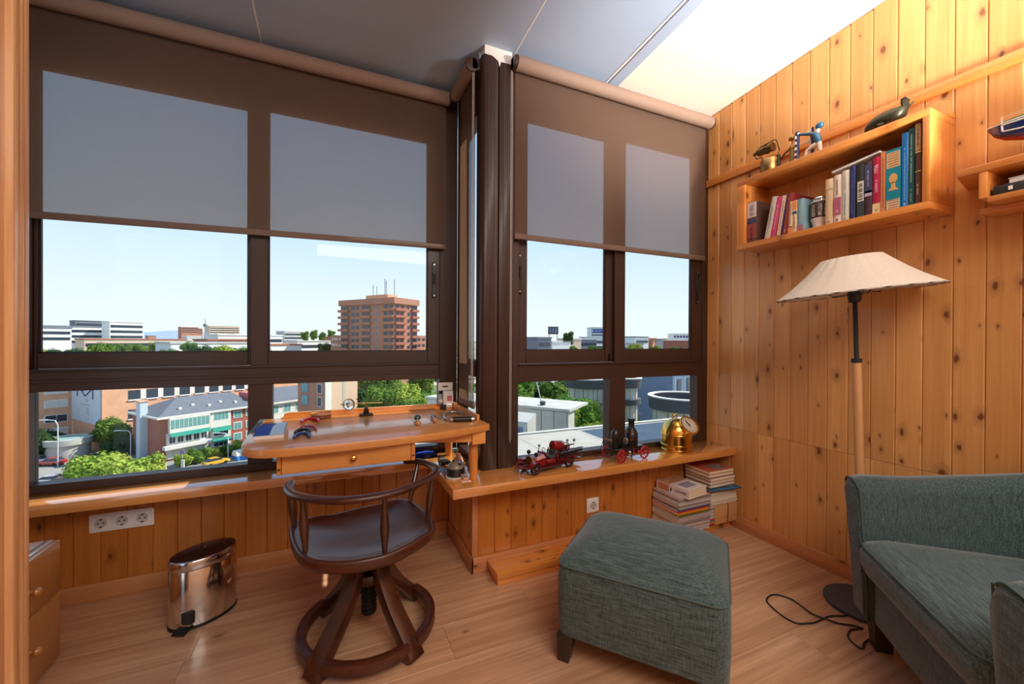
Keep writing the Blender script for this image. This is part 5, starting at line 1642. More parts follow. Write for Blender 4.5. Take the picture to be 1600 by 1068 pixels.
# --- fire engine. local: -x is the nose, y across (negative side faces the room), z up
TRZ = R(11.5)
t = thing('toy_fire_engine', 'vintage red model fire engine with ladder and hose reel on the right sill', 'model truck', (1.03, 1.835, SZ), rz=TRZ)
mt = Matrix.Translation((1.03, 1.835, SZ)) @ Matrix.Rotation(TRZ, 4, 'Z')
def X(g):
    return g.xf(mt)
for wx in (-0.130, 0.095):
    for wy in (-0.047, 0.047):
        twheel(t, mt, (wx, wy, 0.0265), 0.0265, 0.014, 10, darkred, tyre)
ob('chassis', X(G().box(-0.175, 0.165, -0.030, 0.030, 0.026, 0.036)), darkred, t, bevel=0.002, seg=1)
ob('running_board', X(G().box(-0.095, 0.060, -0.056, 0.056, 0.024, 0.029)), darkred, t, bevel=0.001, seg=1)
lp = []
for x_, w_, h_ in ((-0.128, 0.026, 0.074), (-0.090, 0.029, 0.080), (-0.052, 0.034, 0.088)):
    lp.append([mt @ Vector(p) for p in ((x_, -w_, 0.037), (x_, w_, 0.037), (x_, w_, h_ - 0.016), (x_, w_ * 0.6, h_ - 0.003), (x_, 0, h_), (x_, -w_ * 0.6, h_ - 0.003), (x_, -w_, h_ - 0.016))])
ob('hood', G().loft(lp), red, t, ang=30)
g = G().box(-0.134, -0.1285, -0.026, 0.026, 0.037, 0.078)
g.cyl((-0.131, 0, 0.078), (-0.131, 0, 0.086), 0.006, n=10)
ob('radiator', X(g), 'brass_old', t, bevel=0.0015, seg=1)
ob('dash', X(G().box(-0.052, -0.045, -0.036, 0.036, 0.037, 0.092)), darkred, t, bevel=0.002, seg=1)
ob('cab', X(G().box(-0.045, 0.012, -0.037, 0.037, 0.037, 0.056)), red, t, bevel=0.002, seg=1)
g = G().box(-0.022, 0.010, -0.032, 0.032, 0.0565, 0.070)
g.hexa([(0.006, -0.033, 0.060), (0.016, -0.033, 0.060), (0.016, 0.033, 0.060), (0.006, 0.033, 0.060), (0.014, -0.033, 0.100), (0.022, -0.033, 0.098), (0.022, 0.033, 0.098), (0.014, 0.033, 0.100)])
ob('seat', X(g), pbr('toy_seat', (64, 66, 70), 0.5), t, bevel=0.003)
g = G().tube([Vector((-0.024 + 0.0, 0.018 + 0.013 * math.cos(2 * PI * k / 16), 0.093 + 0.011 * math.sin(2 * PI * k / 16))) for k in range(16)], 0.0016, 6, closed=True, upv=(1, 0, 0.1))
sw = ob('steering_wheel', X(g), tb, t)
ob('column', X(G().cyl((-0.045, 0.018, 0.070), (-0.024, 0.018, 0.093), 0.0015, n=6)), tb, sw)
ob('bed', X(G().box(0.024, 0.170, -0.038, 0.038, 0.040, 0.074)), red, t, bevel=0.002, seg=1)
# hose reel drum
g = G().cyl((0.018, 0, 0.112), (0.075, 0, 0.106), 0.027, n=22)
ob('tank', X(g), red, t, bevel=0.004)
g = G()
for s_ in (-1, 1):
    g.lathe([(0.024, -0.002), (0.027, -0.002), (0.027, 0.002), (0.024, 0.002), (0.024, -0.002)], Matrix.Translation((0.095, 0.020 * s_, 0.098)) @ Matrix.Rotation(PI / 2, 4, 'X'), 20, caps=False)
    for k in range(5):
        a = 2 * PI * k / 5
        g.cyl((0.095, 0.020 * s_, 0.098), (0.095 + 0.025 * math.cos(a), 0.020 * s_, 0.098 + 0.025 * math.sin(a)), 0.0015, n=6)
g.cyl((0.095, -0.022, 0.098), (0.095, 0.022, 0.098), 0.013, n=14)
ob('hose_reel', X(g), darkred, t)
g = G()
for s_ in (-1, 1):
    for zz_ in (0.060, 0.076):
        g.cyl((0.026, 0.048 * s_, zz_), (0.185, 0.048 * s_, zz_ + 0.004), 0.0062, n=10)
ob('suction_hose', X(g), tb, t)
for s_ in (-1, 1):
    lad = G()
    lad.box(0.03, 0.205, 0.030 * s_ - 0.0015, 0.030 * s_ + 0.0015, 0.086, 0.089)
    lad.box(0.03, 0.205, 0.040 * s_ - 0.0015, 0.040 * s_ + 0.0015, 0.086, 0.089)
    for k in range(9):
        lad.cyl((0.04 + 0.019 * k, 0.030 * s_, 0.0875), (0.04 + 0.019 * k, 0.040 * s_, 0.0875), 0.0012, n=6)
    ob('ladder', X(lad), tb, t)
for s_ in (-1, 1):
    for x_, r_, m_ in ((-0.130, 0.036, red), (0.095, 0.036, red)):
        pts = [(x_ + r_ * math.cos(R(a)), 0.047 * s_, 0.0265 + r_ * math.sin(R(a)) * 0.95) for a in range(20, 176, 12)]
        sec = [(-0.013, -0.001), (0.013, -0.001), (0.013, 0.001), (-0.013, 0.001)]
        ob('fender', X(G().sweep(pts, sec, upv=(0, 0, 1)) if False else G().sweep(pts, [(b_, a_) for a_, b_ in sec], upv=(0, 1, 0))), m_, t, ang=50)
    g = G().sph((-0.112, 0.030 * s_, 0.098 - 0.004), (0.011, 0.010, 0.011), 12, 8)
    g.cyl((-0.112, 0.030 * s_, 0.062), (-0.112, 0.030 * s_, 0.09), 0.0022, n=6)
    ob('headlamp', X(g), 'iron', t)
    g = G().sph((-0.038, 0.038 * s_, 0.114), (0.007, 0.007, 0.008), 10, 7)
    g.cyl((-0.042, 0.038 * s_, 0.088), (-0.038, 0.038 * s_, 0.108), 0.002, n=6)
    ob('side_lamp', X(g), 'steel', t)
    g = G().sph((0.150, 0.026 * s_, 0.124 - 0.006 * s_), (0.0075, 0.0075, 0.0085), 10, 7)
    g.tube([(0.150, 0.026 * s_, 0.115), (0.150, 0.024 * s_, 0.10), (0.135, 0.02 * s_, 0.095), (0.130, 0.02 * s_, 0.075)], 0.002, 6)
    ob('rear_lamp', X(g), 'steel', t)
    g = G().tube(catmull([Vector(p) for p in ((-0.195, 0.030 * s_, 0.040), (-0.180, 0.030 * s_, 0.052), (-0.15, 0.026 * s_, 0.046), (-0.13, 0.026 * s_, 0.040))], 4, False), 0.004, 8)
    ob('bumper', X(g), darkred, t)
ob('front_beam', X(G().cyl((-0.195, -0.034, 0.040), (-0.195, 0.034, 0.040), 0.005, n=10)), red, t)
ob('tailboard', X(G().box(0.172, 0.196, -0.038, 0.038, 0.030, 0.034)), tb, t)
ob('tail_rail', X(G().tube([(0.196, -0.032, 0.034), (0.196, -0.032, 0.070), (0.196, 0.032, 0.070), (0.196, 0.032, 0.034)], 0.002, 6)), 'steel', t)

# --- steam pumper
PRZ = R(7)
t = thing('toy_steam_pumper', 'black model steam fire pumper with tall boiler and red spoked wheels on the right sill', 'model wagon', (1.51, 1.82, SZ), rz=PRZ)
mt = Matrix.Translation((1.51, 1.82, SZ)) @ Matrix.Rotation(PRZ, 4, 'Z')
wr = pbr('toy_wheel_red', (168, 24, 34), 0.35, coat=0.3)
for wx in (-0.088, 0.088):
    for wy in (-0.058, 0.058):
        twheel(t, mt, (wx, wy, 0.036), 0.036, 0.007, 10, wr, None)
for wx in (-0.088, 0.088):
    ob('axle', X(G().cyl((wx, -0.058, 0.036), (wx, 0.058, 0.036), 0.003, n=8)), tb, t)
ob('frame', X(G().box(-0.115, 0.112, -0.034, 0.034, 0.056, 0.068)), tb, t, bevel=0.002, seg=1)
ob('firebox', X(G().box(0.022, 0.100, -0.036, 0.036, 0.036, 0.0555)), tb, t, bevel=0.002, seg=1)
mbo = mt @ Matrix.Translation((0.045, 0, 0.0685))
ob('boiler', G().lathe([(0, 0), (0.036, 0), (0.037, 0.004), (0.037, 0.036), (0.0345, 0.037), (0.0345, 0.041), (0.037, 0.042), (0.037, 0.070), (0.034, 0.074), (0.026, 0.092), (0.018, 0.100)], mbo, 24), tb, t)
g = G()
for k in range(4):
    r_ = 0.033 - 0.0042 * k
    g.lathe([(r_ - 0.001, 0.077 + 0.005 * k), (r_ + 0.001, 0.077 + 0.005 * k), (r_ + 0.001, 0.080 + 0.005 * k), (r_ - 0.001, 0.080 + 0.005 * k), (r_ - 0.001, 0.077 + 0.005 * k)], mbo, 24, caps=False)
g.lathe([(0.0365, 0.037), (0.0382, 0.037), (0.0382, 0.0405), (0.0365, 0.0405), (0.0365, 0.037)], mbo, 24, caps=False)
ob('boiler_bands', g, 'brass_old', t)
ob('chimney', G().lathe([(0.017, 0.100), (0.0165, 0.118), (0.017, 0.134), (0.0205, 0.139), (0.0205, 0.148), (0.015, 0.152), (0.012, 0.152)], mbo, 20), tb, t)
g = G().tube([(0.004, -0.024, 0.07), (0.004, -0.024, 0.15), (0.006, -0.024, 0.19)], 0.0024, 6, upv=(0, 1, 0))
g.sph((0.006, -0.024, 0.176), 0.005, 8, 6)
ob('steam_pipe', X(g), tb, t)
mdm = mt @ Matrix.Translation((-0.070, 0.010, 0.0685))
ob('air_dome', G().lathe([(0, 0), (0.020, 0), (0.020, 0.015), (0.024, 0.022), (0.024, 0.072), (0.020, 0.088), (0.011, 0.098), (0, 0.101)], mdm, 22), tb, t)
g = G().box(-0.050, -0.002, -0.022, 0.022, 0.0685, 0.082)
g.cyl((-0.028, -0.012, 0.082), (-0.018, -0.012, 0.118), 0.009, n=12)
g.cyl((-0.028, 0.012, 0.082), (-0.018, 0.012, 0.118), 0.009, n=12)
ob('pump', X(g), 'iron', t)
g = G()
for k in range(10):
    a = 2 * PI * k / 10
    g.cyl((-0.018, -0.020, 0.105), (-0.018 + 0.018 * math.cos(a), -0.020, 0.105 + 0.018 * math.sin(a)), 0.0014, n=5)
g.tube([Vector((-0.018 + 0.018 * math.cos(2 * PI * k / 18), -0.020, 0.105 + 0.018 * math.sin(2 * PI * k / 18))) for k in range(18)], 0.002, 6, closed=True, upv=(0, 1, 0))
ob('flywheel', X(g), 'steel', t)
g = G().box(-0.150, -0.122, -0.026, 0.026, 0.118, 0.124)
ob('driver_seat', X(g), pbr('toy_seat_brown', (120, 70, 44), 0.5), t, bevel=0.002, seg=1)
g = G()
for s_ in (-1, 1):
    g.cyl((-0.124, 0.022 * s_, 0.119), (-0.100, 0.022 * s_, 0.068), 0.0014, n=6)
    g.cyl((-0.146, 0.022 * s_, 0.119), (-0.175, 0.022 * s_, 0.060), 0.0014, n=6)
    g.cyl((-0.136, 0.022 * s_, 0.119), (-0.150, 0.022 * s_, 0.060), 0.0014, n=6)
    g.tube([(-0.100, 0.024 * s_, 0.060), (-0.150, 0.024 * s_, 0.058), (-0.190, 0.024 * s_, 0.062)], 0.0024, 6)
ob('seat_frame', X(g), tb, t)
g = G()
for s_ in (-1, 1):
    g.tube([(-0.09, 0.020 * s_, 0.036), (-0.14, 0.018 * s_, 0.026), (-0.19, 0.012 * s_, 0.034)], 0.0022, 6)
g.tube([(-0.12, -0.03, 0.03), (-0.16, -0.034, 0.022), (-0.175, -0.01, 0.026)], 0.002, 6)
ob('draw_bar', X(g), 'steel', t)
g = G().sph((0.050, -0.048, 0.040), (0.009, 0.012, 0.012), 12, 8)
ob('ball', X(g), wr, t)
g = G().sph((-0.008, -0.04, 0.040), (0.012, 0.010, 0.016), 12, 8)
g.cyl((-0.008, -0.04, 0.030), (-0.018, -0.048, 0.004), 0.002, n=6)
g.cyl((-0.008, -0.04, 0.030), (0.004, -0.048, 0.004), 0.002, n=6)
ob('bell', X(g), 'steel', t)
ob('lever', X(G().cyl((0.012, -0.050, 0.022), (0.012, -0.050, 0.072), 0.0022, n=6)), wr, t)

# --- brass binnacle clock
t = thing('binnacle_clock', 'polished brass domed ship clock with tilted round dial, by the pine wall', 'clock', (1.915, 1.842, SZ))
mk = Matrix.Translation((1.915, 1.842, SZ))
ob('body', G().lathe([(0, 0), (0.089, 0), (0.091, 0.004), (0.091, 0.012), (0.088, 0.016), (0.088, 0.030), (0.091, 0.034), (0.091, 0.039), (0.088, 0.043), (0.088, 0.092), (0.0905, 0.095), (0.0905, 0.100), (0.088, 0.103), (0.086, 0.118), (0.079, 0.142), (0.066, 0.164), (0.048, 0.180), (0.026, 0.190), (0, 0.193)], mk, 44), 'brass', t, ang=25)
nd = Vector((-0.02, -0.75, 0.66)).normalized()
cd = Vector((1.935, 1.777, SZ + 0.152))
mdial = Matrix.Translation(cd) @ nd.to_track_quat('Z', 'Y').to_matrix().to_4x4()
ob('dial_barrel', G().lathe([(0.056, -0.085), (0.056, 0.012), (0.060, 0.014), (0.060, 0.022), (0.052, 0.024), (0.050, 0.019), (0.050, 0.016), (0, 0.016)], mdial, 40), 'brass', t, ang=25)
dl_ = ob('dial', G().lathe([(0.0, 0.0162), (0.0497, 0.0162), (0.0497, 0.0172), (0, 0.0172)], mdial, 40), pbr('clock_dial', (214, 204, 190), 0.35, 0.3), t)
g = G()
for k in range(12):
    a = 2 * PI * k / 12
    mm = mdial @ Matrix.Rotation(a, 4, 'Z')
    g.hexa([mm @ Vector(p) for p in ((0.038, -0.0014, 0.0172), (0.046, -0.0014, 0.0172), (0.046, 0.0014, 0.0172), (0.038, 0.0014, 0.0172), (0.038, -0.0014, 0.0178), (0.046, -0.0014, 0.0178), (0.046, 0.0014, 0.0178), (0.038, 0.0014, 0.0178))])
ob('hour_mark', g, 'black', dl_, smooth=False)
g = G()
for a, l_, w_ in ((R(118), 0.026, 0.0030), (R(100), 0.038, 0.0020)):
    mm = mdial @ Matrix.Rotation(a, 4, 'Z')
    g.hexa([mm @ Vector(p) for p in ((-0.008, -w_, 0.0182), (l_, -w_ * 0.5, 0.0182), (l_, w_ * 0.5, 0.0182), (-0.008, w_, 0.0182), (-0.008, -w_, 0.0190), (l_, -w_ * 0.5, 0.0190), (l_, w_ * 0.5, 0.0190), (-0.008, w_, 0.0190))])
g.lathe([(0.005, 0.0176), (0.005, 0.0196), (0, 0.0198)], mdial, 12)
ob('hand', g, 'black', dl_, smooth=False)
g = G().tube([Vector((1.905 + 0.020 * math.cos(2 * PI * k / 20), 1.846 + 0.012 * math.sin(2 * PI * k / 20), SZ + 0.214)) for k in range(20)], 0.0028, 8, closed=True)
rg = ob('ring', g, 'brass', t)
g = G().cyl((1.892, 1.846, SZ + 0.186), (1.889, 1.846, SZ + 0.212), 0.0035, n=10)
g.cyl((1.918, 1.846, SZ + 0.186), (1.921, 1.846, SZ + 0.212), 0.0035, n=10)
ob('ring_post', g, 'brass', rg)

# ================================================================== PAPER STACKS UNDER THE SILL
def flat(name, label, cat, group, x0, x1, y0, y1, z0, h, cov, rz=0.0, spine='y', pages='paper_white', c=0.0007, parts=True):
    """closed magazine or book lying flat; spine along the y- or -x side"""
    cx_, cy_ = (x0 + x1) / 2, (y0 + y1) / 2
    t = thing(name, label, cat, (cx_, cy_, z0), group, rz=rz)
    m = Matrix.Translation((cx_, cy_, 0)) @ Matrix.Rotation(rz, 4, 'Z') @ Matrix.Translation((-cx_, -cy_, 0))
    g = G()
    g.box(x0, x1, y0, y1, z0, z0 + c)
    g.box(x0, x1, y0, y1, z0 + h - c, z0 + h)
    if spine == 'x':
        g.box(x0, x0 + c, y0, y1, z0 + c, z0 + h - c)
        g2 = G().box(x0 + c, x1 - 0.0015, y0 + 0.0015, y1 - 0.0015, z0 + c, z0 + h - c)
    elif spine == 'b':
        g.box(x0, x1, y1 - c, y1, z0 + c, z0 + h - c)
        g2 = G().box(x0 + 0.0015, x1 - 0.0015, y0 + 0.0015, y1 - c, z0 + c, z0 + h - c)
    else:
        g.box(x0, x1, y0, y0 + c, z0 + c, z0 + h - c)
        g2 = G().box(x0 + 0.0015, x1 - 0.0015, y0 + c, y1 - 0.0015, z0 + c, z0 + h - c)
    ob('cover', g.xf(m), cov, t, smooth=False)
    ob('pages', g2.xf(m), pages, t, smooth=False)
    return t, m
ORD = ('first second third fourth fifth sixth seventh eighth ninth tenth eleventh twelfth thirteenth fourteenth fifteenth sixteenth seventeenth eighteenth nineteenth twentieth').split()
q = random.Random(21)
z = 0.0604
greys = [(150, 132, 124), (176, 160, 152), (136, 118, 112), (190, 178, 170)]
n = 0
while z < 0.262:
    n += 1
    h = q.uniform(0.0092, 0.0108)
    dx, dy = q.uniform(-0.004, 0.004), q.uniform(-0.004, 0.004)
    if z > 0.225:
        dx += 0.010
    c_, lb, gp = col(q.choice(greys)), 'pale magazine in the tall stack under the right sill, %s from its bottom' % ORD[n - 1], 'pale magazines in the tall stack'
    for zz_, cc, nm in ((0.190, (24, 78, 120), 'blue'), (0.180, (178, 34, 44), 'red'), (0.170, (214, 130, 30), 'orange'), (0.160, (92, 96, 34), 'olive green')):
        if abs(z - zz_) < 0.0051 and not any(o_.get('label', '').startswith(nm) for o_ in COL.objects if o_.name.startswith('magazine')):
            c_, lb, gp = col(cc), nm + ' spined magazine in the tall stack under the right sill', 'coloured spine magazines in the tall stack'
            break
    flat('magazine', lb, 'magazine', gp, 1.775 + dx, 2.020 + dx, 1.690 + dy, 1.893 + dy * 0.4, z, h - 0.0003, c_, q.uniform(-0.012, 0.012), c=0.0013)
    z += h
zt1 = z
# thick white book on top, its spine to the left
t, m = flat('book', 'thick white book with dark blue title lying on the tall magazine stack', 'book', None, 1.806, 1.975, 1.672, 1.888, zt1 + 0.0004, 0.050, pbr('cover_white', (226, 216, 208), 0.3, coat=0.4), R(8), 'x', 'paper', 0.0025)
dk = col((60, 62, 120))
zc = zt1 + 0.0506
def rows(g, x0, x1, y0, y1, seed, horizontal=True, z=None):
    qq = random.Random(seed)
    y = y1
    while y > y0:
        x = x0
        while x < x1 - 0.004:
            w_ = qq.uniform(0.004, 0.010)
            g.box(x, min(x + w_, x1), y - 0.010, y, zc - 0.0002, zc + 0.0003)
            x += w_ + 0.0022
        y -= 0.0165
    return g
ob('title', rows(G(), 1.838, 1.940, 1.715, 1.770, 5).xf(m), dk, t, smooth=False)
g = G().box(1.806, 1.972, 1.800, 1.886, zc - 0.0002, zc + 0.0002)
ob('picture', g.xf(m), pbr('cover_picture', (190, 140, 104), 0.3, var=0.35, vscale=30, coat=0.4), t, smooth=False)
g = G().box(1.8052, 1.8062, 1.800, 1.880, zt1 + 0.006, zt1 + 0.045)
ob('picture', g.xf(m), pbr('spine_picture', (196, 130, 100), 0.3, var=0.3, vscale=40), t, smooth=False)
text_m = m @ Matrix(((0, 0, -1, 1.8050), (-1, 0, 0, 1.725), (0, 1, 0, zt1 + 0.026), (0, 0, 0, 1)))
text_obj('LOUVRE', 0.021, dk, text_m, t, 'lettering')
g = G().box(1.8050, 1.8060, 1.783, 1.791, zt1 + 0.014, zt1 + 0.034)
ob('emblem', g.xf(m), 'black', t, smooth=False)

# second column: cardboard parcel tied with cord, magazines, books
t = thing('parcel', 'brown cardboard parcel tied with dark cord under the right sill', 'parcel', (2.16, 1.79, 0.0604))
ob('wrapping', G().box(2.078, 2.268, 1.700, 1.892, 0.0606, 0.172), 'card', t, bevel=0.002)
ob('fold', G().prism([(2.080, 0.100), (2.266, 0.100), (2.264, 0.0985), (2.082, 0.0985)], 1.6990, 1.7002, 'y'), col((150, 104, 62)), t, smooth=False)
ob('cord', G().tube([(2.182, 1.6985, 0.0625), (2.185, 1.6975, 0.12), (2.186, 1.6985, 0.1735), (2.186, 1.80, 0.1738), (2.186, 1.892, 0.1735)], 0.0022, 6, upv=(1, 0, 0)), 'blackmat', t)
g = G()
z = 0.0606
stuffc = [(150, 44, 44), (190, 120, 50), (60, 110, 110), (190, 40, 60), (190, 180, 176), (150, 150, 160), (200, 190, 186), (160, 150, 150), (186, 178, 178), (110, 110, 120), (190, 186, 186)]
for k, cc in enumerate(stuffc):
    flat('magazine', {0: 'dark red magazine at the foot beside the parcel', 1: 'ochre magazine low beside the parcel', 2: 'teal magazine low beside the parcel', 3: 'bright red magazine low beside the parcel'}.get(k, 'greyish magazine in the narrow pile beside the parcel, %s from the floor step' % ORD[k]), 'magazine', 'magazines squeezed beside the parcel', 2.040 + q.uniform(-0.002, 0.002), 2.0765, 1.705, 1.890, z, 0.0097, col(cc))
    z += 0.0101
z = 0.1765
n = 0
while z < 0.268:
    n += 1
    h = q.uniform(0.0065, 0.0095)
    flat('magazine', 'pale magazine lying on the cardboard parcel, %s up from the parcel' % ORD[n - 1], 'magazine', 'pale magazines on the parcel', 2.040 + q.uniform(-0.003, 0.003), 2.258 + q.uniform(-0.006, 0.006), 1.697 + q.uniform(-0.004, 0.004), 1.890, z, h - 0.0003, col(q.choice([(206, 190, 172), (196, 176, 156), (216, 204, 190)])), q.uniform(-0.01, 0.01))
    z += h
t, m = flat('magazine', 'blue picture magazine jutting out beneath the short stack of books', 'magazine', None, 2.025, 2.252, 1.664, 1.872, z + 0.001, 0.006, col((40, 70, 96)), R(-5), 'y')
g = G()
for k in range(6):
    a, b = q.uniform(2.05, 2.2), q.uniform(1.68, 1.78)
    g.box(a, a + q.uniform(0.02, 0.045), b, b + q.uniform(0.012, 0.035), z + 0.0068 + k * 0.00008, z + 0.0074 + k * 0.0001)
ob('picture', g.xf(m), pbr('magazine_pictures', (120, 140, 150), 0.3, var=0.8, vscale=40, coat=0.4), t, smooth=False)
g = G().box(2.03, 2.25, 1.6645, 1.677, z + 0.0068, z + 0.0073)
ob('banner', g.xf(m), col((30, 120, 176)), t, smooth=False)
z += 0.0085
for k, (h, cc, lb, dx) in enumerate(((0.022, (70, 44, 40), 'dark covered book at the bottom of the short stack', 0.010), (0.020, (60, 48, 44), 'cream paged dark book second from the bottom of the short stack', 0.004), (0.021, (126, 56, 50), 'cream paged book in the middle of the short stack', 0.006), (0.020, (70, 50, 44), 'cream paged dark book second from the top of the short stack', 0.0), (0.019, (186, 88, 56), 'orange and grey covered book on top of the short stack', 0.0))):
    if z + h > 0.440:
        break
    t, m = flat('book', lb, 'book', 'books stacked beneath the right sill', 2.030 + dx, 2.236 + dx * 1.2, 1.700 + q.uniform(-0.004, 0.006), 1.885, z, h - 0.0004, col(cc), q.uniform(-0.02, 0.02), 'b', 'paper', 0.0016)
    if k == 4:
        g = G().box(2.10, 2.20, 1.715, 1.80, z + h - 0.0006, z + h)
        ob('picture', g.xf(m), pbr('cover_grey_picture', (130, 120, 116), 0.3, var=0.5, vscale=40), t, smooth=False)
    z += h

# ================================================================== OUTSIDE
GZ = -22.8
UA = math.atan2(0.604, 0.797)
U2 = Vector((math.cos(UA), math.sin(UA)))
V2 = Vector((-U2.y, U2.x))

def brickmat(name, c, var=0.10):
    return pbr(name, c, 0.9, var=var, vscale=0.6)
O = {
    'brick': brickmat('brick_orange', (224, 168, 132)),
    'brick_red': brickmat('brick_red', (168, 100, 82)),
    'brick_dark': brickmat('brick_brown', (176, 124, 100)),
    'plaster': pbr('plaster_white', (226, 220, 210), 0.9, var=0.05, vscale=0.4),
    'beige': pbr('render_beige', (222, 188, 158), 0.9, var=0.04, vscale=0.3),
    'slate': pbr('slate_roof', (104, 108, 116), 0.8, var=0.12, vscale=1.2),
    'winglass': pbr('far_window_glass', (52, 62, 74), 0.15, spec=0.6),
    'winteal': pbr('far_window_teal', (110, 160, 156), 0.2),
    'winframe': pbr('far_window_frame', (232, 232, 230), 0.6),
    'shutter': pbr('far_shutter', (214, 208, 196), 0.7),
    'awning': pbr('awning_green', (28, 132, 112), 0.8),
    'concrete': pbr('concrete', (190, 186, 176), 0.9, var=0.12, vscale=0.8),
    'concrete_dark': pbr('concrete_dark', (70, 74, 80), 0.85, var=0.1, vscale=1.0),
    'asphalt': pbr('asphalt', (150, 146, 138), 0.95, var=0.08, vscale=0.2),
    'terrace': pbr('terrace_paving', (176, 168, 156), 0.9, var=0.10, vscale=1.5),
    'panelblue': pbr('sign_panel', (196, 206, 216), 0.7, var=0.03, vscale=0.5),
    'signmark': pbr('sign_mark', (98, 88, 120), 0.7),
    'metalgrey': pbr('street_metal', (200, 204, 208), 0.5),
    'bluegrey': pbr('cladding_blue_grey', (110, 128, 150), 0.6, var=0.06, vscale=0.6),
    'pinkroof': pbr('pink_parapet', (206, 120, 116), 0.9),
    'hill': pbr('far_hills', (150, 166, 184), 1.0, spec=0.0),  # blue haze of distance put into the rock colour
    'bark': pbr('bark', (84, 66, 50), 0.9),
}
for k in list(O):
    M['o_' + k] = O[k]

def ground_material():
    t = NT('city_ground')
    tc = t.n('ShaderNodeTexCoord').outputs['Object']
    vo = t.n('ShaderNodeTexVoronoi')
    t.l(t.mapv(tc, (0.03, 0.05, 0.03)), vo.inputs['Vector'])
    vo.inputs['Scale'].default_value = 1.0
    cs = t.n('ShaderNodeSeparateColor')
    t.l(vo.outputs['Color'], cs.inputs[0])
    r = t.n('ShaderNodeValToRGB')
    t.l(cs.outputs[0], r.inputs[0])
    e = r.color_ramp
    e.interpolation = 'CONSTANT'
    e.elements[0].position = 0.0
    e.elements[0].color = c4(lin((96, 116, 70)))
    e.elements[1].position = 0.35
    e.elements[1].color = c4(lin((196, 184, 168)))
    for p, c in ((0.55, (150, 110, 88)), (0.7, (214, 208, 200)), (0.85, (120, 128, 100))):
        x = e.elements.new(p)
        x.color = c4(lin(c))
    t.bsdf(r.outputs[0], 0.95)
    return t.m
g = G().box(-9000, 9000, 180, 9500, GZ - 3, GZ - 0.2)
struct('ground', g, ground_material(), smooth=False)
struct('street', G().box(-260, 300, 14, 180, GZ - 3, GZ), 'o_asphalt', smooth=False)
# far hills
rr = random.Random(4)
def hills(x0, x1, y, hmax, seed):
    q = random.Random(seed)
    n = 60
    g = G()
    ph = [q.uniform(0, 6.28) for _ in range(5)]
    lp = []
    for i in range(n + 1):
        s_ = i / n
        x = x0 + (x1 - x0) * s_
        env = math.sin(PI * s_) ** 0.6
        h = hmax * env * (0.55 + 0.25 * math.sin(5 * s_ + ph[0]) + 0.12 * math.sin(13 * s_ + ph[1]) + 0.06 * math.sin(31 * s_ + ph[2]))
        lp.append([(x, y - 900, GZ), (x, y, GZ + 25 + h), (x, y + 900, GZ)])
    g.loft(lp, True, True, closed=True)
    return g
h_ = struct('hills', hills(-7500, -900, 8200, 330, 3), 'o_hill')
struct('hills', hills(5200, 12500, 8600, 120, 8), 'o_hill')

def site(name, label, K, z0, cat='building', group=None, ang=UA):
    """local frame: x along the sunlit street face, y along the shaded left face"""
    t = thing(name, label, cat, (K[0], K[1], z0), group, rz=ang)
    m = Matrix.Translation((K[0], K[1], 0)) @ Matrix.Rotation(ang, 4, 'Z')
    return t, m

def wins(t, m, face, a0, a1, n, z0, h, w_, off=0.03, mat='o_winglass', frame=True, fm='o_winframe', pieces=1, name='window'):
    """row of n windows on face 'u' (y=0 side) or 'v' (x=0 side)"""
    for i in range(n):
        c = a0 + (a1 - a0) * (i + 0.5) / n
        def bx(a, b, p, q_, d0, d1):
            return G().box(a, b, -d1, -d0, p, q_) if face == 'u' else G().box(-d1, -d0, a, b, p, q_)
        if frame:
            g = bx(c - w_ / 2 - 0.12, c + w_ / 2 + 0.12, z0 - 0.12, z0 + h + 0.12, -0.1, off)
            f = ob(name, g.xf(m), fm, t, smooth=False)
            for k in range(pieces):
                pa = c - w_ / 2 + w_ * k / pieces + 0.04
                ob('pane', bx(pa, pa + w_ / pieces - 0.08, z0, z0 + h, off - 0.01, off + 0.02).xf(m), mat, f, smooth=False)
        else:
            ob(name, bx(c - w_ / 2, c + w_ / 2, z0, z0 + h, -0.1, off).xf(m), mat, t, smooth=False)

# ---------------- brick apartment house with slate roof
K = (-30.3, 98.9)
EZ = -14.0
L_, D_ = 36.5, 7.4
t, m = site('apartment_house', 'brick apartment house with slate hip roof and white glazed gallery', K, GZ)
ob('wall', G().box(0, L_, 0, D_ + 5, GZ, EZ - 0.4).xf(m), 'o_brick_red', t, smooth=False)
lp = [[m @ Vector(p) for p in q] for q in (((-0.7, -0.8, EZ - 0.4), (L_ + 0.5, -0.8, EZ - 0.4), (L_ + 0.5, D_ + 5.6, EZ - 0.4), (-0.7, D_ + 5.6, EZ - 0.4)), ((-0.7, -0.8, EZ), (L_ + 0.5, -0.8, EZ), (L_ + 0.5, D_ + 5.6, EZ), (-0.7, D_ + 5.6, EZ)))]
ob('eave', G().loft(lp), 'o_plaster', t, smooth=False)
g = G().faces([m @ Vector(p) for p in ((-0.5, -0.6, EZ), (17.5, -0.6, EZ), (17.5, D_ + 5.4, EZ), (-0.5, D_ + 5.4, EZ), (5.0, 6.1, EZ + 2.8), (15.5, 6.1, EZ + 2.8))], [(0, 1, 5, 4), (1, 2, 5), (2, 3, 4, 5), (3, 0, 4)])
ob('roof', g, 'o_slate', t, smooth=False)
g = G().faces([m @ Vector(p) for p in ((21.0, -0.6, EZ), (L_ + 0.3, -0.6, EZ), (L_ + 0.3, D_ + 5.4, EZ), (21.0, D_ + 5.4, EZ), (24.0, 6.1, EZ + 2.8), (L_ - 3, 6.1, EZ + 2.8))], [(0, 1, 5, 4), (1, 2, 5), (2, 3, 4, 5), (3, 0, 4)])
ob('roof', g, 'o_slate', t, smooth=False)
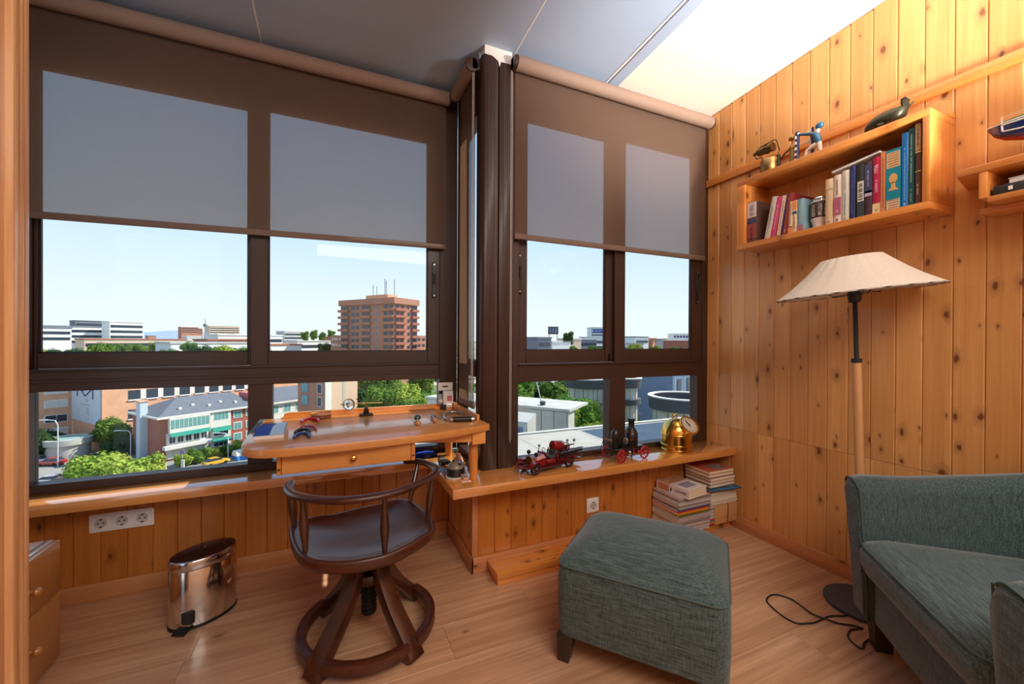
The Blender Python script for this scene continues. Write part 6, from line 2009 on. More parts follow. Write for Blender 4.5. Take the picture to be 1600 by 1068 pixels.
g = G()
g.box(17.2, 21.2, 1.0, 6.0, EZ, EZ + 2.6)
ob('roof_house', g.xf(m), 'o_pinkroof', t, smooth=False)
for i in range(5):
    ob('skylight', G().box(3.5 + i * 2.6, 4.0 + i * 2.6, 1.2 + (i % 2), 1.7 + (i % 2), EZ + 0.8 + 0.3 * (i % 2), EZ + 1.25 + 0.3 * (i % 2)).xf(m), 'o_plaster', t, smooth=False)
# glazed gallery, balcony, ground floor of the bay
ob('gallery', G().box(1.2, 8.1, -0.9, 0.1, -17.4, EZ - 0.45).xf(m), 'o_plaster', t, smooth=False)
wins(t, m, 'u', 1.3, 8.0, 9, -16.5, 1.75, 0.6, 0.94, 'o_winteal', False, name='gallery_pane')
ob('awning', G().hexa([(1.2, -1.6, -18.0), (8.0, -1.6, -18.0), (8.0, -0.9, -17.42), (1.2, -0.9, -17.42), (1.2, -1.55, -17.9), (8.0, -1.55, -17.9), (8.0, -0.9, -17.3), (1.2, -0.9, -17.3)]).xf(m), 'o_awning', t, smooth=False)
ob('bay', G().box(0.9, 8.1, -0.35, 0.1, -22.4, -17.45).xf(m), 'o_plaster', t, smooth=False)
wins(t, m, 'u', 1.1, 7.9, 5, -19.4, 1.3, 1.0, 0.40, 'o_winglass', True, pieces=2)
ob('balcony', G().box(0.2, 8.2, -1.5, -0.36, -20.4, -19.7).xf(m), 'o_plaster', t, smooth=False)
wins(t, m, 'u', 1.2, 7.6, 3, -21.9, 1.2, 1.5, 0.38, 'o_shutter', True)
# white stair bay with awnings
ob('white_bay', G().box(8.4, 12.3, -0.45, 0.1, -22.4, EZ - 0.45).xf(m), 'o_plaster', t, smooth=False)
wins(t, m, 'u', 8.8, 12.0, 1, -16.1, 1.4, 2.8, 0.48, 'o_winteal', True, pieces=4)
for zz_ in (-18.9, -21.2):
    wins(t, m, 'u', 8.8, 12.0, 1, zz_ - 0.5, 1.2, 2.8, 0.48, 'o_winglass', True, pieces=3)
    ob('awning', G().hexa([(8.6, -1.5, zz_ + 0.45), (12.2, -1.5, zz_ + 0.45), (12.2, -0.5, zz_ + 1.1), (8.6, -0.5, zz_ + 1.1), (8.6, -1.45, zz_ + 0.55), (12.2, -1.45, zz_ + 0.55), (12.2, -0.5, zz_ + 1.25), (8.6, -0.5, zz_ + 1.25)]).xf(m), 'o_awning', t, smooth=False)
for zz_ in (-16.3, -18.8, -21.2):
    wins(t, m, 'u', 12.8, 15.0, 1, zz_, 1.4, 1.5, 0.1, 'o_winteal', True, pieces=2)
    wins(t, m, 'u', 15.2, 16.8, 1, zz_ + 0.1, 1.3, 0.6, 0.1, 'o_winteal', True)
ob('render_band', G().box(17.0, L_, -0.06, 0.1, -22.4, EZ - 0.45).xf(m), 'o_plaster', t, smooth=False)
for zz_ in (-16.6, -19.6, -22.2):
    wins(t, m, 'u', 17.6, 36.0, 6, zz_, 1.6, 1.7, 0.12, 'o_winteal', True, pieces=2)
ob('chimney', G().box(-1.2, 0.0, D_ - 2.0, D_ - 0.2, GZ, EZ + 2.6).xf(m), 'o_panelblue', t, smooth=False)
ob('chimney_cap', G().box(-1.35, 0.15, D_ - 2.15, D_ - 0.05, EZ + 2.6, EZ + 2.8).xf(m), 'o_brick', t, smooth=False)

# ---------------- orange brick block with a big sign panel
K = (-43.9, 112.0)
t, m = site('office_block', 'orange brick block with a pale blue sign panel on its shaded end', K, GZ)
ob('wall', G().box(0, 52, 0, 17.5, GZ, -3.5).xf(m), 'o_brick', t, smooth=False)
ob('sign_panel', G().box(-0.25, 0.0, 0.3, 17.3, -17.2, -3.6).xf(m), 'o_panelblue', t, smooth=False)
def strokes(g, segs, yc, zc, s_, wd):
    """flat strokes on the shaded end; local y runs away from the camera so it is mirrored here"""
    for (a, b), (c, d) in segs:
        p, q_ = Vector((-0.30, yc - a * s_ * 1.75, zc + b * s_)), Vector((-0.30, yc - c * s_ * 1.75, zc + d * s_))
        g.cyl(p, q_, wd, n=6)
g = G()
strokes(g, [((-1.5, -0.7), (-1.5, 0.7)), ((-1.5, 0.7), (0, -0.55)), ((0, -0.55), (1.5, 0.55)), ((1.5, 0.55), (1.5, -0.8)), ((-0.35, 0.55), (0.55, 0.55)), ((-0.35, 0.55), (-0.35, 0.0))], 8.6, -10.5, 1.75, 0.13)
ob('emblem', g.xf(m), 'o_signmark', t, smooth=False)
g = G()
for (y_, z_, ln) in ((7.6, -12.1, 1.8), (7.6, -12.5, 1.8), (8.8, -13.3, 5.5), (7.2, -14.1, 1.6), (7.2, -14.5, 1.4), (7.2, -14.9, 1.6), (7.2, -15.3, 1.5)):
    g.box(-0.28, -0.24, y_ - ln / 2, y_ + ln / 2, z_ - 0.09, z_ + 0.09)
ob('small_print', g.xf(m), pbr('sign_print', (150, 158, 172), 0.8), t, smooth=False)
for zz_ in (-12.2, -16.4):
    for i in range(9):
        x0 = 4.2 + i * 3.1
        f = ob('window', G().box(x0, x0 + 2.0, -0.08, 0.1, zz_, zz_ + 2.0).xf(m), 'o_winglass', t, smooth=False)
        ob('sill', G().box(x0 - 0.1, x0 + 2.1, -0.25, 0.0, zz_ - 0.25, zz_ - 0.02).xf(m), 'o_winframe', f, smooth=False)
        ob('white_pier', G().box(x0 + 2.05, x0 + 3.0, -0.10, 0.1, zz_ - 0.1, zz_ + 2.05).xf(m), 'o_plaster', t, smooth=False)
# left wing facing the street
K2 = Vector(K) + V2 * 17.6 - U2 * 27
t, m = site('apartment_wing', 'orange brick wing with white shuttered windows at the left of the sign panel', (K2.x, K2.y), GZ)
ob('wall', G().box(0, 27, 0, 12, GZ, -5.5).xf(m), 'o_brick', t, smooth=False)
ob('cornice', G().box(0, 27.1, -0.3, 0, -9.55, -9.2).xf(m), 'o_concrete', t, smooth=False)
for i, zz_ in enumerate((-11.2, -14.3, -17.6, -20.6)):
    wins(t, m, 'u', 22.3, 26.6, 1, zz_, 1.5, 3.4, 0.15, 'o_shutter' if i != 2 else 'o_winglass', True, pieces=2)
    ob('balcony', G().box(8.0, 15.0, -1.6, 0, zz_ - 1.2, zz_ - 0.1).xf(m), 'o_plaster', t, smooth=False)
    wins(t, m, 'u', 8.3, 14.7, 2, zz_ + 0.1, 1.7, 2.6, 0.1, 'o_winglass', True, fm='o_shutter')

# ---------------- round kiosk-like annexe
t = thing('annexe', 'low round annexe with a pale green flat roof below the sign panel', 'building', (-48.2, 110.0, GZ))
mm = Matrix.Translation((-48.2, 110.0, GZ))
ob('wall', G().lathe([(0, 0), (3.2, 0), (3.2, 3.0), (0, 3.0)], mm, 32), 'o_concrete', t, ang=30)
ob('roof_rim', G().lathe([(2.9, 3.0), (3.6, 3.0), (3.6, 4.1), (2.9, 4.1), (2.9, 3.0)], mm, 32, caps=False), 'o_concrete', t, ang=30)
ob('roof', G().lathe([(0, 3.02), (2.9, 3.02), (2.9, 3.8), (0, 3.8)], mm, 32), pbr('green_flat_roof', (140, 168, 158), 0.8), t, ang=30)

# ---------------- beige and brown house
K = (-1.4, 95.0)
t, m = site('corner_house', 'brown sided house with a bright beige street face behind the bench', K, GZ)
ob('wall', G().box(0, 8.4, 0, 9.3, GZ, -4.0).xf(m), 'o_brick_dark', t, smooth=False)
ob('face', G().box(0.0, 8.4, -0.12, 0.0, GZ, -4.0).xf(m), 'o_beige', t, smooth=False)
ob('corner_strip', G().box(-0.02, 1.5, -0.2, -0.12, GZ, -4.0).xf(m), 'o_plaster', t, smooth=False)
ob('downpipe', G().box(4.4, 5.2, -0.16, -0.1, GZ, -4.0).xf(m), pbr('render_grey', (190, 184, 172), 0.9), t, smooth=False)
for zz_ in (-10.4, -13.2, -7.6):
    wins(t, m, 'v', 0.6, 2.6, 1, zz_, 1.9, 1.3, 0.15, 'o_winglass', True, fm='o_panelblue')
    wins(t, m, 'v', 5.0, 8.4, 1, zz_, 2.0, 2.2, 0.1, 'o_winteal', True, fm='o_bluegrey', pieces=2)

# ---------------- tower block
K = (24.4, 180.0)
t, m = site('tower_block', 'brown brick tower block with stacked balconies and roof aerials', K, GZ)
TW, TL, TZ = 14.4, 34.3, 19.4
ob('wall', G().box(0, TW, 0, TL, GZ, TZ - 2.6).xf(m), 'o_brick_dark', t, smooth=False)
ob('parapet', G().box(-0.9, TW + 0.5, -0.9, TL + 0.5, TZ - 2.6, TZ).xf(m), 'o_brick_dark', t, smooth=False)
ob('plant_room', G().box(4, 10, 8, 22, TZ, TZ + 2.2).xf(m), 'o_brick', t, smooth=False)
for (x_, y_, h_) in ((5, 10, 6.5), (6, 17, 4.6), (6.5, 20, 5.5), (9, 9, 7.5), (8, 14, 8)):
    ob('aerial', G().cyl(m @ Vector((x_, y_, TZ + 2)), m @ Vector((x_, y_, TZ + 2 + h_)), 0.12, n=6), 'o_concrete_dark', t)
fl_h = 2.95
for k in range(8):
    z0 = TZ - 2.6 - fl_h * (k + 1)
    # shaded long face
    for (a, b, dep) in ((0.0, 7.0, 0.9), (14.0, 20.5, 0.9), (28.0, 34.5, 1.6)):
        ob('balcony', G().box(-dep, 0, a, b, z0 - 0.1, z0 + 1.05).xf(m), 'o_brick_dark', t, smooth=False)
        wins(t, m, 'v', a + 0.4, b - 0.4, 2, z0 + 1.1, 1.5, 2.4, 0.05, 'o_winglass', False)
    wins(t, m, 'v', 21.6, 27.4, 2, z0 + 0.9, 1.6, 2.2, 0.05, 'o_winglass', False)
    wins(t, m, 'v', 9.0, 13.0, 1, z0 + 0.9, 1.6, 1.3, 0.05, 'o_bluegrey', False)
    # sunlit face
    for (a, b) in ((0.0, 6.6), (10.2, 14.6)):
        ob('balcony', G().box(a, b, -1.2, 0, z0 - 0.1, z0 + 1.0).xf(m), 'o_brick_red', t, smooth=False)
        wins(t, m, 'u', a + 0.3, b - 0.3, 2, z0 + 1.05, 1.5, 1.8, 0.05, 'o_winglass', False)
    wins(t, m, 'u', 7.2, 9.8, 1, z0 + 0.9, 1.5, 1.1, 0.05, 'o_winglass', False)
ob('podium', G().box(1.0, 21.6, 1.0, 42.7, GZ, 3.2).xf(m), 'o_brick_dark', t, smooth=False)
for zz_ in (0.8, -2.0):
    for a in (35.5, 37.5, 39.0, 40.5):
        ob('window', G().box(0.85, 1.0, a, a + 1.0, zz_, zz_ + 1.2).xf(m), 'o_shutter', t, smooth=False)
    for a in (16.0, 19.0):
        ob('window', G().box(a, a + 1.6, 0.85, 1.0, zz_, zz_ + 1.2).xf(m), 'o_winglass', t, smooth=False)

# ---------------- terrace roof below the right window, and our own wing that shades it
tr = sroot('roof_terrace', (12, 8, -2.6))
nx = 0
for i in range(9):
    for j in range(4):
        x0, y0 = 1.0 + 2.6 * i, 2.7 + 2.75 * j
        ob('slab', G().box(x0 + 0.006, x0 + 2.594, y0 + 0.006, y0 + 2.744, -2.75, -2.40).bevel(0.006, 1), 'o_terrace', tr, smooth=False)
ob('edge', G().box(0.8, 24.6, 13.71, 13.95, -2.9, -2.36), 'o_concrete', tr, smooth=False)
ob('base', G().box(0.8, 24.6, 2.7, 13.9, GZ, -2.76), 'o_concrete', tr, smooth=False)
struct('wall_outside_wing', G().box(16.2, 22.0, 2.7, 13.6, -2.39, 4.6), 'o_concrete')
struct('wall_outside_right', G().box(2.46, 22.0, 2.06, 2.11, GZ, 3.2), 'o_concrete')

# concrete roof house beyond the terrace
K = (12.46, 20.0)
t, m = site('roof_house', 'grey board marked concrete roof house with two vents behind the terrace', K, -12)
ob('wall', G().box(0, 1.0, 0, 10.5, -12, -2.95).xf(m), 'o_concrete', t, smooth=False)
ob('roof', G().box(-0.12, 3.2, -0.12, 10.6, -2.95, -2.80).xf(m), 'o_concrete', t, smooth=False)
q = random.Random(2)
for i in range(13):
    a = 0.1 + i * 0.8
    ob('board', G().box(-0.05 - 0.02 * (i % 3), 0.0, a, a + 0.76, -12, -3.0 - (0.35 if 2 < i < 7 else 0)).xf(m), 'o_concrete', t, smooth=False)
for a in (1.9, 4.0):
    vt = ob('vent', G().lathe([(0.16, 0), (0.16, 0.12), (0.20, 0.14), (0.20, 0.2), (0.1, 0.26), (0, 0.27)], m @ Matrix.Translation((0.6, a, -2.8)), 14), 'o_concrete_dark', t)
    ob('pipe', G().cyl(m @ Vector((0.6, a + 0.1, -2.6)), m @ Vector((0.6, a + 0.55, -0.9)), 0.03, n=6), 'o_metalgrey', vt)
t, m = site('roof_house', 'lower lit concrete block with a dark blue window beside the roof house', (9.05, 18.4), -12)
g = G().prism([(0, -12), (1.0, -12), (1.0, -2.7), (0, -3.0)], 0, 4.5, 'y')
ob('wall', g.xf(m), 'o_concrete', t, smooth=False)
wins(t, m, 'v', 0.2, 2.4, 1, -4.6, 1.2, 1.8, 0.05, 'o_winglass', True, fm='o_bluegrey', pieces=2)

# turrets with dark rims
def turret(label, c, r, ztop, rim, zb):
    t = thing('turret', label, 'tower', (c[0], c[1], zb), 'round concrete turrets seen through the right window')
    mm = Matrix.Translation((c[0], c[1], 0))
    ob('rim', G().lathe([(r - 0.25, ztop - rim), (r, ztop - rim), (r + 0.08, ztop), (r - 0.25, ztop), (r - 0.25, ztop - rim)], mm, 40, caps=False), 'o_concrete_dark', t, ang=30)
    ob('rim_cap', G().lathe([(r - 0.3, ztop), (r + 0.12, ztop), (r + 0.12, ztop + 0.1), (r - 0.3, ztop + 0.1), (r - 0.3, ztop)], mm, 40, caps=False), 'o_plaster', t, ang=30)
    ob('floor', G().lathe([(0, ztop - rim), (r - 0.25, ztop - rim), (r - 0.25, ztop - rim + 0.35), (0, ztop - rim + 0.35)], mm, 40), 'o_terrace', t, ang=30)
    for k in range(26):
        a0, a1 = 2 * PI * k / 26 + 0.012, 2 * PI * (k + 1) / 26 - 0.012
        rr_ = r - 0.35 + 0.05 * (k % 2)
        g = G().loft([[(c[0] + q_ * math.cos(a), c[1] + q_ * math.sin(a), z_) for q_, a in ((rr_ - 0.3, a0), (rr_, a0), (rr_, a1), (rr_ - 0.3, a1))] for z_ in (zb, ztop - rim)])
        ob('board', g, 'o_concrete', t, smooth=False)
    return t
turret('tall round turret with two dark bands left of the centre mullion', (28.0, 34.5), 2.0, -2.75, 0.9, -12)
tt = COL.objects['turret']
ob('band', G().lathe([(1.7, -5.4), (2.02, -5.4), (2.02, -4.85), (1.7, -4.85), (1.7, -5.4)], Matrix.Translation((28.0, 34.5, 0)), 40, caps=False), 'o_concrete_dark', tt, ang=30)
turret('wide round turret with a dark rim behind the brass clock', (28.6, 26.6), 3.0, -3.75, 1.05, -13)
turret('dark rimmed turret mostly hidden behind the mullion', (25.2, 36.5), 2.4, -2.9, 0.9, -13)
t, m = site('clad_building', 'blue grey clad building behind the wide turret', (46.0, 45.0), GZ, ang=R(20))
ob('wall', G().box(0, 16, 0, 12, GZ, -2.6).xf(m), 'o_bluegrey', t, smooth=False)
for i in range(3):
    ob('window', G().box(1.5 + 3.4 * i, 2.8 + 3.4 * i, -0.08, 0.1, -6.8, -4.6).xf(m), 'o_winglass', t, smooth=False)
    ob('joint', G().box(0.6 + 3.4 * i, 0.7 + 3.4 * i, -0.06, 0.1, -9, -2.7).xf(m), 'o_metalgrey', t, smooth=False)

# ------------------------------------------------------------------ trees
def leafmat(name, a, b):
    t = NT(name)
    tc = t.n('ShaderNodeTexCoord').outputs['Object']
    oi = t.n('ShaderNodeObjectInfo')
    f = t.noise(tc, 0.9, 3)
    f2 = t.noise(tc, 6.0, 2)
    f = t.math('ADD', t.math('MULTIPLY', f, 0.6), t.math('MULTIPLY', f2, 0.4))
    c = t.mix(t.mr(f, 0.35, 0.65, 0, 1), c4(lin(a)), c4(lin(b)))
    hv = t.n('ShaderNodeHueSaturation')
    t.l(c, hv.inputs['Color'])
    t.l(t.mr(oi.outputs['Random'], 0, 1, 0.485, 0.515), hv.inputs['Hue'])
    t.l(t.mr(oi.outputs['Random'], 0, 1, 0.85, 1.15), hv.inputs['Value'])
    d = t.n('ShaderNodeBsdfDiffuse')
    tr_ = t.n('ShaderNodeBsdfTranslucent')
    t.l(hv.outputs[0], d.inputs[0])
    t.l(hv.outputs[0], tr_.inputs[0])
    m_ = t.n('ShaderNodeMixShader')
    m_.inputs[0].default_value = 0.3
    t.l(d.outputs[0], m_.inputs[1])
    t.l(tr_.outputs[0], m_.inputs[2])
    t.l(m_.outputs[0], t.out.inputs[0])
    return t.m
LEAF = [leafmat('leaves_bright', (112, 142, 52), (188, 196, 92)), leafmat('leaves_mid', (70, 108, 48), (132, 160, 74)), leafmat('leaves_dark', (44, 72, 46), (84, 112, 66))]

def crown_mesh(seed, n, spread=(1, 1, 0.75), clumps=16, leaf=0.09):
    """unit crown: leaf clumps on many small shells"""
    q = random.Random(seed)
    g = G()
    cs_ = []
    for _ in range(clumps):
        while True:
            p = Vector((q.uniform(-1, 1), q.uniform(-1, 1), q.uniform(-1, 1)))
            if 0.25 < p.length < 0.8:
                break
        cs_.append((Vector((p.x * spread[0], p.y * spread[1], p.z * spread[2])), q.uniform(0.24, 0.40)))
    for c, r_ in cs_:
        for _ in range(n // clumps):
            d = Vector((q.gauss(0, 1), q.gauss(0, 1), q.gauss(0, 1))).normalized()
            p = c + d * r_ * q.uniform(0.72, 1.05)
            nrm = (d + Vector((q.uniform(-0.7, 0.7), q.uniform(-0.7, 0.7), q.uniform(-0.4, 0.9)))).normalized()
            a = nrm.cross(Vector((q.uniform(-1, 1), q.uniform(-1, 1), q.uniform(-1, 1)))).normalized()
            b = nrm.cross(a)
            s_ = leaf * q.uniform(0.6, 1.3)
            g.faces([p + a * s_, p + b * s_ * 0.7, p - a * s_, p - b * s_ * 0.7], [(0, 1, 2, 3)])
        g.sph(c, r_ * 0.66, 8, 6)
    me = bpy.data.meshes.new('crown')
    g.bm.to_mesh(me)
    g.bm.free()
    return me
CROWN = [crown_mesh(1, 8000, (1, 1, 0.62), 30, 0.055), crown_mesh(2, 6500, (0.9, 0.9, 0.9), 24, 0.06), crown_mesh(3, 5000, (0.7, 0.7, 1.15), 20, 0.06)]
crown_mats = {}
for k in range(3):
    for l_ in range(3):
        me = CROWN[k].copy()
        me.materials.append(LEAF[l_])
        crown_mats[(k, l_)] = me
trunk_me = None

def tree(label, x, y, r, ztop, kind, leaf, group=None, zb=GZ, rz=0.0):
    hh = (0.62 + 0.36, 0.9 + 0.3, 1.15 + 0.3)[kind] * 0.85
    t = thing('tree', label, 'tree', (x, y, zb), group)
    o = bpy.data.objects.new('crown', crown_mats[(kind, leaf)])
    link(o, t)
    zc = ztop - r * hh
    o.location = (x, y, zc)
    o.scale = (r, r, r)
    o.rotation_euler = (0, 0, rz)
    ob('trunk', G().cyl((x, y, zb), (x, y, zc), r * 0.07, r * 0.05, 8), 'o_bark', t)
    return t
# bright shrubby trees in front of the brick apartments
tree('bright yellow green bushy tree at the bottom of the left window', -33.6, 87.5, 5.6, -16.8, 0, 0)
tree('bright green bushy tree in front of the sign panel end', -36.6, 92.0, 4.0, -17.8, 0, 0, rz=1.0)
tree('bright bushy tree near the chimney of the brick apartments', -29.6, 89.0, 4.4, -18.2, 0, 0, rz=2.0)
tree('dark green spreading tree above the parked cars', -52.6, 110.5, 4.3, -15.4, 1, 2)
tree('dark tree low beside the annexe', -55.5, 118.0, 3.6, -17.0, 1, 2, rz=1.3)
tree('mid green tree between sign panel and chimney', -41.8, 111.5, 4.2, -14.0, 1, 1)
tree('dark tree foot beside the chimney', -40.0, 108.5, 4.0, -17.5, 1, 2, rz=2.2)
for i in range(9):
    a = Vector((-25.5, 94.8)) + U2 * (i * 2.6)
    tree('low street shrub along the brick apartment front', a.x, a.y, 1.7 + 0.5 * (i % 3 == 1), -20.2 + 0.7 * (i % 3 == 1), 0, (0, 1)[i % 2], 'shrubs along the apartment front', rz=i * 1.1)
# park trees behind the bench
q = random.Random(6)
spots = [(10.5, 96, 5.2, -8.0, 1), (16.0, 98, 5.6, -7.4, 0), (13.5, 84, 4.4, -9.6, 1), (18.8, 90, 4.4, -10.2, 0), (8.6, 84, 3.8, -11.6, 2), (22.0, 104, 5.0, -10.6, 1), (11.8, 74, 3.4, -11.5, 1), (16.0, 78, 3.6, -12.6, 0), (24.0, 124, 6.0, -6.0, 1), (33.0, 150, 7.0, -4.5, 1), (7.5, 110, 5.2, -9.0, 2), (28.5, 112, 4.2, -12.8, 1), (12.0, 120, 6.5, -5.5, 1)]
for i, (x, y, r, zt_, lf) in enumerate(spots):
    tree('leafy green park tree behind the bench magnifier', x, y, r, zt_, 1 if i % 3 else 0, lf, 'park trees seen over the bench', rz=q.uniform(0, 6))
spots = [(17.5, 31, 2.6, -3.5, 0), (20.5, 33, 2.7, -3.2, 1), (23.0, 35.5, 2.8, -3.9, 0), (15.0, 33, 2.6, -3.0, 1), (26.0, 38, 2.8, -5.0, 0), (19.0, 27.5, 2.3, -5.0, 1), (21.6, 29.0, 2.4, -5.4, 0), (23.8, 31.0, 2.4, -6.0, 1), (20.5, 25.5, 2.0, -6.4, 0), (22.6, 26.5, 2.0, -6.9, 1), (26.5, 31.5, 2.0, -7.5, 0), (27.0, 50, 5, -2.6, 1), (34.0, 52, 5, -3.0, 1), (41.0, 56, 5, -4.0, 2), (32.0, 40, 2.8, -7.4, 2), (36.0, 46, 3.2, -6.4, 2), (20.0, 46, 4.4, -2.0, 1), (29.6, 29.5, 1.8, -8.4, 0), (24.6, 27.6, 1.8, -7.6, 0)]
for i, (x, y, r, zt_, lf) in enumerate(spots):
    tree('sunlit leafy tree beyond the concrete roof terrace', x, y, r, zt_, 1 if i % 2 else 0, lf, 'trees beyond the terrace', rz=q.uniform(0, 6))

# ------------------------------------------------------------------ cars, lamps, street things
def car(label, x, y, rz, paint, group='cars on the street below'):
    t = thing('car', label, 'car', (x, y, GZ), group, rz=rz)
    m = Matrix.Translation((x, y, GZ)) @ Matrix.Rotation(rz, 4, 'Z')
    side = [(-2.1, 0.3), (2.1, 0.3), (2.15, 0.62), (2.0, 0.80), (1.1, 0.92), (-1.95, 0.95), (-2.15, 0.7)]
    lo = [[m @ Vector((a, y_, b)) for a, b in side] for y_ in (-0.85, 0.85)]
    ob('body', G().loft(lo), paint, t, bevel=0.06, seg=2)
    lo = []
    for y_, k in ((-0.78, 1.0), (0.78, 1.0)):
        lo.append([m @ Vector((a, y_ * (0.86 if b > 1.2 else 1), b)) for a, b in ((1.0, 0.90), (0.35, 1.38), (-1.2, 1.42), (-1.85, 0.93))])
    c_ = ob('cabin', G().loft(lo), 'o_winglass', t, bevel=0.03, seg=1)
    lo = [[m @ Vector((a, y_, b)) for a, b in ((0.36, 1.37), (-1.22, 1.41), (-1.22, 1.46), (0.30, 1.43))] for y_ in (-0.68, 0.68)]
    ob('roof', G().loft(lo), paint, c_, smooth=False)
    for wx in (-1.3, 1.3):
        for wy in (-0.8, 0.8):
            ob('wheel', G().cyl(m @ Vector((wx, wy - 0.1, 0.31)), m @ Vector((wx, wy + 0.1, 0.31)), 0.31, n=14), 'blackmat', t)
    return t
def paint(n, c):
    return pbr('paint_' + n, c, 0.25, coat=0.8)
car('silver car parked beneath the dark tree', -52.0, 107.6, R(170), paint('silver', (196, 204, 214)))
car('red car parked beside the silver one', -48.4, 105.0, R(160), paint('red', (186, 30, 34)))
car('white car on the sunlit street', -42.6, 91.6, R(170), paint('white', (232, 232, 230)))
car('white car half hidden behind the bright bush', -38.6, 86.8, R(175), paint('white_b', (226, 228, 230)))
car('dark red car behind the white car', -40.4, 89.4, R(165), paint('dark_red', (120, 50, 48)))
car('yellow orange car in front of the brick apartments', -20.2, 93.4, UA, paint('yellow', (226, 168, 30)))
car('white and red car on the road beyond the park trees', 35.0, 164, R(30), paint('white_c', (226, 226, 228)))
car('red car on the road beyond the park trees', 31.5, 160, R(30), paint('red_b', (200, 50, 60)))
t = thing('market_tent', 'long bright blue canopy by the kerb at the right of the yellow car', 'canopy', (-15.5, 96.6, GZ), rz=UA)
m = Matrix.Translation((-15.5, 96.6, GZ)) @ Matrix.Rotation(UA, 4, 'Z')
ob('cover', G().prism([(-0.9, 0.0), (0.9, 0.0), (0.9, 1.3), (0.4, 1.9), (-0.4, 1.9), (-0.9, 1.3)], -2.4, 7.0, 'x').xf(m), pbr('canopy_blue', (70, 140, 210), 0.6, var=0.25, vscale=1.0), t, smooth=False)
ob('gable', G().prism([(-0.92, 0.9), (0.92, 0.9), (0.92, 1.32), (0.42, 1.93), (-0.42, 1.93), (-0.92, 1.32)], -2.6, -0.6, 'x').xf(m), 'o_plaster', t, smooth=False)
def street_lamp(label, x, y, h, rz):
    t = thing('street_lamp', label, 'street lamp', (x, y, GZ), 'street lamps outside the left window', rz=rz)
    d = Vector((math.cos(rz), math.sin(rz), 0))
    b = Vector((x, y, GZ))
    ob('pole', G().tube([b, b + Vector((0, 0, h * 0.9)), b + Vector((0, 0, h)) + d * 0.4, b + Vector((0, 0, h + 0.15)) + d * 1.6], 0.09, 8, upv=(0.3, 1, 0)), 'o_metalgrey', t)
    ob('lamp_head', G().obox(b + Vector((0, 0, h + 0.15)) + d * 2.1, (1.2, 0.35, 0.18), rz), 'o_metalgrey', t, bevel=0.05)
street_lamp('curved street lamp beside the white chimney', -37.0, 105.5, 5.4, R(172))
street_lamp('street lamp in front of the dark tree', -46.8, 103.5, 8.6, R(172))
street_lamp('street lamp in front of the green awnings', -18.9, 96.6, 5.2, R(172))
t = thing('road_sign', 'small round road sign on a pole by the apartments', 'sign', (-25.4, 93.6, GZ))
ob('pole', G().cyl((-25.4, 93.6, GZ), (-25.4, 93.6, GZ + 2.9), 0.05, n=8), 'o_metalgrey', t)
ob('disc', G().cyl((-25.42, 93.5, GZ + 2.9), (-25.40, 93.56, GZ + 2.9), 0.42, n=20), pbr('sign_lilac', (150, 130, 190), 0.5), t)
for i in range(3):
    t = thing('bollard', 'white bollard by the kerb under the bright bushes', 'bollard', (-29.8 + 2.3 * i, 90.4 + 1.2 * i, GZ), 'white bollards by the kerb')
    ob('post', G().box(-29.95 + 2.3 * i, -29.5 + 2.3 * i, 90.2 + 1.2 * i, 90.6 + 1.2 * i, GZ, GZ + 1.5), 'o_plaster', t, smooth=False)
    ob('cap', G().box(-30.0 + 2.3 * i, -29.45 + 2.3 * i, 90.15 + 1.2 * i, 90.65 + 1.2 * i, GZ + 1.5, GZ + 1.62), 'o_concrete', t, smooth=False)

# ------------------------------------------------------------------ skyline
q = random.Random(33)
skym = [pbr('sky_white', (232, 230, 226), 0.9), pbr('sky_grey', (190, 190, 190), 0.9), pbr('sky_tan', (214, 190, 168), 0.9), pbr('sky_brick', (176, 116, 92), 0.9), pbr('sky_slate', (120, 126, 138), 0.9)]
def far_block(label, x, y, w_, d_, z1, mt_, group=None, rz=None, bands=0):
    """x, y is the middle of the plan"""
    rz = UA if rz is None else rz
    x, y = x - (w_ * math.cos(rz) - d_ * math.sin(rz)) / 2, y - (w_ * math.sin(rz) + d_ * math.cos(rz)) / 2
    t = thing('far_building', label, 'building', (x, y, GZ), group, rz=rz)
    m = Matrix.Translation((x, y, 0)) @ Matrix.Rotation(rz, 4, 'Z')
    ob('wall', G().box(0, w_, 0, d_, GZ, z1).xf(m), mt_, t, smooth=False)
    ob('roof', G().box(-0.3, w_ + 0.3, -0.3, d_ + 0.3, z1, z1 + 0.6).xf(m), skym[q.choice((1, 4, 3, 0))], t, smooth=False)
    for k in range(bands):
        zz_ = z1 - 3.2 * (k + 1)
        ob('window_band', G().box(0.5, w_ - 0.5, -0.15, 0.05, zz_, zz_ + 1.5).xf(m), 'o_winglass', t, smooth=False)
    return t
TAKEN = []
def at_dir(k, y, rad=0.0):
    """a free spot on the bearing x = k*y, moved back until it clears its neighbours"""
    y0 = y
    while rad and any((k * y - a) ** 2 + (y - b) ** 2 < (rad + c) ** 2 for a, b, c in TAKEN):
        y += 4.0
    if rad:
        TAKEN.append((k * y, y, rad))
    return k * y, y
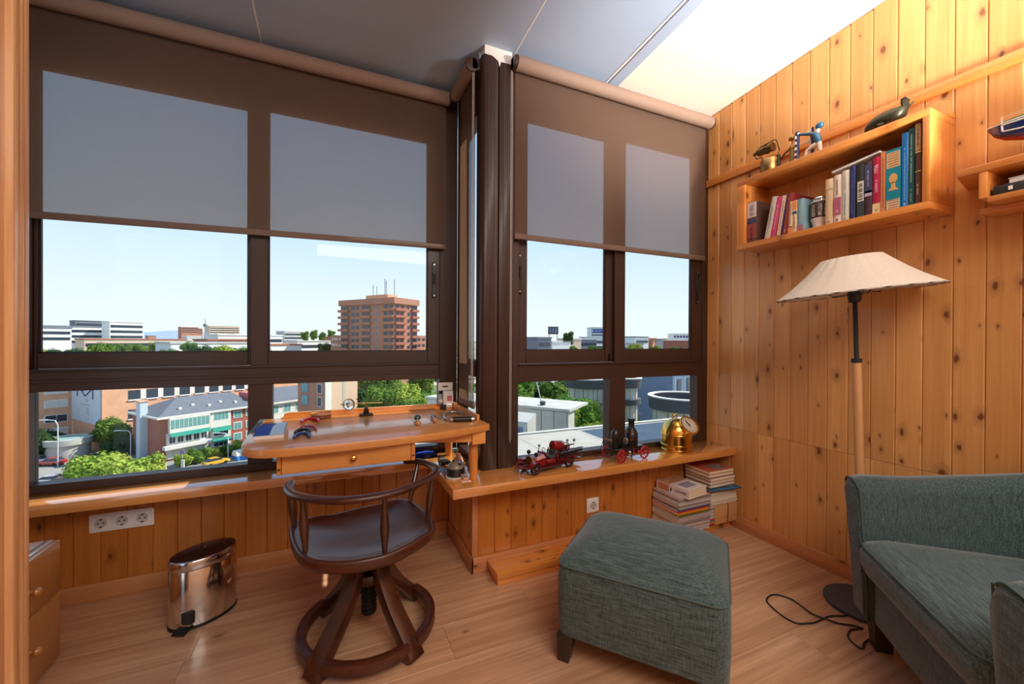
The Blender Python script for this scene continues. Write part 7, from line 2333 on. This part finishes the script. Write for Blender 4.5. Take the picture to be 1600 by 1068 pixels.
# distinct ones, left to right
for (k, y, w_, z1, mi, b, lb) in ((-0.485, 300, 26, 6.5, 0, 2, 'white stepped apartment block at the far left of the skyline'), (-0.440, 310, 26, 7.5, 0, 3, 'tall white apartment slab on the left skyline'), (-0.405, 320, 22, 6.5, 0, 2, 'low white block next to the tall slab'), (-0.362, 330, 16, 11, 0, 3, 'narrow white tower on the left skyline'), (-0.395, 420, 30, 14, 4, 3, 'grey building peeping over the white blocks'), (-0.345, 270, 40, 0.5, 2, 1, 'tan brick block on the skyline'), (-0.262, 900, 26, 22, 3, 3, 'pair of brown towers far away, left one'), (-0.252, 900, 20, 20, 3, 3, 'pair of brown towers far away, right one'), (-0.205, 760, 42, 20, 2, 3, 'beige tower on the skyline left of the mullion'), (-0.235, 190, 26, -0.6, 0, 0, 'long white flat roofed hall on the skyline'), (-0.195, 200, 20, 0.6, 3, 1, 'brown flat roofed hall beside the white one'), (-0.165, 205, 26, 2.6, 0, 1, 'white hall beside the window mullion'), (-0.105, 210, 14, -1.5, 0, 0, 'white hall right of the window mullion'), (-0.082, 420, 20, 8.0, 1, 2, 'grey block left of the tower block'), (-0.045, 240, 22, 0.0, 0, 1, 'white villa left of the tower block'), (-0.02, 250, 20, -2.0, 3, 0, 'red roofed villa left of the tower block'), (0.006, 230, 10, 0.5, 0, 0, 'small white house beside the tower podium')):
    s0 = y
    x, y = at_dir(k, y, 0.5 * math.hypot(w_, 12))
    s0 = y / s0
    far_block(lb, x, y, w_ * s0, 12, 1.15 + (z1 - 1.15) * s0, skym[mi], bands=b)
for i in range(46):
    k = q.uniform(-0.49, 0.02) if i < 28 else q.uniform(0.47, 1.12)
    y = q.uniform(250, 900)
    x, y = at_dir(k, y, 14)
    far_block('small far house among trees on the hazy skyline', x, y, q.uniform(9, 22), q.uniform(8, 14), 1.15 + y * q.uniform(-0.014, 0.010), skym[q.choice((0, 0, 1, 2, 3, 3))], 'small houses on the skyline')
# right window skyline
for (k, y, w_, z1, mi, b, lb) in ((0.520, 150, 7, 2.0, 4, 1, 'dark flat roofed house at the left of the right skyline'), (0.560, 140, 5, 0.5, 0, 0, 'white pillared house on the right skyline, first'), (0.590, 140, 5, 0.5, 0, 0, 'white pillared house on the right skyline, second'), (0.625, 150, 6, 1.8, 2, 0, 'beige house under the conifer on the right skyline'), (0.655, 160, 16, 1.6, 4, 1, 'slate roofed terrace on the right skyline'), (0.715, 170, 14, 2.6, 0, 2, 'white framed greenhouse like building on the right skyline'), (0.82, 180, 22, -0.6, 1, 1, 'long grey building on the right skyline'), (0.865, 190, 12, 3.2, 0, 1, 'white villa right of the right mullion'), (0.90, 260, 20, 3.0, 3, 2, 'brown roofed block on the right skyline'), (0.97, 320, 60, 3.0, 4, 0, 'long dark ridge of roofs on the right skyline')):
    s0 = y
    x, y = at_dir(k, y, 0.5 * math.hypot(w_, 12))
    s0 = y / s0
    far_block(lb, x, y, w_ * s0, 10, 1.15 + (z1 - 1.15) * s0, skym[mi], bands=b, rz=R(12))
x, y = at_dir(0.735, 420)
t = far_block('pale glass tower with a blue lettered sign on top, by the right mullion', x, y, 30, 20, 17, pbr('glass_tower', (196, 210, 222), 0.5), rz=R(-20), bands=3)
m = Matrix.Translation((x, y, 0)) @ Matrix.Rotation(R(-20), 4, 'Z') @ Matrix.Translation((-15, -10, 0))
g = G()
for i in range(6):
    g.box(3 + 4.2 * i, 5.6 + 4.2 * i, -0.4, -0.1, 11.5, 15.5)
ob('sign_marks', g.xf(m), pbr('sign_blue', (60, 90, 180), 0.6), t, smooth=False)
x, y = at_dir(1.045, 210)
t = far_block('brick block with a white sign on its roof at the right window edge', x, y, 18, 12, 1.6, pbr('sky_brick_b', (140, 88, 72), 0.9), rz=R(-35))
m = Matrix.Translation((x, y, 0)) @ Matrix.Rotation(R(-35), 4, 'Z') @ Matrix.Translation((-9, -6, 0))
ob('sign_board', G().box(1, 17, -0.3, 0, 2.2, 6.4).xf(m), 'o_plaster', t, smooth=False)
g = G()
for i in range(6):
    g.box(5.0 + 1.9 * i, 6.3 + 1.9 * i, -0.45, -0.3, 3.4, 5.0)
ob('sign_marks', g.xf(m), pbr('sign_navy', (60, 80, 130), 0.6), t, smooth=False)
x, y = at_dir(0.555, 190)
t = thing('billboard', 'dark rooftop billboard on the right skyline', 'billboard', (x, y, 2))
m = Matrix.Translation((x, y, 0)) @ Matrix.Rotation(R(-15), 4, 'Z')
ob('board', G().box(0, 5.6, -0.2, 0.2, 4.5, 8.6).xf(m), 'o_concrete_dark', t, smooth=False)
g = G()
for i in range(3):
    g.box(0.8 + 1.5 * i, 1.6 + 1.5 * i, -0.3, -0.2, 5.2, 7.9)
ob('sign_marks', g.xf(m), 'o_bluegrey', t, smooth=False)
g = G().box(0.5, 0.8, -0.1, 0.1, GZ, 4.5)
ob('leg', g.xf(m), 'o_concrete_dark', t, smooth=False)
ob('leg', G().box(4.8, 5.1, -0.1, 0.1, GZ, 4.5).xf(m), 'o_concrete_dark', t, smooth=False)
x, y = at_dir(-0.2345, 1500)
t = thing('mast', 'tall thin telecom mast on the left skyline', 'mast', (x, y, GZ))
ob('shaft', G().cyl((x, y, GZ), (x, y, 62), 3.2, 1.6, 10), skym[1], t)
ob('platform', G().cyl((x, y, 38), (x, y, 46), 5.5, 5.5, 12), skym[4], t)
# nearer tree tops and low houses that break the line above the transom
for i in range(26):
    k = -0.49 + 0.36 * (i + q.uniform(0, 0.8)) / 13 if i < 13 else 0.49 + 0.60 * (i - 13 + q.uniform(0, 0.8)) / 13
    y = q.uniform(150, 182)
    r = q.uniform(2.6, 4.2)
    x, y = at_dir(k, y, r)
    tree('leafy tree top just above the window transom', x, y, r, q.uniform(-1.2, 1.4), 1, q.choice((0, 1, 1, 2)), 'tree tops above the transom', rz=q.uniform(0, 6))
# dark trees dotted over the skyline
for i in range(46):
    k = q.uniform(-0.49, 0.02) if i < 30 else q.uniform(0.47, 1.12)
    y = q.uniform(180, 420)
    r = q.uniform(4, 7)
    x, y = at_dir(k, y, r)
    tree('dark round tree among the skyline houses', x, y, r, 1.15 + y * q.uniform(-0.016, 0.003), 1, q.choice((1, 2, 2)), 'trees on the skyline', rz=q.uniform(0, 6))
x, y = at_dir(0.622, 170)
tree('dark conifer standing above the roofs of the right skyline', x, y, 4.0, 7.6, 2, 2)
for i in range(4):
    x, y = at_dir(-0.054 + 0.017 * i, 330, 2.8)
    tree('slim poplar left of the tower block', x, y, 4.2, 9 + (i % 2) * 1.5, 2, 1, 'poplars left of the tower block', rz=i)
